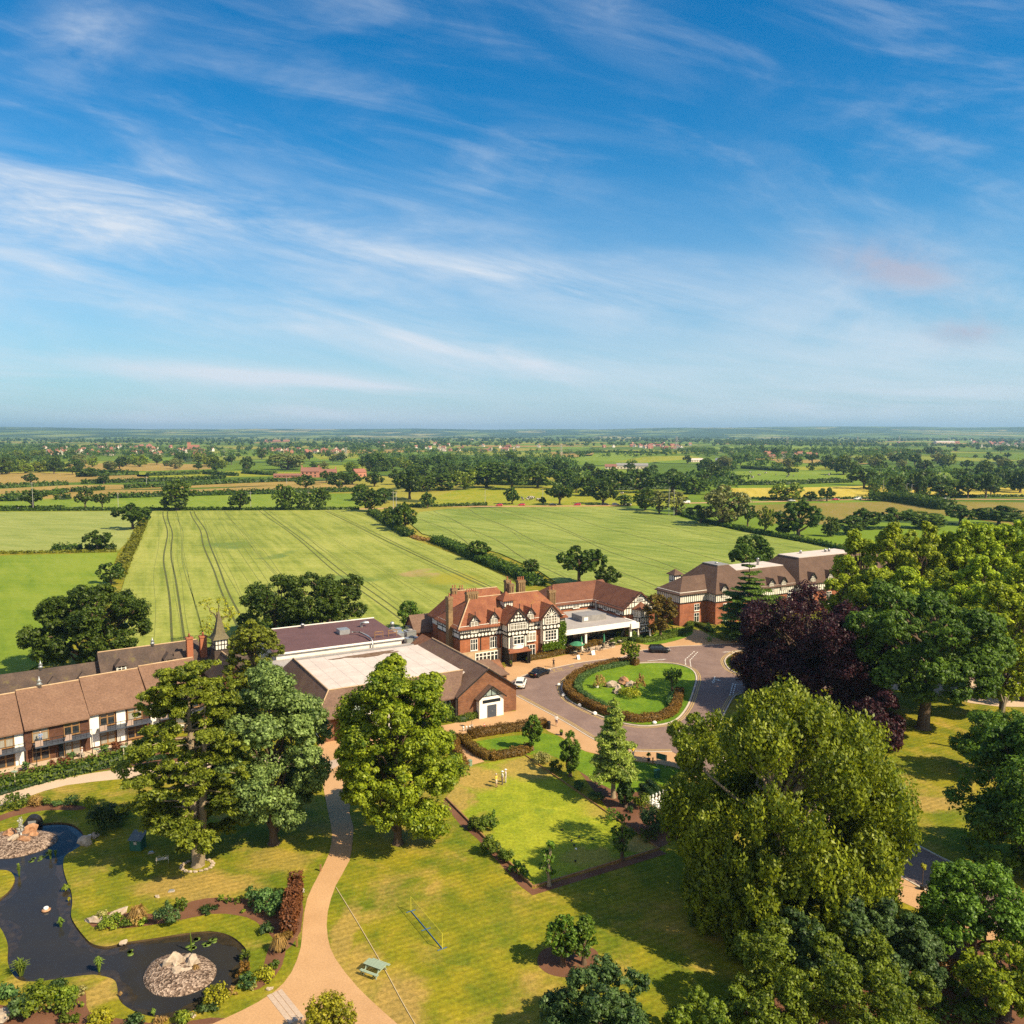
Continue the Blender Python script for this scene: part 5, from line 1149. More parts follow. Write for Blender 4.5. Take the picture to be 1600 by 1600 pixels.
 return mesh_np(name,V,Q,mats if isinstance(mats,list)else[mats],par,T,mid)
def sz(by,ty,wpx):
 """height and width in metres of something standing at image row by"""
 return CAMH*(1-(ty-HORY)/(by-HORY)),wpx*CAMH/(by-HORY)
def tree_at(name,px,by,label,group=None,cat_='tree'):
 p=G(px,by);return thing(name,label,cat_,p,0,group)
#  trees of the garden
t=tree_at('pine_tree',309,1352,'tall flat layered pine with pale forked trunk standing in a stone ring')
pine(t,LEAF['pine_gold'],20.8,11.6,3.4,11,74,150000,.175,fork=True,lean=(-.6,.5))
t=tree_at('maple_tree',428,1318,'silvery green tree right of the layered pine, crown reaching the ground');broad(t,LEAF['maple'],20.6,12.2,1.2,21,30,105000,.20,'oval',22,.30)
t=tree_at('lime_tree',622,1318,'tall bright yellow green tree standing alone beside the garden path');broad(t,LEAF['lime'],21.9,12.2,1.0,35,36,125000,.20,'oval',20,.28)
t=tree_at('weeping_beech',1226,1440,'huge rounded weeping tree with light green hanging foliage in front of the drive');broad(t,LEAF['beech'],20.6,18.8,2.0,44,84,210000,.185,'bell',18,.21,droop=.5,clumpz=1.5,skirt=.7,jit=.13,elong=1.9,core=5,gap=.12,bark='bark_pale')
t=tree_at('weeping_beech',1085,1215,'small drooping tree behind the chess lawn, left of the huge weeping tree');broad(t,LEAF['beech'],8.5,7.5,1.6,45,14,24000,.18,'round',14,.32,droop=.5,clumpz=1.1,gap=.15,bark='bark_pale')
t=tree_at('copper_beech',1268,1104,'dark purple spreading copper beech beyond the drive');broad(t,LEAF['copper'],18.4,22.0,.8,51,60,150000,.23,'dome',18,.24,droop=.35,clumpz=1.0,skirt=.85)
t=tree_at('copper_beech',1366,1165,'low purple copper beech skirting the edge of the larger one');broad(t,LEAF['copper'],7.6,7.4,.2,52,18,24000,.24,'dome',16,.34,droop=.35,skirt=.6)
t=tree_at('oak_tree',1442,1138,'great dark green oak with a stout bare trunk on the right lawn');broad(t,LEAF['oak'],20.6,23.0,5.0,61,56,130000,.27,'round',20,.24,trunk_r=.85)
LIMES=[(1338,1000,826,64),(1385,1012,816,70),(1436,1018,812,74),(1490,1015,806,74),(1540,1020,800,78),(1592,1024,806,84),(1360,1040,880,80),(1530,1085,850,110),(1600,1095,862,120),(1470,985,832,70),(1410,990,836,66),(1570,990,822,70),(1320,1030,868,60),(1415,1050,880,84),(1480,1062,880,90),(1565,1120,900,110),(1608,1000,815,80)]
LB=['leftmost bright lime in the row beside the bedroom block','second bright lime from the bedroom block, narrow pointed crown','tall bright lime behind the trunk of the great oak','bright lime crown rising between oak and car park','tallest bright lime in the row above the car park','bright lime at the right end of the row','lower bright lime filling in behind the copper beech','broad bright lime standing by the car park entrance','broad bright lime at the right edge over the parked cars','rear lime peeping out behind the tall row','rear lime showing just above the oak crown','rear lime at the far right of the tall row','small bright lime touching the right end of the bedroom block','low bright lime between copper beech and oak crown','low bright lime directly above the oak crown','lower broad lime hiding the cars at the right','rear lime cut by the right picture edge']
for i,((x,by,ty,w),lb)in enumerate(zip(LIMES,LB)):
 h,wm=sz(by,ty-8,w*1.12);t=tree_at('lime_tree',x,by,lb,'limes by the car park');broad(t,LEAF['lime_row'],h,wm,3,70+i,34,34000,.30,'oval',13,.26,clumpz=.95,jit=.13)
t=tree_at('cedar_tree',1168,1003,'layered green cedar in front of the bedroom block');conifer(t,LEAF['cedar'],18.2,17.0,1.2,81,'cedar',44000,.26)
h,w=sz(905,837,68);t=tree_at('oak_tree',1175,905,'round dark tree rising behind the bedroom block');broad(t,LEAF['fieldoak'],h,w,2,82,18,9000,.5)
t=tree_at('deodar_tree',958,1246,'feathery pale green deodar with a bare lower stem by the green');conifer(t,LEAF['deodar'],12.2,7.6,2.6,83,'deodar',30000,.17,bark='bark_pale')
t=tree_at('hornbeam_tree',832,1172,'slim upright young tree at the hedge corner by the bowling green');broad(t,LEAF['hornbeam'],5.5,2.4,.6,84,16,6500,.15,'oval',10,.40,clumpz=1.3)
t=tree_at('hornbeam_tree',891,1213,'taller slim upright tree left of the feathery deodar');broad(t,LEAF['hornbeam'],6.2,2.6,.6,85,16,7500,.15,'oval',10,.40,clumpz=1.3)
t=tree_at('cypress_tree',978,1262,'narrow dark green cypress column beside the box hedges');broad(t,LEAF['cypress'],4.4,1.75,.05,86,14,6000,.15,'oval',12,.46,clumpz=1.4)
t=tree_at('birch_tree',858,1384,'thin young birch at the near edge of the bowling green');broad(t,LEAF['hornbeam'],5.0,2.0,.9,87,10,900,.18,'oval',8,.38,gap=.2,bark='bark_pale')
t=tree_at('birch_tree',972,1344,'wispy young birch at the right edge of the bowling green');broad(t,LEAF['hornbeam'],5.4,2.4,.9,88,10,1000,.18,'oval',8,.38,gap=.2)
t=tree_at('maple_tree',879,1508,'left young tree of the pair in the round bark bed');broad(t,LEAF['hornbeam'],4.4,2.7,.9,89,14,5200,.14,'oval',12,.4)
t=tree_at('maple_tree',912,1506,'right young tree of the pair in the round bark bed');broad(t,LEAF['hornbeam'],4.4,2.4,.8,90,14,5200,.14,'oval',12,.4)
t=tree_at('maple_tree',984,1038,'light green young tree at the hedge end of the drive island');broad(t,LEAF['bright'],4.6,4.0,1.1,91,12,2200,.24,'round',10,.4)
t=tree_at('maple_tree',1050,1084,'small airy tree on the right side of the drive island');broad(t,LEAF['hornbeam'],4.8,3.4,1.5,92,10,1100,.22,'round',9,.4,gap=.1)
h,w=sz(998.6,921,48);t=tree_at('cherry_tree',1032,998.6,'bronze leaved tree in front of the timbered wing');broad(t,LEAF['bronze'],h,w,2.4,93,16,5200,.32,'oval',12,.36,gap=.1)
t=tree_at('oak_tree',140,1046,'broad dark oak at the field corner behind the coach house');broad(t,LEAF['fieldoak'],16,21.5,1.5,94,36,60000,.30,'round',18,.28)
h,w=sz(996,903,100);t=tree_at('oak_tree',430,996,'dark round tree left of the pair behind the kitchen block');broad(t,LEAF['fieldoak'],h,w,.5,95,26,28000,.31,'round',16,.3)
h,w=sz(992,890,110);t=tree_at('oak_tree',515,992,'dark round tree right of the pair behind the kitchen block');broad(t,LEAF['fieldoak'],h,w,.5,96,26,30000,.31,'round',16,.3)
t=tree_at('pine_tree',400,1120,'upright golden green pine beside the spired chapel');broad(t,LEAF['pine_gold'],17.6,8.2,1.5,97,30,44000,.21,'oval',14,.34,clumpz=.6)
t=tree_at('maple_tree',340,1010,'thin yellowish tree behind the little spire');broad(t,LEAF['yellow'],11,7.5,2,98,12,1300,.24,'round',10,.4,gap=.3)
t=tree_at('apple_tree',640,986,'small round tree behind the ventilation units');broad(t,LEAF['hornbeam'],*sz(986,938,36),1.2,99,12,2500,.3)
#  right edge and front shrubbery
t=tree_at('oak_tree',1606,1362,'tall dark leafy tree at the right edge over the lawn');broad(t,LEAF['oak'],17.0,13.0,.4,101,36,70000,.21,'oval',18,.3)
t=tree_at('maple_tree',1545,1215,'rounded mid green tree below the broken trunk at the right');broad(t,LEAF['hornbeam'],9,8.5,.3,102,22,26000,.21,'dome',14,.34)
t=tree_at('maple_tree',1518,1500,'spreading light green tree leaning over the footpath');broad(t,LEAF['hornbeam'],8.4,8.4,.8,103,34,52000,.155,'dome',16,.30,gap=.1)
t=tree_at('holly_tree',1290,1528,'dark blue green evergreen below the huge weeping tree');broad(t,LEAF['evergreen'],7.4,12.5,.3,104,36,66000,.15,'dome',16,.28,limbs=False)
t=tree_at('holly_tree',1392,1545,'dark evergreen between the weeping tree and the light green tree');broad(t,LEAF['evergreen'],6.2,7.6,.3,105,26,40000,.15,'dome',15,.3,limbs=False)
t=tree_at('yew_tree',1300,1630,'wide feathery yellow green yew in the near right corner');broad(t,LEAF['yew'],7.6,13.5,.2,106,44,90000,.135,'dome',18,.26,droop=.2,limbs=False)
t=tree_at('yew_tree',1120,1672,'low yellow green yew cut by the bottom of the picture');broad(t,LEAF['yew'],5.2,6.4,.2,107,24,32000,.135,'dome',14,.3,limbs=False)
t=tree_at('holly_tree',936,1660,'dark rounded evergreen at the bottom of the lawn');broad(t,LEAF['evergreen'],6.3,7.6,.3,108,30,42000,.14,'dome',15,.3,limbs=False)
t=tree_at('willow_shrub',517,1645,'airy yellow green bush at the fork of the path',None,'bush');broad(t,LEAF['yellow'],4.6,4.0,.1,109,16,8000,.12,'oval',12,.36,droop=.2)
t=tree_at('maple_tree',1572,1592,'bright pale green round tree in the bottom right corner');broad(t,LEAF['lime'],5.6,6.4,.3,110,24,24000,.145,'dome',15,.32)
t=tree_at('dead_tree',1564,1180,'bare pale broken trunk among the right hand trees')
mb=MB();mb.tube([(0,0,0),(.1,0,3),(-.1,.1,6),(.15,0,8.2)],[.34,.28,.24,.16],8);mb.tube([(-.1,.1,6),(.7,.1,8.4)],[.16,.06],6);mb.tube([(.1,0,7),(-.5,0,8.6)],[.12,.05],5);mb.build('trunk',M['bark_pale'],t)
#  hedges and shrubs
def hedge(px,w,h,leaf,label,seed,dens=60,size=.13,sm=4,top=None,closed=False,z=0.0,name='hedge',rough=.06):
 ln=gline(px,0,sm,closed)if sm>1 else[G(*q)for q in px]
 if closed:ln=ln+[ln[0]]
 o=hedge_mesh(name,[LEAF[leaf]]+([LEAF[top]]if top else[]),[tuple(p)for p in ln],w,h,seed,dens,size,topmat=top,z=z,rough=rough)
 return tag(o,label,'hedge')
hedge([(996,1040),(975,1037),(945,1043),(915,1052),(897,1062),(886,1078),(897,1093),(925,1108),(958,1120),(985,1127),(1015,1127),(1042,1121),(1056,1108),(1062,1084)],1.35,1.05,'redgreen','bronze clipped hedge curving round the drive island',301,75,.14,z=.08)
hedge([(988,1037),(960,1043),(930,1050),(912,1060),(903,1074),(908,1086),(930,1100),(955,1112)],1.2,.8,'bluegreen','green inner hedge lining the bronze hedge of the drive island',302,70,.13,z=.08)
hedge([(1053,1111),(1046,1100),(1050,1088)],.9,.75,'bluegreen','short green hedge inside the right arm of the island hedge',303,70,.13,z=.08)
hedge([(826,1032),(850,1028),(868,1024),(900,1017),(922,1010),(941,1006)],1.1,1.0,'hedge_bronze','bronze green hedge in front of the cafe terrace',304,70,.13)
hedge([(956,1008),(966,1004),(985,1002),(1003,1004),(1020,1002),(1045,997),(1066,991),(1079,983),(1076,976),(1062,973),(1048,975)],1.1,.95,'hedge','long curving hedge from the cafe terrace to the bedroom block',305,60,.14)
hedge([(1074,980),(1085,977),(1097,981),(1112,989)],1.2,.9,'hedge','low hedge along the bedroom block forecourt',306,60,.14)
hedge([(733,1153),(760,1148),(800,1142),(852,1135)],1.5,1.15,'hedge_bronze','bronze hedge along the paving by the hall',307,75,.13,1)
hedge([(723,1158),(733,1168),(748,1180),(766,1187)],1.3,1.0,'hedge_bronze','bronze hedge beside the short path to the green',308,75,.13,1)
hedge([(766,1187),(790,1183),(815,1179),(826,1172)],1.3,1.0,'redgreen','bronze hedge at the back of the bowling green',309,75,.13,1)
hedge([(715,1155),(712,1170),(720,1190),(728,1200)],1.0,.9,'redgreen','dark reddish hedge between the lime and the short path',310,60,.14,2)
hedge([(707,1126),(722,1127),(742,1121)],1.5,.9,'hedge','clipped green hedge at the foot of the hall gable',311,80,.13,1)
hedge([(1003,1233),(1020,1248)],.85,.85,'cypress','dark box hedge nearer the cypress',312,130,.08,1,rough=.025)
hedge([(1013,1227),(1031,1243)],.85,.85,'cypress','dark box hedge nearer the yellow shrub',313,130,.08,1,rough=.025)
hedge([(-60,1251),(0,1234),(60,1220),(110,1209),(165,1195),(230,1178)],2.2,1.15,'hedge','loose mixed shrub border below the brick terrace',314,42,.22,3,rough=.28)
hedge([(-60,1256),(0,1241),(90,1216),(150,1203),(215,1190),(300,1180)],1.0,.42,'cypress','low dark clipped edging along the pale path',315,70,.13,3)
o=hedge([(463,1400),(457,1430),(450,1462)],1.0,2.2,'red','tall narrow red leaved hedge beside the sandy path',316,150,.15,2,rough=.10)
hedge([(1168,1052),(1150,1042),(1150,1030),(1172,1024),(1220,1026)],1.2,.9,'redgreen','hedge on the verge in the drive mouth',317,60,.15,3,z=.07)
hedge([(985,1004),(1000,1000),(1012,996)],1.1,1.1,'cypress','short dark hedge left of the bay windowed gable',318,80,.12,1)
mb=MB();M['flower_red']=mat('red_flower',(.42,.04,.05),(.55,.10,.08),4,.7)
rng0=random.Random(4)
def shrub(name,x,y,w,h,leaf,label,seed,d=None,n=700,size=.15,spiky=0.0,cat_='shrub',nl=10,group=None):
 k=CAMH/(y-HORY);o=bush_mesh(name,LEAF[leaf],w*k,(d or w)*k,h*k,seed,n,size,nl,None,spiky=spiky);o.location=G(x,y);o.rotation_euler=(0,0,seed)
 return tag(o,label,cat_,group)
S=shrub
for i,(x,y,w,h,leaf,n,size,sp,lb)in enumerate([(22,1264,46,26,'hedge',900,.16,.3,'spreading green shrub at the left of the far pond bed'),(57,1258,26,14,'straw',400,.14,0,'straw coloured low shrub in the far pond bed'),(73,1258,13,16,'hedge',260,.14,0,'small upright green shrub in the far pond bed'),(88,1259,22,10,'bluegreen',300,.13,0,'low grey green shrub in the far pond bed'),(112,1257,30,16,'evergreen',420,.15,0,'dark shrub behind the yellow green one on the far bank'),(141,1262,24,20,'yellow',480,.13,0,'bright yellow green shrub left of the clipped bush'),(163,1298,56,48,'cypress',2600,.14,0,'large clipped dark bush on the pond bank'),(186,1280,34,30,'cypress',1200,.14,0,'smaller clipped dark bush behind the large one'),(262,1442,44,34,'evergreen',1500,.14,.5,'feathery dark green shrub in the pond bed'),(282,1420,22,20,'hedge',500,.13,.5,'small feathery shrub behind the dark one'),(216,1440,30,20,'straw',600,.12,.4,'straw coloured grass beside the feathery dark shrub'),(173,1446,44,18,'bright',900,.12,0,'low bright green shrub at the tip of the pond bed'),(160,1434,20,13,'cream',320,.12,0,'pale cream shrub among the long stones'),(222,1443,20,10,'bright',300,.11,0,'little bright cushion below the straw grass'),(198,1447,24,12,'hedge',320,.12,0,'green cushion in the middle of the pond bed'),(425,1425,56,44,'bluegreen',2400,.15,0,'large blue green shrub beside the tall red hedge'),(398,1410,34,30,'bluegreen',900,.15,.3,'smaller blue green shrub left of the large one'),(325,1424,30,10,'cypress',500,.11,0,'flat dark cushion on the mulched bed'),(345,1408,12,12,'bright',180,.11,.4,'small green plant at the back edge of the mulched bed'),(357,1410,10,12,'hedge',160,.11,.4,'second small plant at the back edge of the mulched bed'),(370,1411,11,11,'hedge',160,.11,.4,'third small plant at the back edge of the mulched bed'),(340,1417,6,5,'copper',60,.1,0,'tiny purple flowering plant on the mulched bed'),(380,1426,9,6,'bright',90,.1,0,'tiny green plant in the middle of the mulched bed'),(416,1458,22,20,'evergreen',500,.13,0,'small dark bush below the blue green shrub'),(448,1468,24,14,'redgreen',420,.13,0,'green and red bush at the foot of the tall red hedge'),(412,1530,38,22,'yellow',800,.12,0,'bright yellow green cushion beside the path strip'),(430,1512,18,14,'hedge',320,.12,0,'small green shrub above the yellow cushion'),(388,1540,34,20,'evergreen',600,.13,.3,'dark low shrub at the pond edge by the path'),(394,1545,16,8,'cream',180,.1,0,'grey cushion at the pond edge by the path'),(380,1522,22,22,'redgreen',420,.13,.4,'red tinted plant on the right pond bank'),(383,1498,18,16,'hedge',300,.12,.6,'leafy plant over the right end of the pond'),(338,1568,44,36,'yellow',900,.13,.9,'spiky yellow green shrub at the near pond bank'),(326,1578,40,12,'evergreen',420,.12,0,'dark low plant under the spiky shrub'),(362,1555,16,14,'straw',260,.11,.3,'small straw coloured plant by the spiky shrub'),(60,1578,66,48,'yew',2400,.15,.5,'large feathery green shrub on the near pond bank'),(32,1588,44,34,'evergreen',1000,.16,0,'dark shrub left of the feathery one'),(104,1562,40,24,'bright',900,.13,0,'bright green shrub right of the feathery one'),(106,1582,38,34,'yew',900,.14,.3,'yellow green shrub in front of the bright one'),(8,1562,40,26,'bluegreen',700,.15,0,'grey green shrub at the left picture edge'),(90,1542,30,12,'cypress',400,.12,0,'dark cushion at the near pond edge'),(127,1552,20,12,'cream',260,.11,0,'grey cushion at the near pond edge'),(100,1598,18,16,'hedge',280,.13,0,'small green bush at the bottom left'),(117,1597,16,15,'hedge',260,.13,0,'round green bush beside the small one at the bottom left'),(157,1600,44,24,'yellow',900,.13,0,'yellow green cushion at the bottom of the pond'),(212,1600,34,18,'evergreen',420,.13,0,'dark green cushion at the bottom of the pond'),(285,1598,32,22,'bright',600,.13,0,'bright green cushion by the small white stone'),(250,1600,26,12,'straw',260,.12,0,'straw coloured cushion at the bottom of the pond'),(937,1075,22,24,'straw',900,.13,.6,'tall straw grass left on the island rockery'),(1000,1078,20,25,'straw',900,.13,.6,'tall straw grass right on the island rockery'),(985,1090,34,19,'yellow',900,.15,0,'yellow green shrub at the front of the island rockery'),(972,1086,20,12,'bright',400,.13,0,'green cushion among the island rocks'),(760,1296,36,24,'hedge',1200,.16,0,'rounded shrub at the left edge of the bowling green'),(742,1296,26,22,'hedge',800,.16,0,'shrub left of the rounded one by the bowling green'),(768,1290,22,26,'hornbeam',420,.15,.4,'upright pale shrub behind the rounded one'),(766,1336,36,34,'hedge',1400,.15,0,'large round bush on the left border of the green'),(790,1346,30,24,'hedge',900,.15,0,'second round bush on the left border of the green'),(805,1362,20,20,'hornbeam',420,.14,.3,'small shrub near the lower corner of the green'),(818,1372,18,24,'hornbeam',380,.14,.4,'wispy shrub at the lower corner of the green'),(846,1192,32,20,'cream',900,.15,0,'pale variegated shrub at the top corner of the green'),(868,1205,24,20,'hedge',600,.15,0,'green shrub between the pale one and the slim tree'),(905,1232,24,14,'evergreen',420,.14,0,'dark low shrub under the deodar'),(930,1248,30,12,'evergreen',420,.14,0,'dark ground shrub at the foot of the deodar'),(1024,1233,14,12,'yellow',300,.12,0,'golden yellow shrub behind the box hedges'),(1004,1262,34,26,'yew',900,.15,0,'yellow green shrub left of the giant chess board'),(1020,1300,48,48,'evergreen',1900,.16,0,'dark tall shrub in front of the giant chess board'),(1054,1294,40,34,'hedge',1400,.16,0,'rounded olive shrub in front of the giant chess board'),(1080,1285,40,36,'hornbeam',1300,.16,0,'green shrub right of the giant chess board'),(1072,1247,20,14,'bluegreen',340,.13,0,'bright low shrub at the chess board corner'),(1064,1236,34,34,'yew',1000,.15,0,'olive shrub behind the giant chess board'),(985,1268,16,10,'cypress',240,.12,0,'small clipped bush at the foot of the cypress'),(1010,1310,36,14,'hedge',500,.14,.4,'ground shrub by the right corner of the green'),(955,1284,28,24,'hornbeam',380,.14,.4,'thin shrub on the right border of the green'),(970,1330,24,30,'hornbeam',300,.14,.5,'thin shrub near the right corner of the green'),(985,1000,22,20,'bright',600,.18,0,'bright green shrub at the corner of the timbered wing'),(1018,992,16,16,'hedge',420,.18,0,'dark shrub right of the bay window'),(1013,1002,14,10,'hedge',300,.16,0,'small shrub below the bay window'),(784,1042,14,8,'yellow',260,.13,0,'yellow shrub left of the hotel porch'),(966,999,11,18,'bright',340,.16,.3,'potted green shrub at the right orangery column'),(1050,990,60,10,'hedge',500,.2,0,'low green cover on the small lawn by the wing'),(1128,1000,60,30,'cedar',1600,.2,.3,'spreading dark shrub under the cedar'),(700,1128,22,34,'hornbeam',800,.18,0,'upright shrub between the lime and the hall'),(705,1160,16,22,'hornbeam',500,.17,0,'small bush beside the lime foliage'),(1440,1560,70,30,'bluegreen',1600,.17,.3,'low blue green ground shrub at the bottom right'),(1500,1590,110,26,'hornbeam',1800,.17,.3,'spreading leafy ground shrub at the bottom edge'),(1478,1520,44,30,'redgreen',700,.16,.4,'red brown twiggy shrub under the light green tree'),(1592,1505,22,30,'copper',500,.15,.4,'dark purple small shrub at the right edge'),(1420,1600,70,34,'yew',1300,.17,.3,'yellow green shrub beside the wide yew'),(1215,1610,70,40,'yew',1500,.17,.4,'feathery shrub left of the wide yew'),(1490,1545,34,16,'hedge',500,.15,0,'green ground shrub in the dark gap'),(1530,1592,60,18,'hedge',700,.15,.2,'leafy ground plant by the bottom right tree'),(1165,1500,60,50,'evergreen',1500,.2,0,'dark bush at the left foot of the huge weeping tree'),(1130,1240,70,50,'beech',1500,.2,0,'green bush under the left side of the huge weeping tree')]):
 shrub('garden_shrub',x,y,w,h,leaf,lb,400+i,n=n,size=size,spiky=sp)
for i,(x,y,w,h,leaf,n,bw,arch,lb)in enumerate([(436,1487,30,30,'straw',420,.022,.75,'straw coloured grass fountain at the foot of the red hedge'),(306,1518,14,12,'straw',220,.02,.6,'straw grass tuft on the near shingle island'),(33,1524,30,26,'reed',90,.045,.15,'clump of pale reeds in the lower left of the pond'),(155,1518,16,26,'reed',110,.04,.3,'green water plant in the middle of the pond'),(95,1448,14,16,'reed',60,.035,.3,'small water plant at the right pond edge'),(30,1369,8,22,'reed',26,.05,.2,'single leaning reed clump in the left of the pond'),(79,1342,9,16,'reed',50,.04,.2,'dark reed clump near the far shingle island'),(87,1338,7,11,'reed',40,.04,.2,'small reed clump right of the dark one'),(103,1391,14,10,'bright',160,.05,.6,'leafy marsh plant at the pond edge by the lawn'),(108,1408,7,7,'yellow',60,.04,.5,'yellow marsh plant below the leafy one'),(299,1487,4,34,'reed',24,.03,.05,'tall single reed stem behind the near island'),(240,1586,10,12,'reed',60,.04,.4,'small reed tuft on the near bank of the pond'),(57,1255,26,14,'straw',260,.03,.6,'straw grass tuft in the far pond bed'),(215,1436,34,22,'straw',420,.03,.7,'wide straw grass tuft in the pond bed'),(188,1556,8,8,'straw',60,.03,.5,'dry tuft at the pond bay')]):
 k=CAMH/(y-HORY);o=tuft_mesh('grass_clump' if leaf=='straw' else 'water_plant',LEAF[leaf],w*k,h*k,600+i,n,bw,arch);o.location=G(x,y,-.12 if leaf!='straw' else 0);tag(o,lb,'grass clump' if leaf=='straw' else 'water plant')
M['lily']=mat('lily_pad',(.07,.12,.015),(.14,.19,.03),3,.5)
for i,(x,y,r,n,lb)in enumerate(((303,1475,9,9,'round lily pad patch behind the near island, left of two'),(327,1473,8,8,'round lily pad patch behind the near island, right of two'),(55,1343,8,7,'lily pads floating left of the reeds by the far island'),(70,1336,6,6,'lily pads floating between the reeds and the far island'),(201,1489,6,4,'thin lily pads floating in the middle arm of the pond'))):
 c=G(x,y,-.15);k=CAMH/(y-HORY);q=MB();rg=random.Random(i)
 for j in range(n):
  a=rg.random()*6.28;rr=r*k*math.sqrt(rg.random());u=rg.uniform(.16,.3);q.lathe([(u,0),(u,.015)],9,(rr*math.cos(a),rr*math.sin(a)*1.5))
 tag(q.build('lily_pads',M['lily'],None,(c.x,c.y,-.15+.004)),lb,'lily pads')
Rz=Matrix.Rotation(ANG,4,'Z');rng1=np.random.default_rng(8);pts=[]
for _ in range(420):
 if rng1 .random()<.6:pts.append((rng1 .uniform(21.3,23.2),-.2-rng1 .random()*.35,rng1 .uniform(0.1,6.4)))
 else:pts.append((rng1 .uniform(17.4,21.6),-.95-rng1 .random()*.3,rng1 .uniform(1.6,2.75)))
pts=np.array(pts);R_=np.tile([[.36,.16,.36]],(len(pts),1));V,Q,T=leaf_quads(rng1,pts,R_,14,.17,out=.3,up=.2);Vn=V.copy()
ivy=mesh_np('ivy',Vn,Q,LEAF['ivy'],None,T);ivy.location=HO;ivy.rotation_euler=(0,0,ANG);tag(ivy,'bright green ivy climbing the right hand bay of the hotel','ivy')
for i,(x,y)in enumerate(((82,1201),(95,1196),(106,1194),(180,1172),(186,1176))):
 k=CAMH/(y-HORY);o=bush_mesh('flowering_shrub',LEAF['red'],16*k,16*k,15*k,700+i,260,.16,8);p=G(x,y);o.location=p
 tag(o,['red flowering shrub in the terrace border, leftmost','red flowering shrub in the terrace border, second along','red flowering shrub in the terrace border by the middle planter','dark red shrub in the border near the lantern post','red shrub in the border nearest the pine'][i],'shrub')
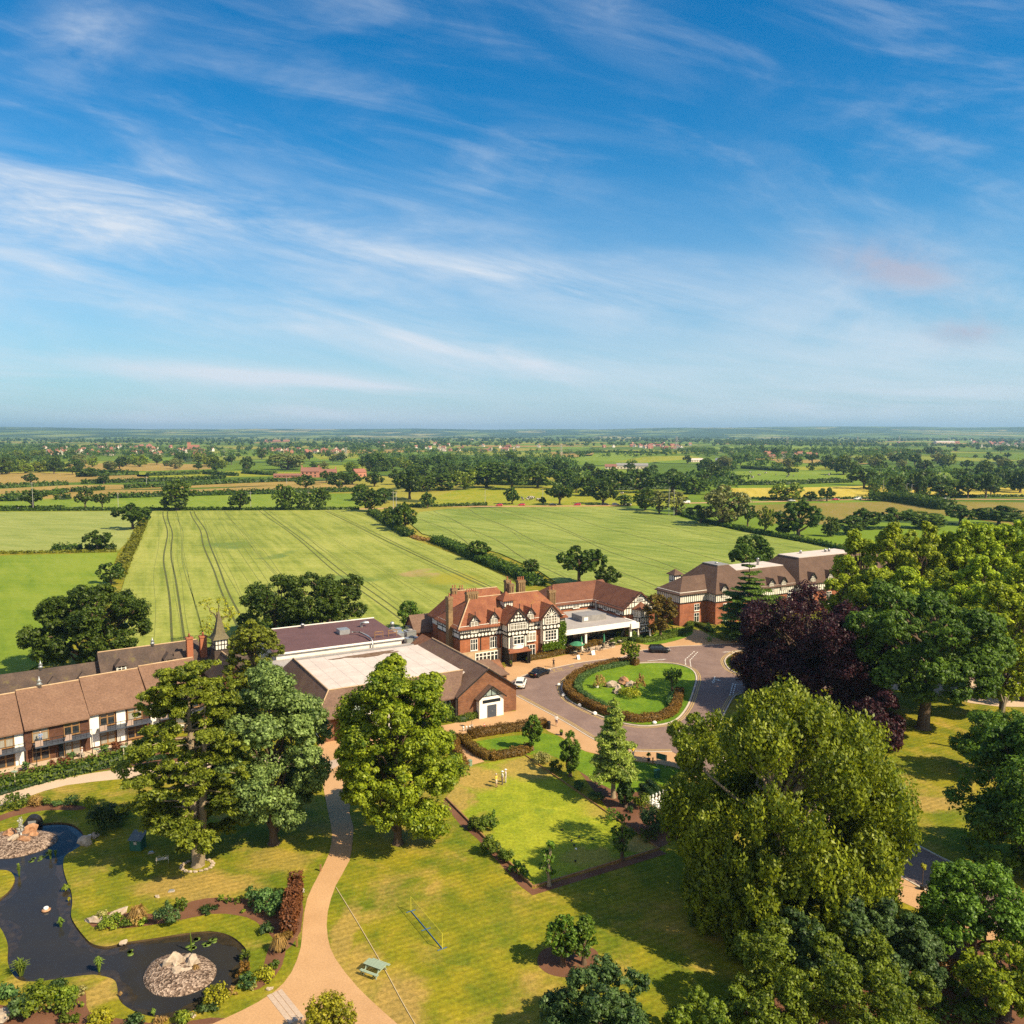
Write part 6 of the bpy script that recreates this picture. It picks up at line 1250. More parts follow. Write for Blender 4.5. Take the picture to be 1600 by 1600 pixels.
#  cars
def car_paint(name,c,rough=.25):
 m,t=new_mat(name);finish(t,c,rough,.5,coat=.25);return m
M['car_black']=car_paint('black_car_paint',(.008,.008,.010));M['car_white']=car_paint('white_car_paint',(.72,.71,.69));M['car_red']=car_paint('red_car_paint',(.45,.03,.05))
M['car_silver']=car_paint('silver_car_paint',(.42,.43,.45));M['car_blue']=car_paint('blue_car_paint',(.03,.07,.20))
M['tyre']=mat('tyre_rubber',(.012,.012,.012),rough=.9);M['rim']=mat('alloy_rim',(.45,.45,.46),rough=.35,metal=.8)
M['lamp_red']=mat('red_tail_lamp',(.40,.02,.02),rough=.2);M['lamp_clear']=mat('clear_headlamp',(.6,.6,.62),rough=.15)
M['plate_yellow']=mat('rear_plate',(.65,.48,.05));M['plate_white']=mat('front_plate',(.75,.75,.72))
def car(label,loc,rz,paint,style='saloon',group=None,cat_='car'):
 """lofted body along +x (front), origin on the road under the middle"""
 t=thing('parked_car',label,cat_,loc,rz,group)
 L,Wd=(4.75,1.84)if style=='saloon' else((4.3,1.80)if style=='hatch' else(4.9,1.92))
 if style=='van':prof=[(-1,.35,.98,.60),(-.985,.5,1.0,.95),(-.9,.4,1.0,1.0),(.5,.4,1.0,1.0),(.72,.35,1.0,1.02),(.97,.4,.92,.85),(1,.5,.85,.7)]
 st={'saloon':[(-1,.42,.80,.78),(-.97,.30,.93,.92),(-.70,.24,1.0,.97),(-.25,.20,1.0,.93),(.25,.20,1.0,.90),(.55,.22,.99,.86),(.88,.26,.93,.74),(.98,.34,.84,.62),(1.0,.44,.76,.52)],'hatch':[(-1,.44,.82,.86),(-.96,.30,.94,1.0),(-.70,.24,1.0,1.0),(-.2,.20,1.0,.97),(.3,.20,1.0,.94),(.58,.22,.99,.90),(.88,.26,.94,.78),(.98,.34,.86,.64),(1.0,.44,.78,.54)],'van':[(-1,.44,.92,1.0),(-.97,.32,.97,1.08),(-.70,.28,1.0,1.1),(-.2,.24,1.0,1.1),(.4,.24,1.0,1.08),(.62,.26,1.0,1.02),(.90,.30,.94,.86),(.98,.38,.88,.7),(1.0,.48,.8,.58)]}[style]
 mb=MB();P=[];F=[];n=10
 for x,z0,wf,zs in st:
  h=Wd/2*wf;X=x*L/2
  P+=[(X,-h*.80,z0),(X,-h*.97,z0+.10),(X,-h,(z0+zs)/2),(X,-h*.96,zs-.06),(X,-h*.86,zs),(X,h*.86,zs),(X,h*.96,zs-.06),(X,h,(z0+zs)/2),(X,h*.97,z0+.10),(X,h*.80,z0)]
 for i in range(len(st)-1):
  for k in range(n):k2=(k+1)%n;F.append((i*n+k,(i+1)*n+k,(i+1)*n+k2,i*n+k2))
 F.append(list(range(n)));F.append([(len(st)-1)*n+k for k in range(n-1,-1,-1)]);mb.add(P,F,0,True)
 cb={'saloon':((-.74,-.40,.14,.52),.93,1.43),'hatch':((-.97,-.80,.18,.56),.98,1.50),'van':((-.98,-.94,.38,.68),1.08,1.92)}[style]
 (xa,xb,xc,xd),zb,zt=cb;hb,ht=Wd/2*.88,Wd/2*.68 if style!='van' else Wd/2*.80;l=L/2
 B=[(xa*l,-hb,zb-.04),(xd*l,-hb,zb-.10),(xd*l,hb,zb-.10),(xa*l,hb,zb-.04)];T_=[(xb*l,-ht,zt-.02),(xc*l,-ht,zt),(xc*l,ht,zt),(xb*l,ht,zt-.02)]
 mid=[((b[0]+q[0])/2,(b[1]*.46+q[1]*.54)*1.02,(b[2]+q[2])/2)for b,q in zip(B,T_)]
 mb.add(B+mid+T_,[(i,(i+1)%4,4+(i+1)%4,4+i)for i in range(4)]+[(4+i,4+(i+1)%4,8+(i+1)%4,8+i)for i in range(4)],0)
 tq=[Vector(q)for q in T_];tc=sum(tq,Vector())/4+Vector((0,0,.05));mb.add(T_+[tuple(tc)],[(0,1,4),(1,2,4),(2,3,4),(3,0,4)],0,True)
 mb.build('body',paint,t)
 def glass(name,a,b,c,d,o=.012):
  """window pane slightly proud of a cabin side quad a,b (bottom) c,d (top)"""
  a,b,c,d=map(Vector,(a,b,c,d));nn=(b-a).cross(d-a).normalized();lerp=lambda u,v:(a.lerp(b,u)).lerp(d.lerp(c,u),v)
  q=MB();q.poly([lerp(u,v)+nn*o for u,v in((.06,.22),(.94,.22),(.93,.9),(.07,.9))]);return q
 for nm,i in(('rear_window',3),('windscreen',1)):
  j=(i+1)%4;q=glass(nm,B[i],B[j],T_[j],T_[i],.03);q.build(nm,M['glass'],t)
 for i in(0,2):
  j=(i+1)%4;a,b,c,d=map(Vector,(B[i],B[j],T_[j],T_[i]))
  nw=3 if style!='van' else 1
  for k in range(nw):
   u0,u1=(k/nw,(k+1)/nw)if style!='van' else((.66,.95)if i==0 else(.05,.34))
   q=glass('side_window',a.lerp(b,u0),a.lerp(b,u1),d.lerp(c,u1),d.lerp(c,u0),.03);q.build('side_window',M['glass'],t)
 for sx in(-.62,.64):
  for sy in(-1,1):
   q=MB();r=.33;q.T=Matrix.Translation((sx*l,sy*(Wd/2-.11),r))@Matrix.Rotation(rad(90)*sy,4,'X');q.lathe([(.2,-.13),(r-.03,-.12),(r,-.07),(r,.07),(r-.03,.12),(.2,.11)],14)
   w=q.build('wheel',M['tyre'],t)
   q=MB();q.T=Matrix.Translation((sx*l,sy*(Wd/2-.11),r))@Matrix.Rotation(-rad(90)*sy,4,'X');q.lathe([(.22,.08),(.21,.125),(.06,.13)],12);q.build('rim',M['rim'],w)
 e=st[-2][3]
 for sy in(-1,1):
  q=MB();q.box(l*.93,l*.985,sy*Wd*.36-.17,sy*Wd*.36+.17,e-.02,e+.10);q.build('headlight',M['lamp_clear'],t)
  q=MB();zr_=st[1][3];q.box(-l*1.0,-l*.95,sy*Wd*.37-.16,sy*Wd*.37+.16,zr_-.24,zr_-.08);q.build('tail_light',M['lamp_red'],t)
  q=MB();q.box(l*.30,l*.36,sy*(Wd/2+.06)-.08,sy*(Wd/2+.06)+.08,.92 if style!='van' else 1.1,1.05 if style!='van' else 1.3);q.build('door_mirror',paint,t)
 q=MB();q.box(-l-.012,-l*.985,-.26,.26,.56,.68);q.build('number_plate',M['plate_yellow'],t)
 q=MB();q.box(l*.985,l+.012,-.26,.26,.42,.53);q.build('number_plate',M['plate_white'],t)
 return t
def heading(p,q):a,b=G(*p),G(*q);return math.atan2(b.y-a.y,b.x-a.x)
c_sal=car('black saloon car pulled up outside the hotel porch',G(843,1055,.03),heading((828,1060),(862,1047)),M['car_black'],'saloon')
c_hat=car('black hatchback parked by the drive beyond the island',G(1030,1019,.03),heading((1012,1019),(1046,1019.5)),M['car_black'],'hatch')
c_wht=car('white hatchback stopped beside the hall gable',G(813.5,1072,.03),heading((811,1076),(818,1057)),M['car_white'],'hatch')
for i,(x,y,p,lb,s)in enumerate(((1361,1052,'car_silver','silver car nearest the copper beech in the car park','hatch'),(1386,1049,'car_black','black car half hidden behind the oak trunk','saloon'),(1538,1016,'car_red','red car glimpsed high among the lime leaves','hatch'),(1580,1043,'car_white','white car at the right of the car park','hatch'),(1590,1056,'car_red','red car at the right edge of the car park','hatch'),(1592,1074,'car_silver','silver car nearest the broken trunk','saloon'),(1545,1030,'car_white','white car under the tallest lime','saloon'),(1460,1060,'car_blue','blue car in the shade right of the oak trunk','hatch'),(1571,1064,'car_black','black car in the car park among paler cars','hatch'))):
 car(lb,G(x,y,.03),rad(-60+7*i),M[p],s,'cars in the gravel car park')
car('dark car glimpsed on the service yard behind the hall',G(652,990,.0),rad(20),M['car_silver'],'hatch')
#  people
def person(label,loc,rz,shirt,legs,pose='stand',shorts=False,hair=(.05,.03,.02),hat=None,h=1.72,shoe=(.04,.03,.03)):
 t=thing('person',label,'person',loc,rz)
 k=h/1.72;J={}
 sw=.16 if pose=='walk' else.0
 sit=pose=='sit'
 hip=.50 if sit else.93
 pts={'pel':(0,0,hip),'waist':(0,.01,hip+.17),'chest':(.0,.0,hip+.38),'neck':(0,.0,hip+.55),'head0':(0,-.01,hip+.63),'head1':(0,-.025,hip+.72),'head2':(0,-.01,hip+.785)}
 rd={'pel':.135,'waist':.125,'chest':.145,'neck':.055,'head0':.068,'head1':.098,'head2':.072}
 ed=[('pel','waist'),('waist','chest'),('chest','neck'),('neck','head0'),('head0','head1'),('head1','head2')]
 for s,c in((-1,'l'),(1,'r')):
  sh=(s*.18,0,hip+.49);fw=-s*sw
  if pose=='arms_up':el=(s*.36,-.10,hip+.52);wr=(s*.22,-.30,hip+.60)
  elif pose in('lean','sit'):el=(s*.25,-.10,hip+.22);wr=(s*.16,-.34,hip+.17)
  else:el=(s*.235,.02-fw*.5,hip+.22);wr=(s*.24,-.08+-fw*.9,hip-.01)
  if sit:kn=(s*.11,-.42,.50);an=(s*.11,-.40,.09);toe=(s*.12,-.56,.04);hp=(s*.10,-.02,.50)
  else:hp=(s*.10,0,hip-.05);kn=(s*.105,-.03+fw*.9,.49);an=(s*.105,.02+fw*1.9,.09+(.05 if fw>0 else 0));toe=(s*.13,an[1]-.15,.04)
  for nm,p,r in(('sh'+c,sh,.075),('el'+c,el,.05),('wr'+c,wr,.032),('hp'+c,hp,.105),('kn'+c,kn,.066),('an'+c,an,.045),('toe'+c,toe,.04)):pts[nm]=p;rd[nm]=r
  ed+=[('chest','sh'+c),('sh'+c,'el'+c),('el'+c,'wr'+c),('pel','hp'+c),('hp'+c,'kn'+c),('kn'+c,'an'+c),('an'+c,'toe'+c)]
  w=Vector(wr);d=(w-Vector(el)).normalized();side=d.cross(Vector((0,1,0))).normalized()if abs(d.y)<.9 else Vector((1,0,0))
  pm=w+d*.07;pts['pa'+c]=tuple(pm);rd['pa'+c]=.03;ed.append(('wr'+c,'pa'+c))
  for f,(o,ln)in enumerate(((-.028,.075),(-.010,.085),(.009,.08),(.026,.065))):
   a=pm+side*o+d*.02;b=a+d*ln*.6;e=b+d*ln*.35+Vector((0,-.012,0))
   for nm,p in((f'f{f}a{c}',a),(f'f{f}b{c}',b),(f'f{f}c{c}',e)):pts[nm]=tuple(p);rd[nm]=.0095
   ed+=[('pa'+c,f'f{f}a{c}'),(f'f{f}a{c}',f'f{f}b{c}'),(f'f{f}b{c}',f'f{f}c{c}')]
  a=w+d*.03-side*s*.045;e=a+d*.05-side*s*.012
  for nm,p in((f'ta{c}',a),(f'tb{c}',e)):pts[nm]=tuple(p);rd[nm]=.011
  ed+=[('wr'+c,f'ta{c}'),(f'ta{c}',f'tb{c}')]
 names=list(pts);me=bpy.data.meshes.new('body');me.from_pydata([tuple(c*k for c in pts[n])for n in names],[(names.index(a),names.index(b))for a,b in ed],[])
 o=bpy.data.objects.new('body',me);COL.objects.link(o);md=o.modifiers.new('s','SKIN');sv=me.skin_vertices[0].data
 for i,n in enumerate(names):sv[i].radius=(rd[n]*k,rd[n]*k*(.78 if n in('pel','waist','chest')else 1))
 sv[0].use_root=True;o.modifiers.new('u','SUBSURF').levels=1
 dg=bpy.context.evaluated_depsgraph_get();m2=bpy.data.meshes.new_from_object(o.evaluated_get(dg));m2 .name='body';o.modifiers.clear();o.data=m2;o.parent=t
 def cm(c):return mat('cloth',c,rough=.85)
 m2 .materials.clear()
 for mm in(M['skin'],cm(shirt),cm(legs),cm(shoe)):m2 .materials.append(mm)
 for p in m2 .polygons:
  c=p.center/k;z=c.z;x=abs(c.x);p.use_smooth=True
  if z>hip+.545:i=0
  elif z<.10 and not(sit and x>.2):i=3
  elif sit and c.y<-.2 and z>.56:i=0
  elif z<hip+.06 and x<.20 and not(pose!='sit' and x>.185):i=(0 if(shorts and z<.52)else 2)
  elif x>.2 and z<hip+.20:i=0
  elif pose=='arms_up' and c.y<-.17:i=0
  elif pose=='lean' and c.y<-.2:i=0
  else:i=1
  p.material_index=i
 hd=MB();hz=(hip+.72)*k
 hd.blob((0,.018*k,hz+.045*k),(.105*k,.112*k,.085*k),3,.06,2,0,True);hd.build('hair',mat('hair',hair,rough=.7),t)
 if hat:
  q=MB();q.lathe([(.20*k,hz+.06),(.20*k,hz+.075),(.115*k,hz+.085),(.11*k,hz+.15),(.07*k,hz+.17)],12,(0,-.005));q.build('hat',mat('hat_cloth',hat,rough=.85),t)
 q=MB();q.blob((0,-.125*k,hz-.005),(.016*k,.022*k,.022*k),1,0,1,0,True)
 q.build('nose',M['skin'],t)
 q=MB()
 for s in(-1,1):q.blob((s*.036*k,-.108*k,hz+.022),(.013*k,.010*k,.009*k),1,0,1,0,True)
 q.build('eyes',M['black'],t)
 q=MB();q.box(-.026*k,.026*k,-.118*k,-.108*k,hz-.052*k,hz-.043*k);q.build('mouth',M['terracotta'],t)
 for s in(-1,1):
  q=MB();q.blob((s*.098*k,.0,hz+.005),(.014*k,.026*k,.034*k),1,0,1,0,True);q.build('ear',M['skin'],t)
 return t
person('person in a yellow top and pale shorts standing on the bowling green',G(775.5,1230,.03),rad(60),(.62,.50,.08),(.55,.47,.38),'stand',True,hair=(.5,.45,.4))
person('person in white shirt and dark trousers nearest on the bowling green',G(785,1226,.03),rad(-70),(.70,.68,.66),(.16,.13,.14),'stand',False,hat=(.7,.68,.62))
person('person in pale lilac clothes and sun hat on the bowling green',G(790,1223,.03),rad(-80),(.66,.58,.62),(.58,.52,.55),'stand',False,hat=(.72,.68,.62))
person('person in white shirt and dark shorts walking along the pavement',G(869.5,1134.5,.02),rad(170),(.68,.66,.66),(.09,.06,.10),'walk',True,hair=(.35,.3,.27))
person('person in black clothes with raised arms outside the hotel',G(865,1043,.02),rad(10),(.02,.018,.02),(.02,.018,.022),'arms_up',False)
person('person in a bright yellow top beside the feathery deodar',G(989,1185,.02),rad(40),(.70,.48,.03),(.60,.53,.46),'stand',False,hair=(.5,.46,.42))
person('person in dark clothes half hidden behind the feathery deodar',G(980,1182,.02),rad(20),(.03,.03,.04),(.03,.03,.05),'stand',False)
person('person in dark clothes standing under the huge weeping tree',G(1087,1425,.0),rad(30),(.05,.05,.09),(.02,.02,.03),'stand',False)
Rl=Matrix.Rotation(LA,3,'Z')
person('person in a blue top and jeans leaning on a brick terrace balcony',LO+Rl@Vector((2.95+1.75,-.95,2.62)),LA+rad(10),(.20,.28,.45),(.09,.16,.28),'lean',False,hair=(.5,.4,.35))
person('person in a pale top sitting at the patio table',LO+Rl@Vector((2.95+6.5,-1.7,0)),LA+rad(-90),(.62,.54,.52),(.25,.2,.2),'sit',False,hair=(.55,.5,.45))
#  furniture
def picnic():
 p=G(586,1519);t=thing('picnic_table','sage green picnic table with benches by the sandy path','picnic table',p,rad(152))
 for k in range(6):
  q=MB();q.box(-.9,.9,-.40+k*.135,-.285+k*.135,.70,.74);q.build('table_plank',M['sage'],t)
 for s in(-1,1):
  q=MB()
  for k in range(2):q.box(-.9,.9,s*.78-.13+k*.135,s*.78-.015+k*.135,.41,.45)
  q.build('seat',M['sage'],t)
  q=MB();x=s*.62;q.tube([(x,-.72,0),(x,-.28,.70)],.05,4);q.build('leg',M['sage'],t)
  q=MB();q.tube([(x,.72,0),(x,.28,.70)],.05,4);q.build('leg',M['sage'],t)
  q=MB();q.box(x-.03,x+.03,-.92,.92,.36,.41);q.build('crossbeam',M['sage'],t)
picnic()
def bench():
 p=G(254,1348);t=thing('garden_bench','pale curved metal garden bench under the layered pine','bench',p,rad(-160));m=M['cream_metal']
 q=MB();q.box(-.6,.6,-.25,.22,.41,.44);q.build('seat',m,t)
 q=MB()
 for c in(-.3,.3):
  pts=[(c+.29*math.cos(a),.24+.03,.46+.42*math.sin(a)**.7 if math.sin(a)>0 else.46)for a in[math.pi*k/10 for k in range(11)]];q.tube(pts,.018,5)
  for k in range(-2,3):q.tube([(c+k*.1,.26,.44),(c+k*.085,.28,.46+.36*math.cos(k*.45))],.011,4)
 q.build('backrest',m,t)
 for sx in(-.56,.56):
  for y0,y1 in((-.22,-.28),(.2,.26)):q=MB();q.tube([(sx,y0,.42),(sx*1.04,y1,0)],.022,5);q.build('leg',m,t)
  q=MB();q.tube([(sx,.26,.64),(sx,-.02,.66),(sx,-.24,.62),(sx,-.24,.42)],.018,5);q.build('armrest',m,t)
M['cream_metal']=mat('cream_metal',(.50,.43,.32),(.60,.53,.40),3,.6)
bench()
p=G(216,1326);t=thing('garden_hut','dark green box hut with a grey blue sloping lid on the lawn','hut',p,rad(-6))
q=MB();q.add([(-.6,-.55,0),(.6,-.55,0),(.6,.55,0),(-.6,.55,0),(-.6,-.55,1.25),(.6,-.55,1.25),(.6,.55,1.65),(-.6,.55,1.65)],[(3,2,1,0),(4,5,6,7),(0,1,5,4),(1,2,6,5),(2,3,7,6),(3,0,4,7)]);q.build('wall',M['green_box'],t)
q=MB();q.shell([[(-.75,-.72,1.24),(.75,-.72,1.24),(.75,.68,1.76),(-.75,.68,1.76)]],.07);q.build('roof',M['slate_felt'],t)
q=MB();q.box(-.16,.16,-.575,-.552,.72,1.0);q.build('notice',M['concrete'],t);q=MB()
for x in(-.59,0,.59):q.box(x-.03,x+.03,-.57,-.553,.05,1.2)
q.build('batten',M['green_box'],t)
for x,y,lb,rz in((236,1333,'small pale slab lying left of the garden bench',.4),(268,1393,'small white block lying on the dry lawn',.2)):
 t=thing('garden_light',lb,'garden light',G(x,y),rz);q=MB();q.box(-.3,.3,-.16,.16,0,.07);q.build('base',M['concrete'],t);q=MB();q.box(-.2,.2,-.1,.1,.07,.18);q.build('lamp_body',M['metal'],t)
q=MB();c=G(309,1352)
for k in range(18):
 a=6.283*k/18;q.box(-.2,.2,-.11,.11,0,.16)if False else q.blob((c.x+1.55*math.cos(a),c.y+1.25*math.sin(a)-.1,.06),(.27,.2,.12),k,.2,1)
tag(q.build('stone_ring',M['rock']),'ring of pale edging stones round the layered pine','stone ring')
def rocks(name,label,items,cat_='rock'):
 for k,(x,y,r,m,lb)in enumerate(items):
  p=G(x,y);q=MB();q.blob((0,0,r[2]*.55),r,k*5+int(x),.55,2);o=q.build('boulder',M[m],None,(p.x,p.y,p.z));o.rotation_euler=(0,0,k*1.3)
  tag(o,lb,'rock',name)
rocks('stones round the garden pond','',[(13,1309,(.9,.6,.55),'rock_rust','rusty boulder at the left of the fountain stones'),(25,1314,(.9,.45,.5),'rock','grey boulder in the middle of the fountain stones'),(36,1316,(.9,.5,.45),'rock_rust','rusty boulder at the front of the fountain stones'),(47,1303,(.8,.6,.6),'rock_rust','rusty boulder at the back of the fountain stones'),(52,1309,(.6,.5,.45),'rock_rust','small rusty boulder right of the fountain stones'),(134,1319,(.75,.55,.55),'rock','pale boulder on the bank below the clipped bush'),(148,1308,(.6,.35,.3),'rock','small pale stone beside the clipped bush'),(146,1440,(.75,.35,.3),'rock','long pale stone at the tip of the pond bed'),(184,1430,(1.0,.35,.32),'rock','long cream stone behind the low shrubs'),(158,1441,(.3,.25,.25),'rock','little cream stone in the pond bed'),(272,1511,(.75,.45,.7),'rock','tall white stone left on the near shingle island'),(300,1509,(.6,.5,.6),'rock','white stone right on the near shingle island'),(280,1523,(.8,.5,.35),'rock','flat white stone at the front of the near island'),(285,1503,(.9,.3,.25),'rock','white stone at the back of the near island'),(302,1588,(.3,.2,.15),'rock','small white stone at the near pond bank'),(193,1475,(.3,.22,.2),'rock','white stone at the water edge'),(4,1592,(.9,.6,.4),'rock','pale stone in the bottom left corner'),(422,1546,(.28,.2,.12),'rock','tan stone on the strip beside the path'),(246,1402,(.2,.2,.15),'rock','tiny white stone on the mulched bed')])
rocks('stones on the drive island','',[(956,1074,(1.1,.6,.7),'rock','pale boulder left on the island rockery'),(966,1079,(1.1,.6,.55),'rock','pale boulder at the front of the island rockery'),(975,1070,(1.3,.6,.8),'rock_rust','rusty boulder at the back of the island rockery'),(985,1073,(1.0,.6,.6),'rock','pale boulder right on the island rockery'),(962,1084,(.7,.5,.4),'rock','small pale boulder low on the island rockery')])
for x,y,lb in((873,1072,'leftmost white edge stone on the drive island verge'),(880,1088.5,'second white edge stone round the island tip'),(906,1104,'third white edge stone along the island hedge'),(929.5,1117,'white edge stone nearest the deodar top'),(1022.5,1131.5,'white edge stone at the near end of the island'),(933,1075,'flat white marker on the island lawn')):
 p=G(x,y);q=MB();q.blob((0,0,.16),(.34,.3,.26),int(x),.2,2);tag(q.build('edge_stone',M['white'],None,(p.x,p.y,.1)),lb,'stone','white edge stones round the drive island')
p=G(33,1306,.5);t=thing('fountain','small pale fountain plume among rusty stones on the far island','fountain',(p.x,p.y,.1),0)
q=MB();q.lathe([(.22,0),(.18,.4),(.06,.45),(.05,1.0)],10);q.build('nozzle',M['metal'],t)
M['spray']=leaf_mat('water_spray',(.55,.55,.58),(.75,.75,.78),trans=.5)
rng_=np.random.default_rng(5);V,Q,T=leaf_quads(rng_,np.array([[0,0,2.2],[0,0,1.7],[.12,0,1.3],[-.14,0,1.2]]),np.array([[.28,.28,.35],[.2,.2,.4],[.3,.3,.4],[.3,.3,.4]]),60,.10,droop=.6);mesh_np('spray',V,Q,M['spray'],t,T)
p=G(52,1289);t=thing('pump_hut','black arched pump housing on the far pond bank','pump housing',p,.3);q=MB();q.prism([(.9*math.cos(math.pi*k/10),.9*math.sin(math.pi*k/10)*1.2)for k in range(11)],-.5,.5);o=q.build('housing',M['black'],t);o.rotation_euler=(rad(90),0,0)
q=MB();q.box(-.4,.4,-.53,-.502,.1,.7);q.build('grille',M['metal'],t)
p=G(72,1422,-.12);t=thing('floating_lamp','white floating lamp with an orange rim on the pond','floating lamp',p);q=MB();q.lathe([(.35,-.05),(.42,.05),(.3,.12)],12);q.build('float',M['rock_rust'],t);q=MB();q.lathe([(.24,.12),(.2,.3),(.08,.34)],12);q.build('lamp',M['white'],t)
p=G(140,1310);q=MB();t=thing('garden_light','small white flood light beside the pale bank boulder','garden light',p,.5);q.box(-.15,.15,-.1,.1,.15,.42);q.build('lamp_body',M['white'],t);q=MB();q.tube([(0,0,0),(0,0,.16)],.03,6);q.build('spike',M['black'],t)
p=G(472,1396);t=thing('garden_light','blue white flood light beside the tall red hedge','garden light',p,.5);q=MB();q.box(-.2,.2,-.12,.12,.12,.42);q.build('lamp_body',M['white'],t);q=MB();q.tube([(0,0,0),(0,0,.16)],.03,6);q.build('spike',M['black'],t)
a,b=G(642,1424),G(691,1483);d=b-a;L=d.length;t=thing('badminton_net','blue footed portable net with a yellow tape standing on the lawn','net',a,math.atan2(d.y,d.x))
M['blue_metal']=mat('blue_metal',(.04,.11,.24),rough=.6);M['yellow_tape']=mat('yellow_tape',(.55,.50,.05),rough=.7);M['net']=mat('net_cord',(.10,.10,.08),rough=.8)
q=MB();q.box(0,L,-.025,.025,.03,.08);q.build('base_bar',M['blue_metal'],t)
for x in(0,L*.5,L):q=MB();q.box(x-.03,x+.03,-.45,.45,0,.05);q.build('foot',M['blue_metal'],t)
for x in(0,L):q=MB();q.tube([(x,0,.05),(x,0,1.45)],.03,6);q.build('post',M['blue_metal']if False else M['yellow_tape'],t)
q=MB();q.box(0,L,-.01,.01,1.39,1.44);q.build('tape',M['yellow_tape'],t)
q=MB()
for k in range(4):q.box(0,L,-.003,.003,.75+.16*k,.757+.16*k)
for k in range(24):q.box(L*k/24,L*k/24+.007,-.0028,.0028,.75,1.38)
q.build('net',M['net'],t)
q=MB();M['rope']=mat('rope',(.46,.37,.22),rough=.8);ln=[G(525,1387),G(560,1444),G(600,1513),G(628,1565),G(655,1612)];ribbon(q,smooth_line(ln,5),-.028,.028,.02,0,.04);tag(q.build('rope',M['rope']),'thin pale rope laid over the lawn past the picnic table','rope')
for x,y,c,lb in((878,1298,'black','black bowl furthest up the bowling green'),(893,1315,'black','black bowl left of the group on the green'),(897,1322,'black','black bowl behind the pale jack'),(900,1328,'white','pale jack ball near the dark bowls'),(905,1309,'black','black bowl right of the group on the green'),(926,1313,'black','black bowl furthest right on the green'),(899,1347,'black','black bowl nearest the sapling')):
 p=G(x,y);q=MB();q.blob((0,0,.09),(.12,.12,.11),1,0,2,0,True);tag(q.build('bowl',M[c],None,(p.x,p.y,.03)),lb,'bowl','bowls lying on the bowling green')
q=MB();ring=[G(*c)for c in BG];ribbon(q,[ring[0],ring[4]],-.08,.08,0,0,.22);ribbon(q,[ring[4]+(ring[3]-ring[4]).normalized()*.1,ring[3]],-.08,.08,0,0,.22);ribbon(q,[ring[3],ring[2]],-.06,.06,0,0,.18)
tag(q.build('edging_board',M['wood']),'low brown timber edging round the bowling green','edging')
def cabinet(x,y,label,w,d,h,rz,m):
 t=thing('utility_cabinet',label,'cabinet',G(x,y),rz);q=MB();q.box(-w/2,w/2,-d/2,d/2,0,h);q.build('casing',M[m],t);q=MB();q.box(-w/2-.04,w/2+.04,-d/2-.04,d/2+.04,h,h+.06);q.build('lid',M[m],t)
 q=MB();q.box(-w*.4,w*.4,-d/2-.02,-d/2-.003,h*.12,h*.88);q.build('door',M[m],t)
cabinet(1026.5,1215,'green upright cabinet on the lawn by the hotel sign',.7,.4,1.0,.4,'green_box');cabinet(730,1197,'low pale green chest at the corner of the bowling green',1.2,.55,.7,rad(20),'green_pale')
p0,p1=G(1026.4,1196.5),G(1039.5,1200);d=p1-p0;t=thing('sign_board','dark green sign board on two pale posts by the pavement','sign',p0,math.atan2(d.y,d.x));L=d.length
for x in(0,L):q=MB();q.tube([(x,0,0),(x,0,1.75)],.045,6);q.build('post',M['pole'],t)
q=MB();q.box(-.15,L+.15,.05,.11,.95,1.75);q.build('panel',M['green_box'],t)
def topiary(x,y,label,h=1.2,pot='black',seed=0,ball=True,flower=False):
 t=thing('potted_topiary',label,'potted plant',G(x,y),seed)
 q=MB();q.lathe([(.17,0),(.24,.38),(.26,.42),(.22,.42)],10);q.build('pot',M[pot],t)
 if ball:
  q=MB();q.tube([(0,0,.4),(0,0,h-.3)],.03,6);q.build('stem',M['bark'],t)
  o=bush_mesh('foliage',LEAF['bright' if not flower else 'yellow'],.62,.62,.65,seed,320,.09,8,t);o.location=(0,0,h-.55)
 else:
  o=bush_mesh('foliage',LEAF['bright'],.55,.55,h-.4,seed,300,.09,8,t);o.location=(0,0,.4)
topiary(1013.5,1189.5,'round topiary in a dark pot beside the sign board',1.2,'black',1);topiary(877,1149,'small conical topiary in a dark pot by the lawn corner',1.0,'black',2,False)
topiary(737,1137,'little ball topiary at the end of the red hedge',1.9,'concrete',3);topiary(798,1042,'bright topiary in a dark pot at the porch left post',1.4,'black',4,False);topiary(823,1036,'bright topiary in a dark pot at the porch right post',1.3,'black',5,False)
topiary(1441,1390,'yellow green ball tree in a square black planter beside the exit drive',2.6,'black',6,True,True)
topiary(505,1158,'small plant in a terracotta pot by the hall corner pier',.9,'terracotta',7,False)
t=thing('water_butt','bright yellow tub standing at the hall corner','tub',G(504-1,1157),0);M['yellow_tub']=mat('yellow_plastic',(.60,.38,.02),(.68,.46,.03),2,.5);q=MB();q.lathe([(.36,0),(.44,.3),(.44,.7),(.38,.95),(.3,1.0)],14);q.build('drum',M['yellow_tub'],t);q=MB();q.lathe([(.40,.96),(.40,1.01),(.1,1.05)],14);q.build('lid',M['yellow_tub'],t)
t=thing('litter_bin','black litter bin at the end of the red hedge','bin',G(857.5,1139),0);q=MB();q.lathe([(.25,0),(.27,.1),(.27,.95),(.29,1.0),(.29,1.1),(.2,1.2)],12);q.build('body',M['black'],t);q=MB();q.box(-.15,.15,-.285,-.272,.75,.92);q.build('opening',M['tyre'],t)
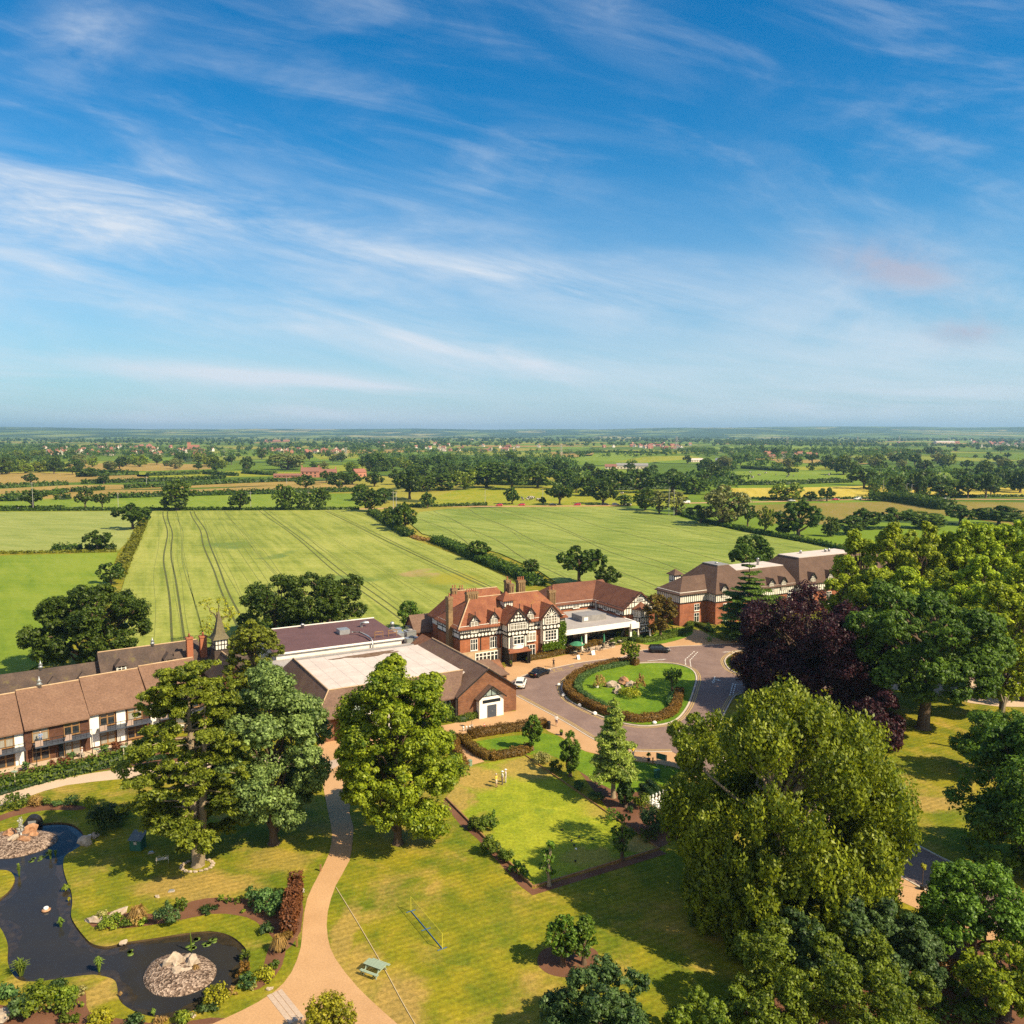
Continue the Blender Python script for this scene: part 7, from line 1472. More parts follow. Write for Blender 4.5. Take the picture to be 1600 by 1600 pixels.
t=thing('traffic_cone','red and white traffic cone on the paving by the hall','cone',G(756.5,1136.5,.02),0);q=MB();q.lathe([(.14,.04),(.08,.38),(.075,.40)],10);q.build('lower_cone',M['car_red'],t);q=MB();q.lathe([(.076,.40),(.058,.54)],10);q.build('white_band',M['white'],t);q=MB();q.lathe([(.058,.54),(.03,.74)],10);q.build('cone_tip',M['car_red'],t);q=MB();q.box(-.18,.18,-.18,.18,0,.04);q.build('base',M['tyre'],t)
for k,(x,y)in enumerate(((724,1143),(729,1142.5),(734,1142))):
 t=thing('bollard',['left of three low white posts by the clipped hedge','middle of three low white posts by the clipped hedge','right of three low white posts by the clipped hedge'][k],'bollard',G(x,y),0,'white posts by the hall');q=MB();q.lathe([(.12,0),(.12,.7),(.06,.8)],8);q.build('post',M['white'],t);q=MB();q.lathe([(.13,.5),(.13,.58)],8);q.build('collar',M['black'],t)
for x,y,lb,h in((1020,1193.5,'short brown post beside the round topiary',.8),(1410,1346,'brown wooden post at the edge of the exit drive',1.0),(464,1479,'dark wooden post in the strip beside the path',.8),(1598,1440,'red brown post at the right end of the footpath',1.2),(501,1361,'dark stake beside the path bend',.6)):
 t=thing('wooden_post',lb,'post',G(x,y));q=MB();q.box(-.08,.08,-.08,.08,0,h);q.build('post',M['wood'],t);q=MB();q.box(-.1,.1,-.1,.1,h,h+.04);q.build('cap',M['wood'],t)
for k,(x,y,lb)in enumerate(((24,1233,'short lamp post nearest the left edge of the pale path'),(152,1196,'short lamp post in the red flowered hedge'),(194,1192,'lamp post with a blue white lantern base by the pine'),(233,1170,'lamp post seen through the pine branches'))):
 t=thing('lamp_post',lb,'lamp post',G(x,y),0,'lamps along the pale path');q=MB();q.tube([(0,0,0),(0,0,2.2)],.055,6);q.build('post',M['cream_metal'],t);q=MB();q.box(-.36,.36,-.14,.14,2.2,2.32);q.build('lantern',M['sage'],t)
t=thing('patio_table','brown wooden patio table with a bench outside the brick terrace','table',LO+Rl@Vector((2.95+5.6,-1.7,0)),LA)
q=MB();q.box(-.75,.75,-.4,.4,.70,.75);q.build('table_top',M['pale_wood'],t)
for x in(-.6,.6):
 for y in(-.3,.3):q=MB();q.box(x-.04,x+.04,y-.04,y+.04,0,.70);q.build('leg',M['pale_wood'],t)
t=thing('patio_bench','wooden bench the sitting person uses on the patio','bench',LO+Rl@Vector((2.95+6.55,-1.7,0)),LA);q=MB();q.box(-.2,.2,-.7,.7,.39,.43);q.build('seat',M['pale_wood'],t)
for y in(-.6,.6):q=MB();q.box(-.17,.17,y-.04,y+.04,0,.39);q.build('leg',M['pale_wood'],t)
for k,(x,lb)in enumerate(((-1.8,'round planter bush at the left end of the brick terrace'),(2.6,'round planter bush by the terrace corner post'),(8.0,'round planter bush in front of the middle rooms'),(12.2,'round planter bush before the white terrace panel'))):
 t=thing('planter',lb,'planter',LO+Rl@Vector((x,-2.2,0)),0,'round planters on the terrace');q=MB();q.lathe([(.3,0),(.36,.4),(.32,.42)],10);q.build('pot',M['black'],t);o=bush_mesh('foliage',LEAF['bluegreen'],1.3,1.3,1.0,200+k,420,.12,8,t);o.location=(0,0,.3)
RH=Matrix.Rotation(ANG,3,'Z')
HP=lambda x,y,z=0:HO+RH@Vector((x,y,z))
M['parasol_green']=mat('green_canvas',(.03,.16,.08),(.05,.21,.11),2,.8);M['parasol_white']=mat('white_canvas',(.66,.60,.50),(.74,.68,.58),2,.8)
def parasol(x,y,label,m,open_):
 t=thing('parasol',label,'parasol',HP(x,y),0,'parasols on the cafe terrace');q=MB();q.tube([(0,0,0),(0,0,2.5)],.03,6);q.build('pole',M['pale_wood'],t)
 q=MB();q.lathe([(.3,0),(.3,.06),(.06,.12)],10);q.build('base',M['black'],t)
 q=MB()
 if open_:q.lathe([(1.55,1.95),(1.52,2.02),(.8,2.38),(.05,2.6)],8,smooth=False)
 else:q.lathe([(.10,.7),(.24,.85),(.22,1.5),(.10,2.3),(.03,2.6)],8)
 q.build('canopy',M[m],t)
parasol(24.9,-1.9,'open green parasol by the ivy covered bay','parasol_green',True);parasol(25.4,-2.9,'closed white parasol left of the middle column','parasol_white',False);parasol(42.0,.6,'closed white parasol at the brick corner of the wing','parasol_white',False);parasol(44.4,-.4,'closed white parasol in front of the bay window','parasol_white',False)
parasol(28.0,1.2,'closed green parasol just left of the middle column','parasol_green',False);parasol(33.2,0.6,'closed green parasol right of the middle column','parasol_green',False)
def cafe_set(x,y,rz,label):
 t=thing('cafe_table',label,'table',HP(x,y),rz,'tables on the cafe terrace');q=MB();q.lathe([(.45,.72),(.45,.75)],12);q.build('table_top',M['pale_wood'],t);q=MB();q.lathe([(.22,0),(.22,.03),(.03,.06),(.03,.72)],8);q.build('pedestal',M['black'],t);return t
def chair_proto():
 t=thing('cafe_chair','dark cafe chair','chair',(0,0,0),0,'chairs on the cafe terrace');q=MB();q.box(-.22,.22,-.22,.22,.43,.46);q.build('seat',M['pale_wood'],t);q=MB();q.box(-.22,.22,.2,.24,.5,.88);q.build('backrest',M['black'],t)
 for sx in(-.2,.2):
  for sy in(-.2,.2):q=MB();q.box(sx-.018,sx+.018,sy-.018,sy+.018,0,.43);q.build('leg',M['black'],t)
 return t
CH=chair_proto();first=True
for k,(x,y)in enumerate(((24.2,-2.2),(26.6,-1.3),(28.3,-1.8),(30.8,-1.4),(32.9,-.8),(35.0,-.2),(37.0,.4),(30.0,1.8),(33.8,2.0),(36.5,2.4),(26.8,1.8))):
 cafe_set(x,y,k*.5,['table under the open green parasol','table left of the middle column near the closed white parasol','table just left of the middle orangery column','table just right of the middle orangery column','table below the closed green parasol on the right','table in the middle of the right hand orangery bay','table near the right end of the cafe terrace','table close to the glass behind the middle column','table close to the glass in the right hand bay','table close to the glass near the right column','table close to the glass by the ivy'][k])
 for j in range(3):
  a=k*.8+j*2.1;loc=HP(x+.75*math.cos(a),y+.75*math.sin(a));lab='dark cafe chair drawn up to a table on the orangery terrace'
  if first:CH.location=loc;CH.rotation_euler=(0,0,ANG+a-1.57);CH['label']=lab;first=False
  else:dup(CH,None,loc,ANG+a-1.57,lab,'chairs on the cafe terrace')
for x,y,lb,s in((903,1030,'pale a frame board by the terrace hedge',1),(926,1023,'white bench board in front of the terrace hedge',1.3)):
 t=thing('notice_board',lb,'board',G(x,y),rad(40));q=MB();q.add([(-.35*s,-.3,0),(.35*s,-.3,0),(.35*s,0,.9),(-.35*s,0,.9),(-.35*s,.3,0),(.35*s,.3,0)],[(0,1,2,3),(3,2,5,4)]);q.build('panel',M['white'],t);q=MB();q.box(-.37*s,.37*s,-.03,.03,.88,.94);q.build('hinge',M['black'],t)
ca,cb_,cc_=G(1010,1252),G(1052,1240),G(1076,1258);ux=(cb_-ca).normalized();uy=Vector((-ux.y,ux.x,0));uy=-uy if uy.y>0 else uy
t=thing('chess_board','paved giant chess board with white and dark squares in the shrubs','chess board',ca,math.atan2(ux.y,ux.x));q=MB();q2=MB();s=.52
for i in range(8):
 for j in range(8):(q if(i+j)%2 else q2).box(i*s,(i+1)*s,-j*s-s,-j*s,.0,.05)
q.build('white_squares',M['white'],t);q2 .build('dark_squares',M['lead'],t);q=MB();q.box(-.12,8*s+.12,-8*s-.12,.12,-.02,.03);q.build('border',M['concrete'],t)
kinds=('rook','knight','bishop','queen','king','bishop','knight','rook')
for j in range(2):
 for i in range(8):
  kd=kinds[i]if j==0 else 'pawn';z={'pawn':.55,'rook':.64,'knight':.72,'bishop':.8,'queen':.9,'king':1.0}[kd]
  p=ca+ux*((i+.5)*s)+uy*((j+.5)*s);wt_=True
  side=('left end','second from the left','third from the left','fourth from the left','fifth from the left','sixth from the left','seventh from the left','right end')[i]
  t=thing('chess_piece','white %s, %s of the %s row of giant chess'%(kd,side,'back' if j==0 else 'pawn'),'chess piece',(p.x,p.y,.05),0,'white giant chess pieces')
  q=MB();q.lathe([(.16,0),(.16,.06),(.09,.12),(.06,z*.55),(.14,z*.66),(.09,z*.7)],8);q.build('pedestal',M['white'],t)
  q=MB();q.lathe([(.09,z*.7),(.13,z*.8),(.12,z*.9),(.04,z)]if kd!='rook' else[(.11,z*.7),(.14,z*.8),(.15,z)],8);q.build('head',M['white'],t)
#  fields
def crop_mat(name,a,b,c,rot,sc=(.02,.3),patches=None,amt=.5):
 m,t=new_mat(name);v=t('ShaderNodeNewGeometry',out=0)
 mp=t('ShaderNodeMapping',{0:v,'Rotation':(0,0,rot)});mp2=t('ShaderNodeMapping',{0:mp,'Scale':(sc[1],sc[0],.1)})
 n=t.noise(mp2,1.0,5,.6,.4);n2=t.noise(v,.012,5,.6,.6);n3=t.noise(v,.9,4,.75);n4=t.noise(t('ShaderNodeMapping',{0:v,'Rotation':(0,0,.2),'Scale':(.02,.16,.1)}),1.0,5,.7,.8)
 f=t.math('ADD',t.math('ADD',t.math('MULTIPLY',n,.40),t.math('MULTIPLY',n2,.35)),t.math('MULTIPLY',n4,.25));col=t.ramp(f,[(.42,a),(.5,b),(.58,c)])
 col=t.mix(1.0,col,t.ramp(n3,[(.25,(1-.5*amt,)*3),(.75,(1+.5*amt,)*3)]),'MULTIPLY')
 for px,py,rx,ry,cc in(patches or()):
  w=G(px,py);k=44/(py-HORY);d=abs(G(px,py-ry).y-G(px,py+ry).y)/2
  wn=t.noise(v,.06,4,.6,out=1);vv=t('ShaderNodeVectorMath',{0:t('ShaderNodeVectorMath',{0:wn,1:(-.5,-.5,-.5)},operation='ADD'),1:(34,34,0),2:v},operation='MULTIPLY_ADD')
  q=t('ShaderNodeVectorMath',{0:t('ShaderNodeVectorMath',{0:vv,1:(-w.x,-w.y,0)},operation='ADD'),1:(1/(rx*k),1/d,0)},operation='MULTIPLY');ln=t('ShaderNodeVectorMath',{0:q},out=1,operation='LENGTH')
  col=t.mix(t.math('MULTIPLY',t.mapr(ln,.4,1.1,.85,0,True),t.mapr(n,.3,.6,.45,1)),col,cc)
 finish(t,col,.9,.15,bump=n3,bstr=.5,bdist=.25);return m
ROWDIR=math.atan2(117,279)
M['wheat']=crop_mat('green_wheat',(.160,.195,.028),(.235,.260,.046),(.295,.305,.068),-ROWDIR,patches=[(705,905,60,13,(.27,.235,.018)),(660,897,26,7,(.32,.22,.10)),(360,852,50,8,(.10,.155,.03)),(440,868,30,6,(.10,.155,.03)),(540,905,60,8,(.10,.16,.03)),(420,985,90,12,(.12,.18,.035))])
M['wheat_right']=crop_mat('green_barley',(.135,.185,.028),(.200,.240,.044),(.255,.285,.064),-.7,(.03,.25))
M['wheat_left']=crop_mat('pale_barley',(.185,.225,.048),(.235,.265,.066),(.275,.295,.082),-1.1,(.03,.2))
M['clover']=crop_mat('bright_clover',(.120,.185,.012),(.160,.220,.018),(.195,.245,.026),-.6,(.03,.2),amt=.3)
M['meadow']=crop_mat('meadow',(.165,.205,.012),(.230,.240,.016),(.280,.255,.024),.3,(.05,.15))
M['stubble']=crop_mat('brown_stubble',(.235,.165,.042),(.290,.200,.052),(.330,.225,.066),.1,(.02,.2))
M['hay']=crop_mat('golden_hay',(.33,.26,.030),(.41,.32,.045),(.46,.36,.06),.2,(.02,.2),amt=.3)
M['olive']=crop_mat('olive_stubble',(.165,.150,.020),(.205,.165,.030),(.235,.170,.052),.3,(.02,.12))
M['tram']=mat('tramline',(.060,.080,.012),(.10,.095,.022),.3,obj=False)
M['tram_faint']=mat('faint_tramline',(.125,.150,.026),(.165,.185,.036),.3,obj=False)
def inside(pt,poly):
 x,y=pt;c=False;n=len(poly)
 for i in range(n):
  x1,y1=poly[i];x2,y2=poly[i-1]
  if(y1>y)!=(y2>y)and x<(x2-x1)*(y-y1)/(y2-y1)+x1:c=not c
 return c
FIELDS=[]
def field(px,m,label,h=.3,rows=None,sm=1):
 w=gline(px,0,sm,True)if sm>1 else[G(*p)for p in px];poly=[(p.x,p.y)for p in w];FIELDS.append(poly)
 if sum(poly[i-1][0]*poly[i][1]-poly[i][0]*poly[i-1][1]for i in range(len(poly)))<0:poly=poly[::-1]
 mb=MB();mb.prism(poly,-.05,h)
 if rows:
  ang,offs,wob,wd=rows;d=Vector((math.sin(-ang),math.cos(ang),0));nrm=Vector((d.y,-d.x,0));c0=G(300,850)
  for k,(o,ww)in enumerate(offs):
   run=[];s=-420
   while s<420:
    p=c0+d*s+nrm*(o+wob*mnoise.noise(Vector((s*.012,k*.37,0)))+.4*math.sin(s*.02))
    if inside((p.x,p.y),poly):run.append(p)
    else:
     if len(run)>3:ribbon(mb,run,-ww,ww,h+.02,1 if ww>.15 else 2)
     run=[]
    s+=5
   if len(run)>3:ribbon(mb,run,-ww,ww,h+.02,1 if ww>.15 else 2)
 o=mb.build('crop_field' if h>.2 else 'field',[M[m],M['tram'],M['tram_faint']]);return tag(o,label,None,None,'structure')
rr=random.Random(12);offs=[]
for o in(-9.6,-7.5,4.2,6.2):offs.append((o,.26))
for o in(40,42,73,75,112,114,150,152.2,-30):offs.append((o,.22))
for k in range(60):offs.append((rr.uniform(-50,210),rr.choice((.06,.09,.13))))
field([(238,799),(480,798),(575,797),(598,810),(622,832),(650,846),(680,856),(740,880),(790,903),(830,930),(850,960),(800,985),(690,1000),(480,1010),(300,1016),(200,1012),(186,985),(188,930),(200,890),(216,850)],'wheat','main green wheat field with tramlines behind the hotel',.32,(ROWDIR,offs,1.3,.2))
field([(-160,802),(0,801),(150,800),(200,800),(222,806),(204,842),(186,860),(100,864),(-160,868)],'wheat_left','pale barley field at the upper left',.3)
field([(-260,871),(0,869),(110,866),(184,864),(176,890),(170,912),(150,960),(110,1010),(40,1052),(-80,1070),(-300,1080)],'clover','bright green field at the left',.22)
offr=[(rr.uniform(60,420),rr.choice((.09,.12,.2)))for _ in range(46)]
field([(655,801),(700,796),(760,794),(860,793),(962,793),(1015,798),(1060,809),(1160,832),(1250,848),(1310,860),(1330,878),(1250,900),(1130,905),(1030,935),(960,925),(870,912),(842,893),(780,865),(700,845),(660,835),(640,818)],'wheat_right','green barley field behind the bedroom block',.32,(ROWDIR-.12,offr,7,.2))
field([(-200,785),(0,784),(240,777),(420,772),(560,771),(615,778),(560,793),(300,794),(0,796),(-200,797)],'clover','strip of bright green pasture beyond the lane',.12)
field([(-150,776),(0,775),(120,766),(300,765),(480,757),(560,756),(560,766),(300,773),(150,777),(0,781),(-150,783)],'stubble','near brown stubble strip at the left',.1)
field([(-150,764),(0,764),(110,758),(250,757),(400,752),(520,752),(500,757),(260,763),(120,766),(0,772),(-150,773)],'stubble','middle brown stubble strip at the left',.1)
field([(-150,742),(0,739),(100,739),(230,742),(235,747),(130,753),(0,759),(-150,761)],'stubble','far brown stubble field at the left',.1)
field([(100,726),(200,723),(330,726),(330,733),(230,736),(110,735)],'stubble','small brown field among the trees at the left',.1)
field([(210,738),(380,736),(480,738),(470,743),(300,747),(215,745)],'meadow','light green meadow between hedges at the left',.1)
field([(640,790),(660,783),(700,770),(740,760),(900,758),(1010,760),(1080,770),(1060,792),(960,789),(760,790)],'meadow','yellowish meadow with cattle along the lane',.12)
field([(1140,763),(1250,762),(1330,760),(1420,757),(1640,764),(1640,778),(1500,776),(1340,780),(1200,782),(1150,776)],'hay','golden hay field at the right',.12)
field([(1160,790),(1250,787),(1340,785),(1440,783),(1640,786),(1640,830),(1500,808),(1400,800),(1300,820),(1200,818)],'olive','olive stubble field behind the limes',.12)
field([(1130,737),(1260,735),(1340,737),(1500,739),(1520,756),(1400,755),(1200,758),(1140,752)],'clover','green pasture dotted with cattle at the right',.1)
field([(860,706),(930,706),(925,712),(866,717)],'stubble','pale brown field in the far middle',.1)
field([(905,712),(960,707),(1040,706),(1010,712),(960,722),(900,720)],'clover','bright green slope in the far middle',.1)
field([(960,722),(1010,713),(1080,712),(1100,716),(1000,723)],'meadow','pale green field beside the far farm',.1)
field([(980,705),(1080,705),(1110,707),(1040,709)],'meadow','long pale strip in the far middle',.1)
field([(1105,698),(1230,697),(1360,699),(1340,704),(1240,709),(1140,706)],'clover','dark green fields in front of the far woods',.1)
field([(480,709),(560,708),(560,716),(500,718)],'meadow','small pale meadow left of the far middle',.1)
field([(490,728),(600,726),(600,736),(520,737)],'meadow','meadow beside the red farmhouse',.1)
field([(890,730),(1000,727),(1010,740),(905,748)],'clover','green paddock below the long barn',.1)
field([(1210,719),(1280,718),(1290,723),(1215,725)],'stubble','small tan field by the far red houses',.1)
field([(1180,762-26),(1240,729),(1330,729),(1330,734),(1190,735)],'meadow','light green strip behind the cattle pasture',.1)
lane=MB();ribbon(lane,gline([(-300,799),(0,797.5),(300,796.5),(560,795.5),(640,792),(800,791),(960,790),(1080,786),(1200,784),(1340,780.5),(1500,780),(1700,781)],0,3),-3,3,.04);tag(lane.build('country_lane',M['path']),'pale country lane running across behind the fields',None,None,'structure')
#  hedgerows
def hedgerow(px,w,h,label,seed,leaf='fieldoak',size=.9,dens=None,sm=3,rough=.35):
 ln=gline(px,0,sm)if sm>1 else[G(*q)for q in px];far=sum(p.y for p in ln)/len(ln)
 size=max(.35,far*.0019);dens=dens or 1.7/size**2
 o=hedge_mesh('hedgerow',[LEAF[leaf]],[tuple(p)for p in ln],w,h,seed,dens,size,rough=rough*h*.5);return tag(o,label,'hedgerow')
hedgerow([(228,808),(218,832),(207,855),(197,876),(185,905)],3.0,1.6,'yellowish hedgerow between wheat and the left fields',801,'grassy')
hedgerow([(84,862),(128,860)],3.0,2.4,'short hedge left of the lone tree in the left fields',802);hedgerow([(135,861),(178,860)],3.0,2.2,'hedge under the lone tree in the left fields',803)
hedgerow([(-40,866),(80,864),(180,862)],1.5,.8,'low grassy boundary between the two left fields',804,'grassy')
hedgerow([(580,803),(600,815),(622,830),(640,840)],4.0,2.4,'dark hedgerow below the twin poles',805)
hedgerow([(680,847),(705,856),(740,872),(790,892),(815,903),(840,915)],4.5,2.2,'long dark hedgerow slanting to the hotel between the crop fields',806)
hedgerow([(625,832),(655,843),(700,851),(760,878)],3.0,.8,'dry grassy strip beside the slanting hedgerow',807,'straw')
hedgerow([(-200,799.5),(0,798.5),(240,797.5),(560,797)],2.2,1.5,'long clipped hedge along the left half of the lane',808)
hedgerow([(-100,796),(100,794.5)],2.2,1.5,'dark hedge behind the lane at the far left',809)
hedgerow([(620,793),(700,791.5),(760,790)],2.2,1.6,'clipped hedge along the middle of the lane',810)
hedgerow([(1060,803),(1110,818),(1180,833),(1250,846),(1325,862)],3.2,1.6,'hedge along the back of the barley field',811)
hedgerow([(1360,782),(1400,784),(1440,790),(1480,797)],8.0,5.0,'tall thick dark hedge in the middle of the right fields',812)
hedgerow([(1150,780),(1240,781),(1340,780),(1500,777),(1640,777)],2.0,1.4,'hedge beside the lane at the right',813)
for k,(px,lb)in enumerate((([(0,763),(60,760),(105,758)],'hedge piece left of the gap in the brown fields'),([(128,756),(200,754),(290,751),(350,748)],'long hedge across the brown fields'),([(10,777),(60,775),(104,770)],'near hedge at the left of the brown fields'),([(112,769),(162,766)],'second near hedge piece in the brown fields'),([(195,764),(234,762)],'short isolated hedge in the brown fields'),([(240,762),(330,757),(430,753),(480,752)],'hedge running right from the short isolated one'),([(86,781),(110,780)],'stub of hedge beside the bright pasture'),([(170,779),(300,775),(420,772),(560,768)],'thick hedge behind the bright pasture'),([(0,783),(30,783)],'hedge corner at the left edge of the bright pasture'),([(230,744),(310,741)],'dark hedge before the light meadow'),([(318,741),(370,744)],'dark hedge right of the light meadow'),([(380,740),(430,743)],'hedge near the red farmhouse garden'),([(0,737),(100,737),(210,741)],'hedge with bushes behind the far stubble field'),([(120,745),(215,742)],'low hedge at the end of the far stubble field'),([(1150,758),(1250,757),(1310,753)],'hedge between golden field and pasture'),([(1160,732),(1200,735),(1245,738)],'dark hedge crossing the pasture at the right'),([(880,709),(960,707),(1040,709)],'thin dark hedge round the bright slope'),([(1230,757),(1330,754)],'second hedge behind the golden field'),([(960,766),(1020,765),(1090,764)],'dark hedge under the wooded line in the middle'),([(760,757),(830,759),(880,757)],'hedge under the trees behind the cattle meadow'),([(1530,812),(1620,818)],'dark hedge at the right edge above the limes'))):
 hedgerow(px,4.0,3.0,lb,830+k,size=1.2)
#  field and countryside trees
PROTO={}
def proto(kind,leaf,h,w,th,seed,n,size,shape,**kw):
 t=thing('oak_tree','proto','tree');broad(t,LEAF[leaf],h,w,th,seed,kw.pop('nl',16),n,size,shape,kw.pop('sub',9),kw.pop('lobe',.36),**kw);t['used']=0;PROTO.setdefault(kind,[]).append((t,h,w))
for k in range(5):proto('oak','fieldoak',10,11.5,1.6,900+k,2600,.62,'round' if k%2 else 'dome',gap=.08)
for k in range(3):proto('ash','fieldash',10,9,1.0,910+k,2200,.58,'oval',gap=.05)
for k in range(2):proto('thorn','fieldoak',6,7.5,.3,915+k,1500,.5,'dome')
proto('willow','willow',12,13,.6,920,3200,.55,'round',droop=.3);proto('poplar','willow',14,7,1.5,922,1500,.5,'oval',gap=.15)
proto('bright','bright',10,10,.8,923,2000,.6,'round')
KINDNAME={'oak':'oak_tree','ash':'ash_tree','thorn':'hawthorn_bush','willow':'willow_tree','poplar':'poplar_tree','bright':'ash_tree'}
prng=random.Random(77)
def plant(kind,p,h,w,label,group=None):
 t,ph,pw=prng.choice(PROTO[kind]);s=(w/pw,w/pw*prng.uniform(.9,1.1),h/ph);rz=prng.random()*6.28
 if not t['used']:o=t;t['used']=1;o.location=p;o.rotation_euler=(0,0,rz);o.scale=s;o['label']=label
 else:o=dup(t,None,p,rz,label,None,s);o['used']=1
 if group:o['group']=group
 o.name=KINDNAME[kind];o['category']='tree' if kind!='thorn' else 'bush';return o
MID=[(905,914,852,76,'oak','large dark oak standing behind the timbered wing'),(948,918,884,44,'thorn','low bush right of the large oak behind the wing'),(830,905,873,34,'oak','small dark tree at the hotel end of the slanting hedgerow'),(745,876,844,44,'oak','dark tree half way along the slanting hedgerow'),(632,829,787,52,'oak','dark oak beside the twin poles'),(608,822,792,26,'ash','small tree left of the twin poles'),(208,828,786,56,'oak','dark oak at the top of the yellowish hedgerow'),(153,862,828,40,'oak','lone dark tree in the left fields'),(173,913,877,48,'oak','dark tree at the lower end of the yellowish hedgerow'),(277,798,750,54,'ash','big rounded tree beside the lane at the left'),(375,797,768,38,'thorn','round dark tree right of the big one by the lane'),(446,797,757,34,'ash','tall tree by the lane, first of the three'),(475,797,768,28,'ash','shorter tree by the lane, middle of the three'),(503,796,760,26,'ash','slim tree by the lane, last of the three'),(52,795,764,42,'oak','dark tree by the lane next to the left pole'),(133,794,764,28,'oak','thin tree by the bright pasture, left of two'),(160,794,770,26,'oak','thin tree by the bright pasture, right of two'),(48,755,740,24,'oak','small dark tree alone in the far brown field'),(162,756,740,22,'oak','dark tree in the long hedge of the brown fields'),(140,745,730,26,'ash','rounded tree at the edge of the far brown field'),(578,800,765,50,'oak','dark tree where the lane meets the slanting hedge'),(565,782,755,30,'ash','tree behind the one where hedge meets lane'),(600,786,762,44,'oak','broad dark tree left of the cattle meadow'),(640,780,736,50,'oak','tall dark tree at the wood edge left of the meadow'),(668,794,770,24,'oak','round tree in the lane hedge left of the red van'),(725,765,732,40,'bright','pale green tree at the tip of the meadow wood'),(690,766,738,50,'ash','green tree in the meadow wood'),(660,768,742,40,'ash','green tree at the left of the meadow wood'),(800,788,762,30,'oak','round dark tree by the lane beside the red van'),(874,789,756,42,'oak','dark tree on a bare trunk by the cattle'),(848,789,776,12,'thorn','small bush by the cattle'),(942,788,752,52,'oak','broad tree by the lane right of the cattle'),(920,775,742,40,'ash','tree behind the broad one by the lane'),(900,770,748,30,'oak','dark round tree behind the cattle meadow'),(975,790,772,24,'ash','small tree by the parked cars on the lane'),(1008,798,762,40,'ash','thin topped tree left of the pale poplars'),(1030,803,762,34,'poplar','pale feathery poplar, left of the two by the poles'),(1056,805,764,32,'poplar','pale feathery poplar, right of the two by the poles'),(1128,822,760,74,'willow','large silvery willow behind the barley field'),(1095,818,790,50,'oak','dark bush left of the silvery willow'),(1168,822,788,32,'oak','dark tree right of the silvery willow'),(1195,828,790,26,'bright','narrow yellowish tree right of the silvery willow'),(1247,838,783,72,'oak','large round dark oak behind the lamp post'),(1298,838,806,26,'ash','conical tree right of the large round oak'),(1226,836,818,30,'thorn','bush at the foot of the large round oak'),(1350,826,796,60,'oak','dark tree behind the left end of the limes'),(1400,826,793,60,'oak','second dark tree behind the limes'),(1330,835,806,50,'oak','dark tree left behind the limes'),(1450,826,800,60,'ash','third tree behind the limes'),(1500,820,788,60,'oak','dark tree behind the right limes'),(1560,822,790,80,'oak','broad dark tree behind the right limes'),(1230,782,752,44,'bright','airy tree at the left of the golden field'),(1267,783,768,22,'thorn','round bush beside the lane in front of the golden field'),(1292,783,762,28,'oak','round tree beside the lane in front of the golden field'),(1350,764,731,46,'oak','tall dark tree on two trunks in the golden field'),(1402,780,758,32,'oak','bushy tree at the right end of the golden field'),(1432,778,738,32,'oak','dark tree by the lane lamp at the right'),(1470,778,756,34,'ash','tree in the lane row at the right'),(1490,778,750,26,'ash','rounded tree in the lane row at the right'),(1512,778,742,40,'oak','large tree in the lane row at the right'),(1540,778,737,36,'oak','tall tree with bare trunk in the lane row at the right'),(1440,778,762,24,'ash','low tree in the lane row at the right'),(955,772,732,50,'oak','big tree below the long barn'),(1000,770,735,56,'oak','big dark tree right of the long barn'),(1050,770,738,60,'oak','broad dark tree at the wooded line in the middle'),(1085,772,744,44,'ash','tree right of the broad one at the wooded line'),(840,762,728,50,'ash','tall tree in the middle wood'),(800,765,728,52,'oak','dark tree in the middle wood'),(760,762,722,60,'ash','pale rounded tree in the middle wood'),(880,765,733,44,'oak','dark tree right in the middle wood'),(530,765,738,40,'oak','dark tree in front of the red farmhouse'),(478,764,742,32,'oak','dark round tree left of the red farmhouse'),(510,755,735,22,'oak','thin tree before the red farmhouse'),(585,760,738,32,'oak','dark tree right of the red barn'),(550,757,737,36,'oak','dark tree left of the red barn'),(450,734,708,60,'willow','large pale green tree clump behind the red farmhouse'),(1330,741,720,26,'ash','tree in the pasture at the right'),(1318,742,712,30,'ash','pale tree behind the pasture at the right')]
for x,by,ty,w,kd,lb in MID:
 h,wm=sz(by,ty,w);plant(kd,G(x,by),h,wm,lb)
NM=len(MID);rT=random.Random(5)
BELTS=[((0,130),(716,742),30,'in the left hand belt of trees beyond the stubble',(.8,1.3)),((130,340),(716,735),24,'among the far trees before the left village',(.8,1.2)),((340,640),(714,740),30,'among the trees round the red farmhouse',(.8,1.25)),((560,900),(722,758),44,'in the wooded belt behind the cattle meadow',(.9,1.5)),((900,1160),(724,760),24,'in the tree line round the long barn',(.8,1.3)),((1130,1620),(702,737),64,'in the wooded right hand distance',(.8,1.4)),((1360,1620),(738,775),34,'in the trees along the right hand lane',(.8,1.3)),((1230,1420),(722,746),12,'by the far red houses at the right',(.8,1.2))]
for(x0,x1),(y0,y1),n,lb,hs in BELTS:
 pts=[]
 for _ in range(n):
  y=y0+(y1-y0)*rT.random()**.8;pts.append((rT.uniform(x0,x1),y))
 for x,y in pts:
  h=rT.uniform(8.5,14.5)*rT.uniform(*hs);w=h*rT.uniform(.95,1.35);kd=rT.choice(('oak','oak','oak','ash','ash','bright','thorn','willow')if y<740 else('oak','oak','ash'))
  if kd=='thorn':h*=.6;w*=.8
  plant(kd,G(x,y),h,w,'small %s %s'%({'oak':'dark green tree','ash':'mid green tree','bright':'light green tree','thorn':'dark bush','willow':'grey green tree'}[kd],lb),'trees '+lb)
rngf=np.random.default_rng(9);CC=[];RR=[]
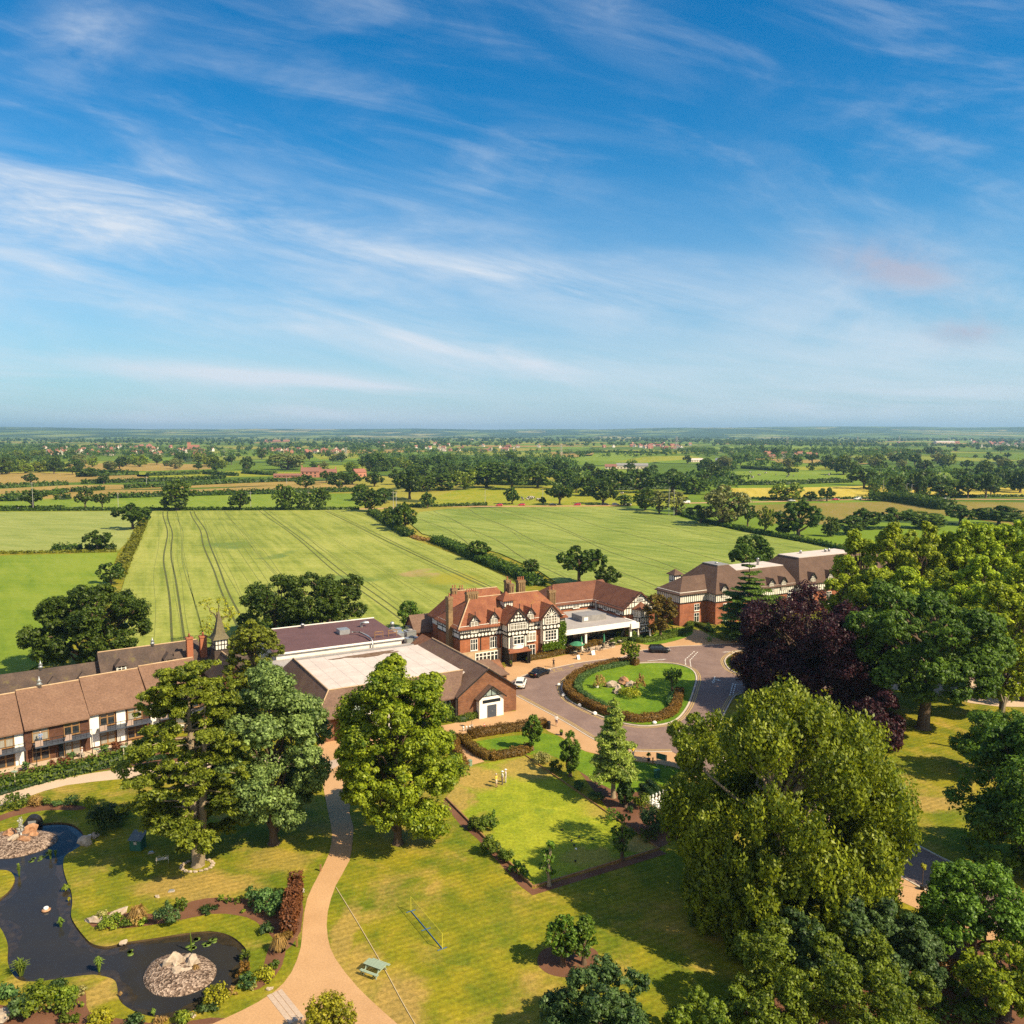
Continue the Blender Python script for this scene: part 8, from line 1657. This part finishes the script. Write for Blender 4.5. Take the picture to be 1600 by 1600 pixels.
def addmass(n,x0,x1,y0,y1,hs=(8,15),clump=1.0):
 for _ in range(n):
  y=y0+(y1-y0)*rngf.random();x=rngf.uniform(x0,x1);p=G(x,y)
  if mnoise.noise(Vector((p.x*.0022,p.y*.0016,3.3)))<-.12*clump:continue
  h=rngf.uniform(*hs);w=h*rngf.uniform(.45,.75)
  for k in range(5):
   CC.append((p.x+rngf.normal(0,w*.45),p.y+rngf.normal(0,w*.45),h*rngf.uniform(.35,.72)));RR.append((w*.55,w*.55,h*.32))
addmass(900,-80,1680,696,716);addmass(1500,-80,1680,688,702,clump=.4);addmass(1500,-80,1680,684,692,(9,16),.2);addmass(520,1000,1680,694,712,(9,16),.2);addmass(500,1100,1680,689,697,(10,17),0)
addmass(330,1130,1640,703,735,(9,17));addmass(260,560,900,716,745,(9,16),.5);addmass(200,-60,330,700,722);addmass(160,640,1160,745,768,(7,12),.9);addmass(120,1360,1640,738,770,(8,13),.8)
CC=np.array(CC);RR=np.array(RR);V,Q,T=leaf_quads(rngf,CC,RR,12,1.0,out=.8,up=.35,rnd=.5)
sc_=np.repeat(np.repeat(np.clip(CC[:,1]*.0010,1.6,6.0),12),4);ctr=V.reshape(-1,4,3).mean(1);ctr=np.repeat(ctr,4,0);V=ctr+(V-ctr)*sc_[:,None];V[:,2]=np.maximum(V[:,2],.2)
o=mesh_np('woodland',V,Q,LEAF['fieldoak'],None,T);tag(o,'countless far trees and hedges covering the plain',None,None,'stuff')
#  hills
def hills():
 naz,nr=260,34;A0,A1=rad(-42),rad(42);P=[];F=[]
 for j in range(nr):
  r=5200*(16000/5200)**(j/(nr-1))
  for i in range(naz):
   a=A0+(A1-A0)*i/(naz-1);x,y=r*math.sin(a),r*math.cos(a);u=math.tan(a)
   n=mnoise.fractal(Vector((x*.00042,y*.00030,1.7)),1.0,2.0,5)
   prof=62+26*math.exp(-((u+.62)/.28)**2)+24*math.exp(-((u-.24)/.20)**2)+30*math.exp(-((u-.62)/.3)**2)+10*math.exp(-((u+.25)/.1)**2)
   rise=min(1,max(0,(r-5600)/6500));rise=rise*rise*(3-2*rise)
   z=prof*rise*1.25+26*n*(.25+rise)*min(1,(r-5200)/1500)-6
   P.append((x,y,z))
 for j in range(nr-1):
  for i in range(naz-1):k=j*naz+i;F.append((k,k+1,k+naz+1,k+naz))
 mb=MB();mb.add(P,F,0,True);m,t=new_mat('hills');v=t('ShaderNodeNewGeometry',out=0)
 mp=t('ShaderNodeMapping',{0:v,'Scale':(1/420,1/900,0)});vo=t.n.new('ShaderNodeTexVoronoi');t.l.new(mp,vo.inputs['Vector']);vo.inputs['Scale'].default_value=1;sp_=t.n.new('ShaderNodeSeparateColor');t.l.new(vo.outputs['Color'],sp_.inputs[0])
 c=t.ramp(sp_.outputs[0],[(0,(.045,.085,.022)),(.5,(.12,.18,.03)),(.72,(.20,.24,.05)),(.88,(.30,.27,.09))],'CONSTANT');n=t.noise(t('ShaderNodeMapping',{0:v,'Scale':(.004,.0016,0)}),1.0,5,.7);c=t.mix(t.mapr(n,.40,.56,1,0),c,(.030,.060,.018))
 finish(t,c,.95,.1);o=mb.build('hills',m);tag(o,'low blue hills on the horizon',None,None,'structure')
hills()
#  far houses
HM=[mat('house_wall_%d'%i,c,rough=.85)for i,c in enumerate(((.42,.18,.12),(.62,.52,.44),(.70,.64,.56),(.36,.15,.10)))]
RM=[mat('house_roof_%d'%i,c,rough=.85)for i,c in enumerate(((.27,.11,.075),(.22,.10,.075),(.33,.15,.10)))]
HP_=[]
for i in range(8):
 w,d,h,r=((9,7,5,8.2),(12,7.5,5,8.6),(8,8,5.2,8.8),(16,8,5,8.4),(10,7,2.8,5.6),(9,8,5.4,9),(7.5,7,5,8.3),(14,7,2.8,5.4))[i]
 t=thing('house','x','house');q=MB();gable_wall(q,-w/2,w/2,-d/2,d/2,h,r,'x');wl2=q.build('wall',HM[i%4],t);q=MB();roof_gable(q,-w/2,w/2,-d/2,d/2,h,r,'x',ohg=.2);ro=q.build('roof',RM[i%3],t)
 q=MB();q.box(w*.3,w*.3+.9,-.4,.4,r-1.2,r+1.1);q.build('chimney',HM[3],t);f=Face(-w/2,-d/2,1,0)
 q=MB()
 f.bar(q,w*.5-.5,w*.5+.5,0,2.1,.0,.06);q.build('door',M['white'],t)
 for a in(.22,.78):
  q=MB();f.bar(q,w*a-.7,w*a+.7,.9,2.2,0,.06);q.build('window',M['glass'],t)
  if h>4:q=MB();f.bar(q,w*a-.7,w*a+.7,3.3,4.5,0,.06);q.build('window',M['glass'],t)
 t['used']=0;HP_.append(t)
rH=random.Random(3)
VILL=[((60,335),(702,712),46,'in the brick village at the left distance',1.0),((150,270),(697,702),14,'in the upper rows of the left village',1.0),((400,540),(703,710),26,'in the village left of the middle distance',1.0),((640,810),(698,706),22,'among the trees of the middle distance',1.0),((985,1068),(694,702),30,'on the red estate right of the middle distance',1.0),((1190,1275),(711,716),14,'in the red cluster by the tan field',1.0),((1520,1610),(690,697),26,'on the far estate at the right edge',1.15),((560,1600),(686,700),20,'scattered in the far woods',1.1),((930,960),(699,700),2,'beside the pale far strip',1.0)]
for(x0,x1),(y0,y1),n,lb,s in VILL:
 for _ in range(n):
  x,y=rH.uniform(x0,x1),rH.uniform(y0,y1);t=rH.choice(HP_);p=G(x,y);rz=rH.choice((0,.4,1.2,1.6,-.5))+rH.uniform(-.2,.2);lab='tiny red roofed house '+lb
  if not t['used']:t['used']=1;o=t;o.location=p;o.rotation_euler=(0,0,rz);o['label']=lab;o.scale=(s,s,s)
  else:o=dup(t,None,p,rz,lab,None,s)
  o['group']='houses '+lb
for t in HP_:assert t['used']
def farm(name,x,y,label,blocks,rz,cat_='farmhouse'):
 t=thing(name,label,cat_,G(x,y),rz)
 for(x0,x1,y0,y1,h,r,wm,rm,ch)in blocks:
  q=MB();gable_wall(q,x0,x1,y0,y1,h,r,'x');q.build('wall',wm,t);q=MB();roof_gable(q,x0,x1,y0,y1,h,r,'x',ohg=.2);q.build('roof',rm,t);f=Face(x0,y0,1,0)
  for k in range(int((x1-x0)/4)):
   q=MB();f.bar(q,1.2+4*k,2.6+4*k,.9,2.3,0,.07);q.build('window',M['glass'],t)
   if h>5:q=MB();f.bar(q,1.2+4*k,2.6+4*k,3.6,4.9,0,.07);q.build('window',M['glass'],t)
  if ch:
   for c in(x0+.8,x1-.8):q=MB();q.box(c-.5,c+.5,(y0+y1)/2-.5,(y0+y1)/2+.5,r-1,r+2);q.build('chimney',wm,t)
 return t
farm('farmhouse',483,746,'red brick farmhouse with chimneys in the left middle distance',[(-8,10,0,8,6.2,9.8,HM[0],RM[1],1),(10,26,3,10,5.2,8,HM[0],RM[1],1),(-34,-8,-2,3,2.4,4.0,HM[3],RM[1],0)],.1)
farm('barn',564,745,'plain red brick barn right of the farmhouse',[(-6,6,0,9,5,8,HM[0],RM[0],0)],.6,'barn')
farm('farm_building',984,733,'long low barn with a grey roof in the middle distance',[(-16,22,0,12,4.5,7.0,HM[1],M['lead'],0),(-30,-16,-3,6,3.2,6,HM[1],RM[1],0)],-.12,'barn');farm('barn',1132,722,'pale metal roofed shed right of the long barn',[(-14,18,0,10,3.5,5.5,HM[1],M['metal'],0)],-.45,'barn');farm('barn',1090,722,'small pale shed between the long barn and the metal roofed one',[(-10,10,0,9,3.5,5.5,HM[1],M['flat_pale'],0)],.2,'barn')
farm('farm_building',1560,699,'long white low building at the far right',[(-60,60,0,20,6,8,HM[2],M['flat_pale'],0)],.05,'warehouse');farm('farm_building',1478,693,'far pale shed left of the long white building',[(-40,40,0,24,7,10,HM[1],M['flat_pale'],0)],.1,'warehouse');farm('farm_building',432,690.5,'far pinkish row of long roofs above the middle village',[(-60,60,0,16,6,10,HM[0],RM[2],0)],.05,'warehouse')
t=farm('church',297,703,'far brick church with a square tower in the left village',[(0,22,0,9,7,13,HM[0],RM[0],0)],.1,'church');q=MB();q.box(-7,0,1,8,0,19);q.build('tower',HM[0],t);q=MB();q.box(-7.4,.4,.6,8.4,19,20);q.build('parapet',HM[3],t)
#  poles, pylons, cattle, cars on the lane
def pole(x,y,ty,label,arm=True,lamp=False,group='poles across the countryside'):
 h=sz(y,ty,1)[0];t=thing('lamp_post' if lamp else 'utility_pole',label,'lamp post' if lamp else 'utility pole',G(x,y),prng.uniform(-.3,.3),group);r=max(.13,G(x,y).y*.00022)
 q=MB();q.tube([(0,0,0),(0,0,h)],[r,r*.75],6);q.build('post',M['pole'],t)
 if lamp:q=MB();q.tube([(0,0,h),(.9,0,h+.15),(1.5,0,h+.1)],.09,5);q.build('lamp_arm',M['pole'],t)
 elif arm:q=MB();q.box(-.9,.9,-.07,.07,h-.7,h-.55);q.build('crossarm',M['pale_wood'],t)
for a in((52,797,753,'pale pole beside the left lane tree'),(185,796,769,'pale pole left of the big rounded lane tree'),(392,796,768,'pole right of the round dark lane tree'),(483,792,768,'thin pole behind the three lane trees'),(229,757,744,'thin pole in the brown fields'),(448,757,746,'thin pole by the left of the red farmhouse'),(671,765,749,'thin pole at the edge of the meadow wood'),(615,826,767,'left of the twin wooden poles by the dark oak'),(619.5,824,768,'right of the twin wooden poles by the dark oak'),(1045,806,763,'left of the twin poles at the pale poplars'),(1053,806,764,'right of the twin poles at the pale poplars'),(848,780,764,'thin pole behind the cattle'),(868,757,741,'thin pole in the wood behind the cattle'),(1380,770,750,'thin pole in the golden field'),(1499,776,760,'thin pole in the right lane row')):pole(*a)
for a in((758,789,765,'lamp post left of the red van on the lane'),(944,782,764,'lamp post among the trees right of the cattle'),(1241,837,818,'white lamp post before the large round oak'),(1416,779,756,'lamp post by the lane in the right distance'),(1424,779,757,'second lamp post by the lane in the right distance')):pole(*a,lamp=True,group='lamp posts along the lane')
def pylon_mesh(h):
 q=MB();w0,w1=h*.11,h*.02;r=h*.008
 for sx in(-1,1):
  for sy in(-1,1):q.tube([(sx*w0,sy*w0,0),(sx*w1,sy*w1,h*.95)],r,4)
 for k in range(6):
  f0,f1=k/6,(k+1)/6;a,b=w0+(w1-w0)*f0,w0+(w1-w0)*f1
  for sy in(-1,1):q.tube([(-a,sy*a,h*.95*f0),(b,sy*b,h*.95*f1)],r*.6,3);q.tube([(a,sy*a,h*.95*f0),(-b,sy*b,h*.95*f1)],r*.6,3)
 for z,l in((.68,.2),(.8,.16),(.92,.12)):q.tube([(-h*l,0,h*z),(0,0,h*(z+.02)),(h*l,0,h*z)],r*.9,4)
 return q
for k,(x,y,ty)in enumerate(((541,716,698),(877,711,694),(350,714,703),(1057,703,681),(1230,697,681),(1340,696,681),(1405,693,680),(1482,691,680),(1596,703,684))):
 h=sz(y,ty,1)[0];t=thing('pylon',['grey lattice pylon above the trees left of the middle','grey lattice pylon beside the pale brown far field','small lattice pylon before the left village','lattice pylon over the red estate','lattice pylon at the left of the dark green far fields','lattice pylon at the right of the dark green far fields','lattice pylon in front of the far right woods','lattice pylon next to the far pale shed','lattice pylon at the right picture edge'][k],'pylon',G(x,y),.5,'far pylons')
 pylon_mesh(h).build('lattice',M['pole'],t)
M['cow']=mat('cow_hide',(.02,.016,.014),(.55,.50,.46),.9,.9,lo=.46,hi=.54)
def cow_proto():
 P={'rump':(-.8,0,1.15),'belly':(0,0,1.05),'sh':(.65,0,1.15),'neck':(1.05,0,1.25),'head':(1.4,0,1.2),'muz':(1.68,0,1.02)};R={'rump':.34,'belly':.40,'sh':.34,'neck':.2,'head':.17,'muz':.11};E=[('belly','rump'),('belly','sh'),('sh','neck'),('neck','head'),('head','muz')]
 for s,n in((-1,'a'),(1,'b')):
  for nm,pts in(('f',[(.6,.2*s,.75),(.62,.2*s,.4),(.6,.2*s,.03)]),('h',[(-.72,.22*s,.8),(-.9,.22*s,.45),(-.82,.22*s,.03)])):
   prev='sh' if nm=='f' else 'rump'
   for k,p in enumerate(pts):P[nm+n+str(k)]=p;R[nm+n+str(k)]=(.15,.085,.07)[k];E.append((prev,nm+n+str(k)));prev=nm+n+str(k)
  P['ear'+n]=(1.3,.26*s,1.32);R['ear'+n]=.05;E.append(('head','ear'+n))
 P['t0']=(-1.12,0,1.1);R['t0']=.05;P['t1']=(-1.15,0,.5);R['t1']=.03;E+=[('rump','t0'),('t0','t1')]
 nm=list(P);nm.remove('belly');nm=['belly']+nm;me=bpy.data.meshes.new('cow');me.from_pydata([P[n]for n in nm],[(nm.index(a),nm.index(b))for a,b in E],[]);o=bpy.data.objects.new('cow',me);COL.objects.link(o);o.modifiers.new('s','SKIN')
 for i,n in enumerate(nm):me.skin_vertices[0].data[i].radius=(R[n],R[n])
 me.skin_vertices[0].data[0].use_root=True;o.modifiers.new('u','SUBSURF').levels=1;dg=bpy.context.evaluated_depsgraph_get();m2=bpy.data.meshes.new_from_object(o.evaluated_get(dg));o.modifiers.clear();o.data=m2;m2 .materials.clear();m2 .materials.append(M['cow']);return o
cow=cow_proto();rC=random.Random(2);firstc=True
for(x0,x1,y0,y1,n,lb)in((815,842,778,783,9,'black and white cow in the herd beside the lane'),(1140,1240,738,748,14,'cow grazing in the left part of the far pasture'),(1280,1310,740,744,4,'cow grazing in the middle of the far pasture'),(1440,1510,741,747,12,'cow grazing in the right part of the far pasture'),(968,974,767,775,2,'pale cow alone in the meadow by the broad tree')):
 for _ in range(n):
  p=G(rC.uniform(x0,x1),rC.uniform(y0,y1),.12);rz=rC.uniform(0,6.28)
  if firstc:o=cow;firstc=False;o.location=p;o.rotation_euler=(0,0,rz)
  else:o=dup(cow,None,p,rz)
  o.scale=(1.25,)*3;tag(o,lb,'cow','cattle: '+lb)
for x,y,base,pm,lb in((780,790.5,'hatch','car_red','red car on the lane, leftmost of the red ones'),(815,790,'hatch','car_red','red car on the lane by the cattle'),(864,790,'saloon','car_black','dark car on the lane under the bare trunked tree'),(902,789.5,'hatch','car_red','red car on the lane right of the dark car'),(945,789.5,'saloon','car_black','dark car on the lane under the broad tree'),(962,789.5,'hatch','car_silver','silver car on the lane between dark and white cars'),(981,789.5,'hatch','car_white','white car on the lane left of the poplars'),(1072,786.5,'van','car_white','white van on the lane right of the poplars'),(30,797.2,'saloon','car_white','white car on the lane at the far left'),(1340,781,'van','car_white','white van on the lane at the right'),(1237,783.5,'saloon','car_silver','pale car on the lane by the airy tree'),(1306,781.5,'saloon','car_red','dark red car on the lane before the golden field'),(1478,780,'saloon','car_silver','pale car on the lane in the right row')):
 car(lb,G(x,y,.05),rC.choice((0,3.14))+.03,M[pm],base,'cars on the country lane')
#  haze
HAZE=True
if HAZE:
 q=MB();q.box(-14500,14500,-400,17500,-8,190);hz=q.build('haze',[]);m=bpy.data.materials.new('haze');m.use_nodes=True;m.node_tree.nodes.clear();t=NT(m.node_tree)
 pv=t.n.new('ShaderNodeVolumePrincipled');pv.inputs['Color'].default_value=(.42,.70,1.0,1);pv.inputs['Density'].default_value=7.5e-5;pv.inputs['Anisotropy'].default_value=.2
 oo=t.n.new('ShaderNodeOutputMaterial');t.l.new(pv.outputs[0],oo.inputs['Volume']);hz.data.materials.append(m);tag(hz,'thin blue summer haze over the countryside',None,None,'stuff')
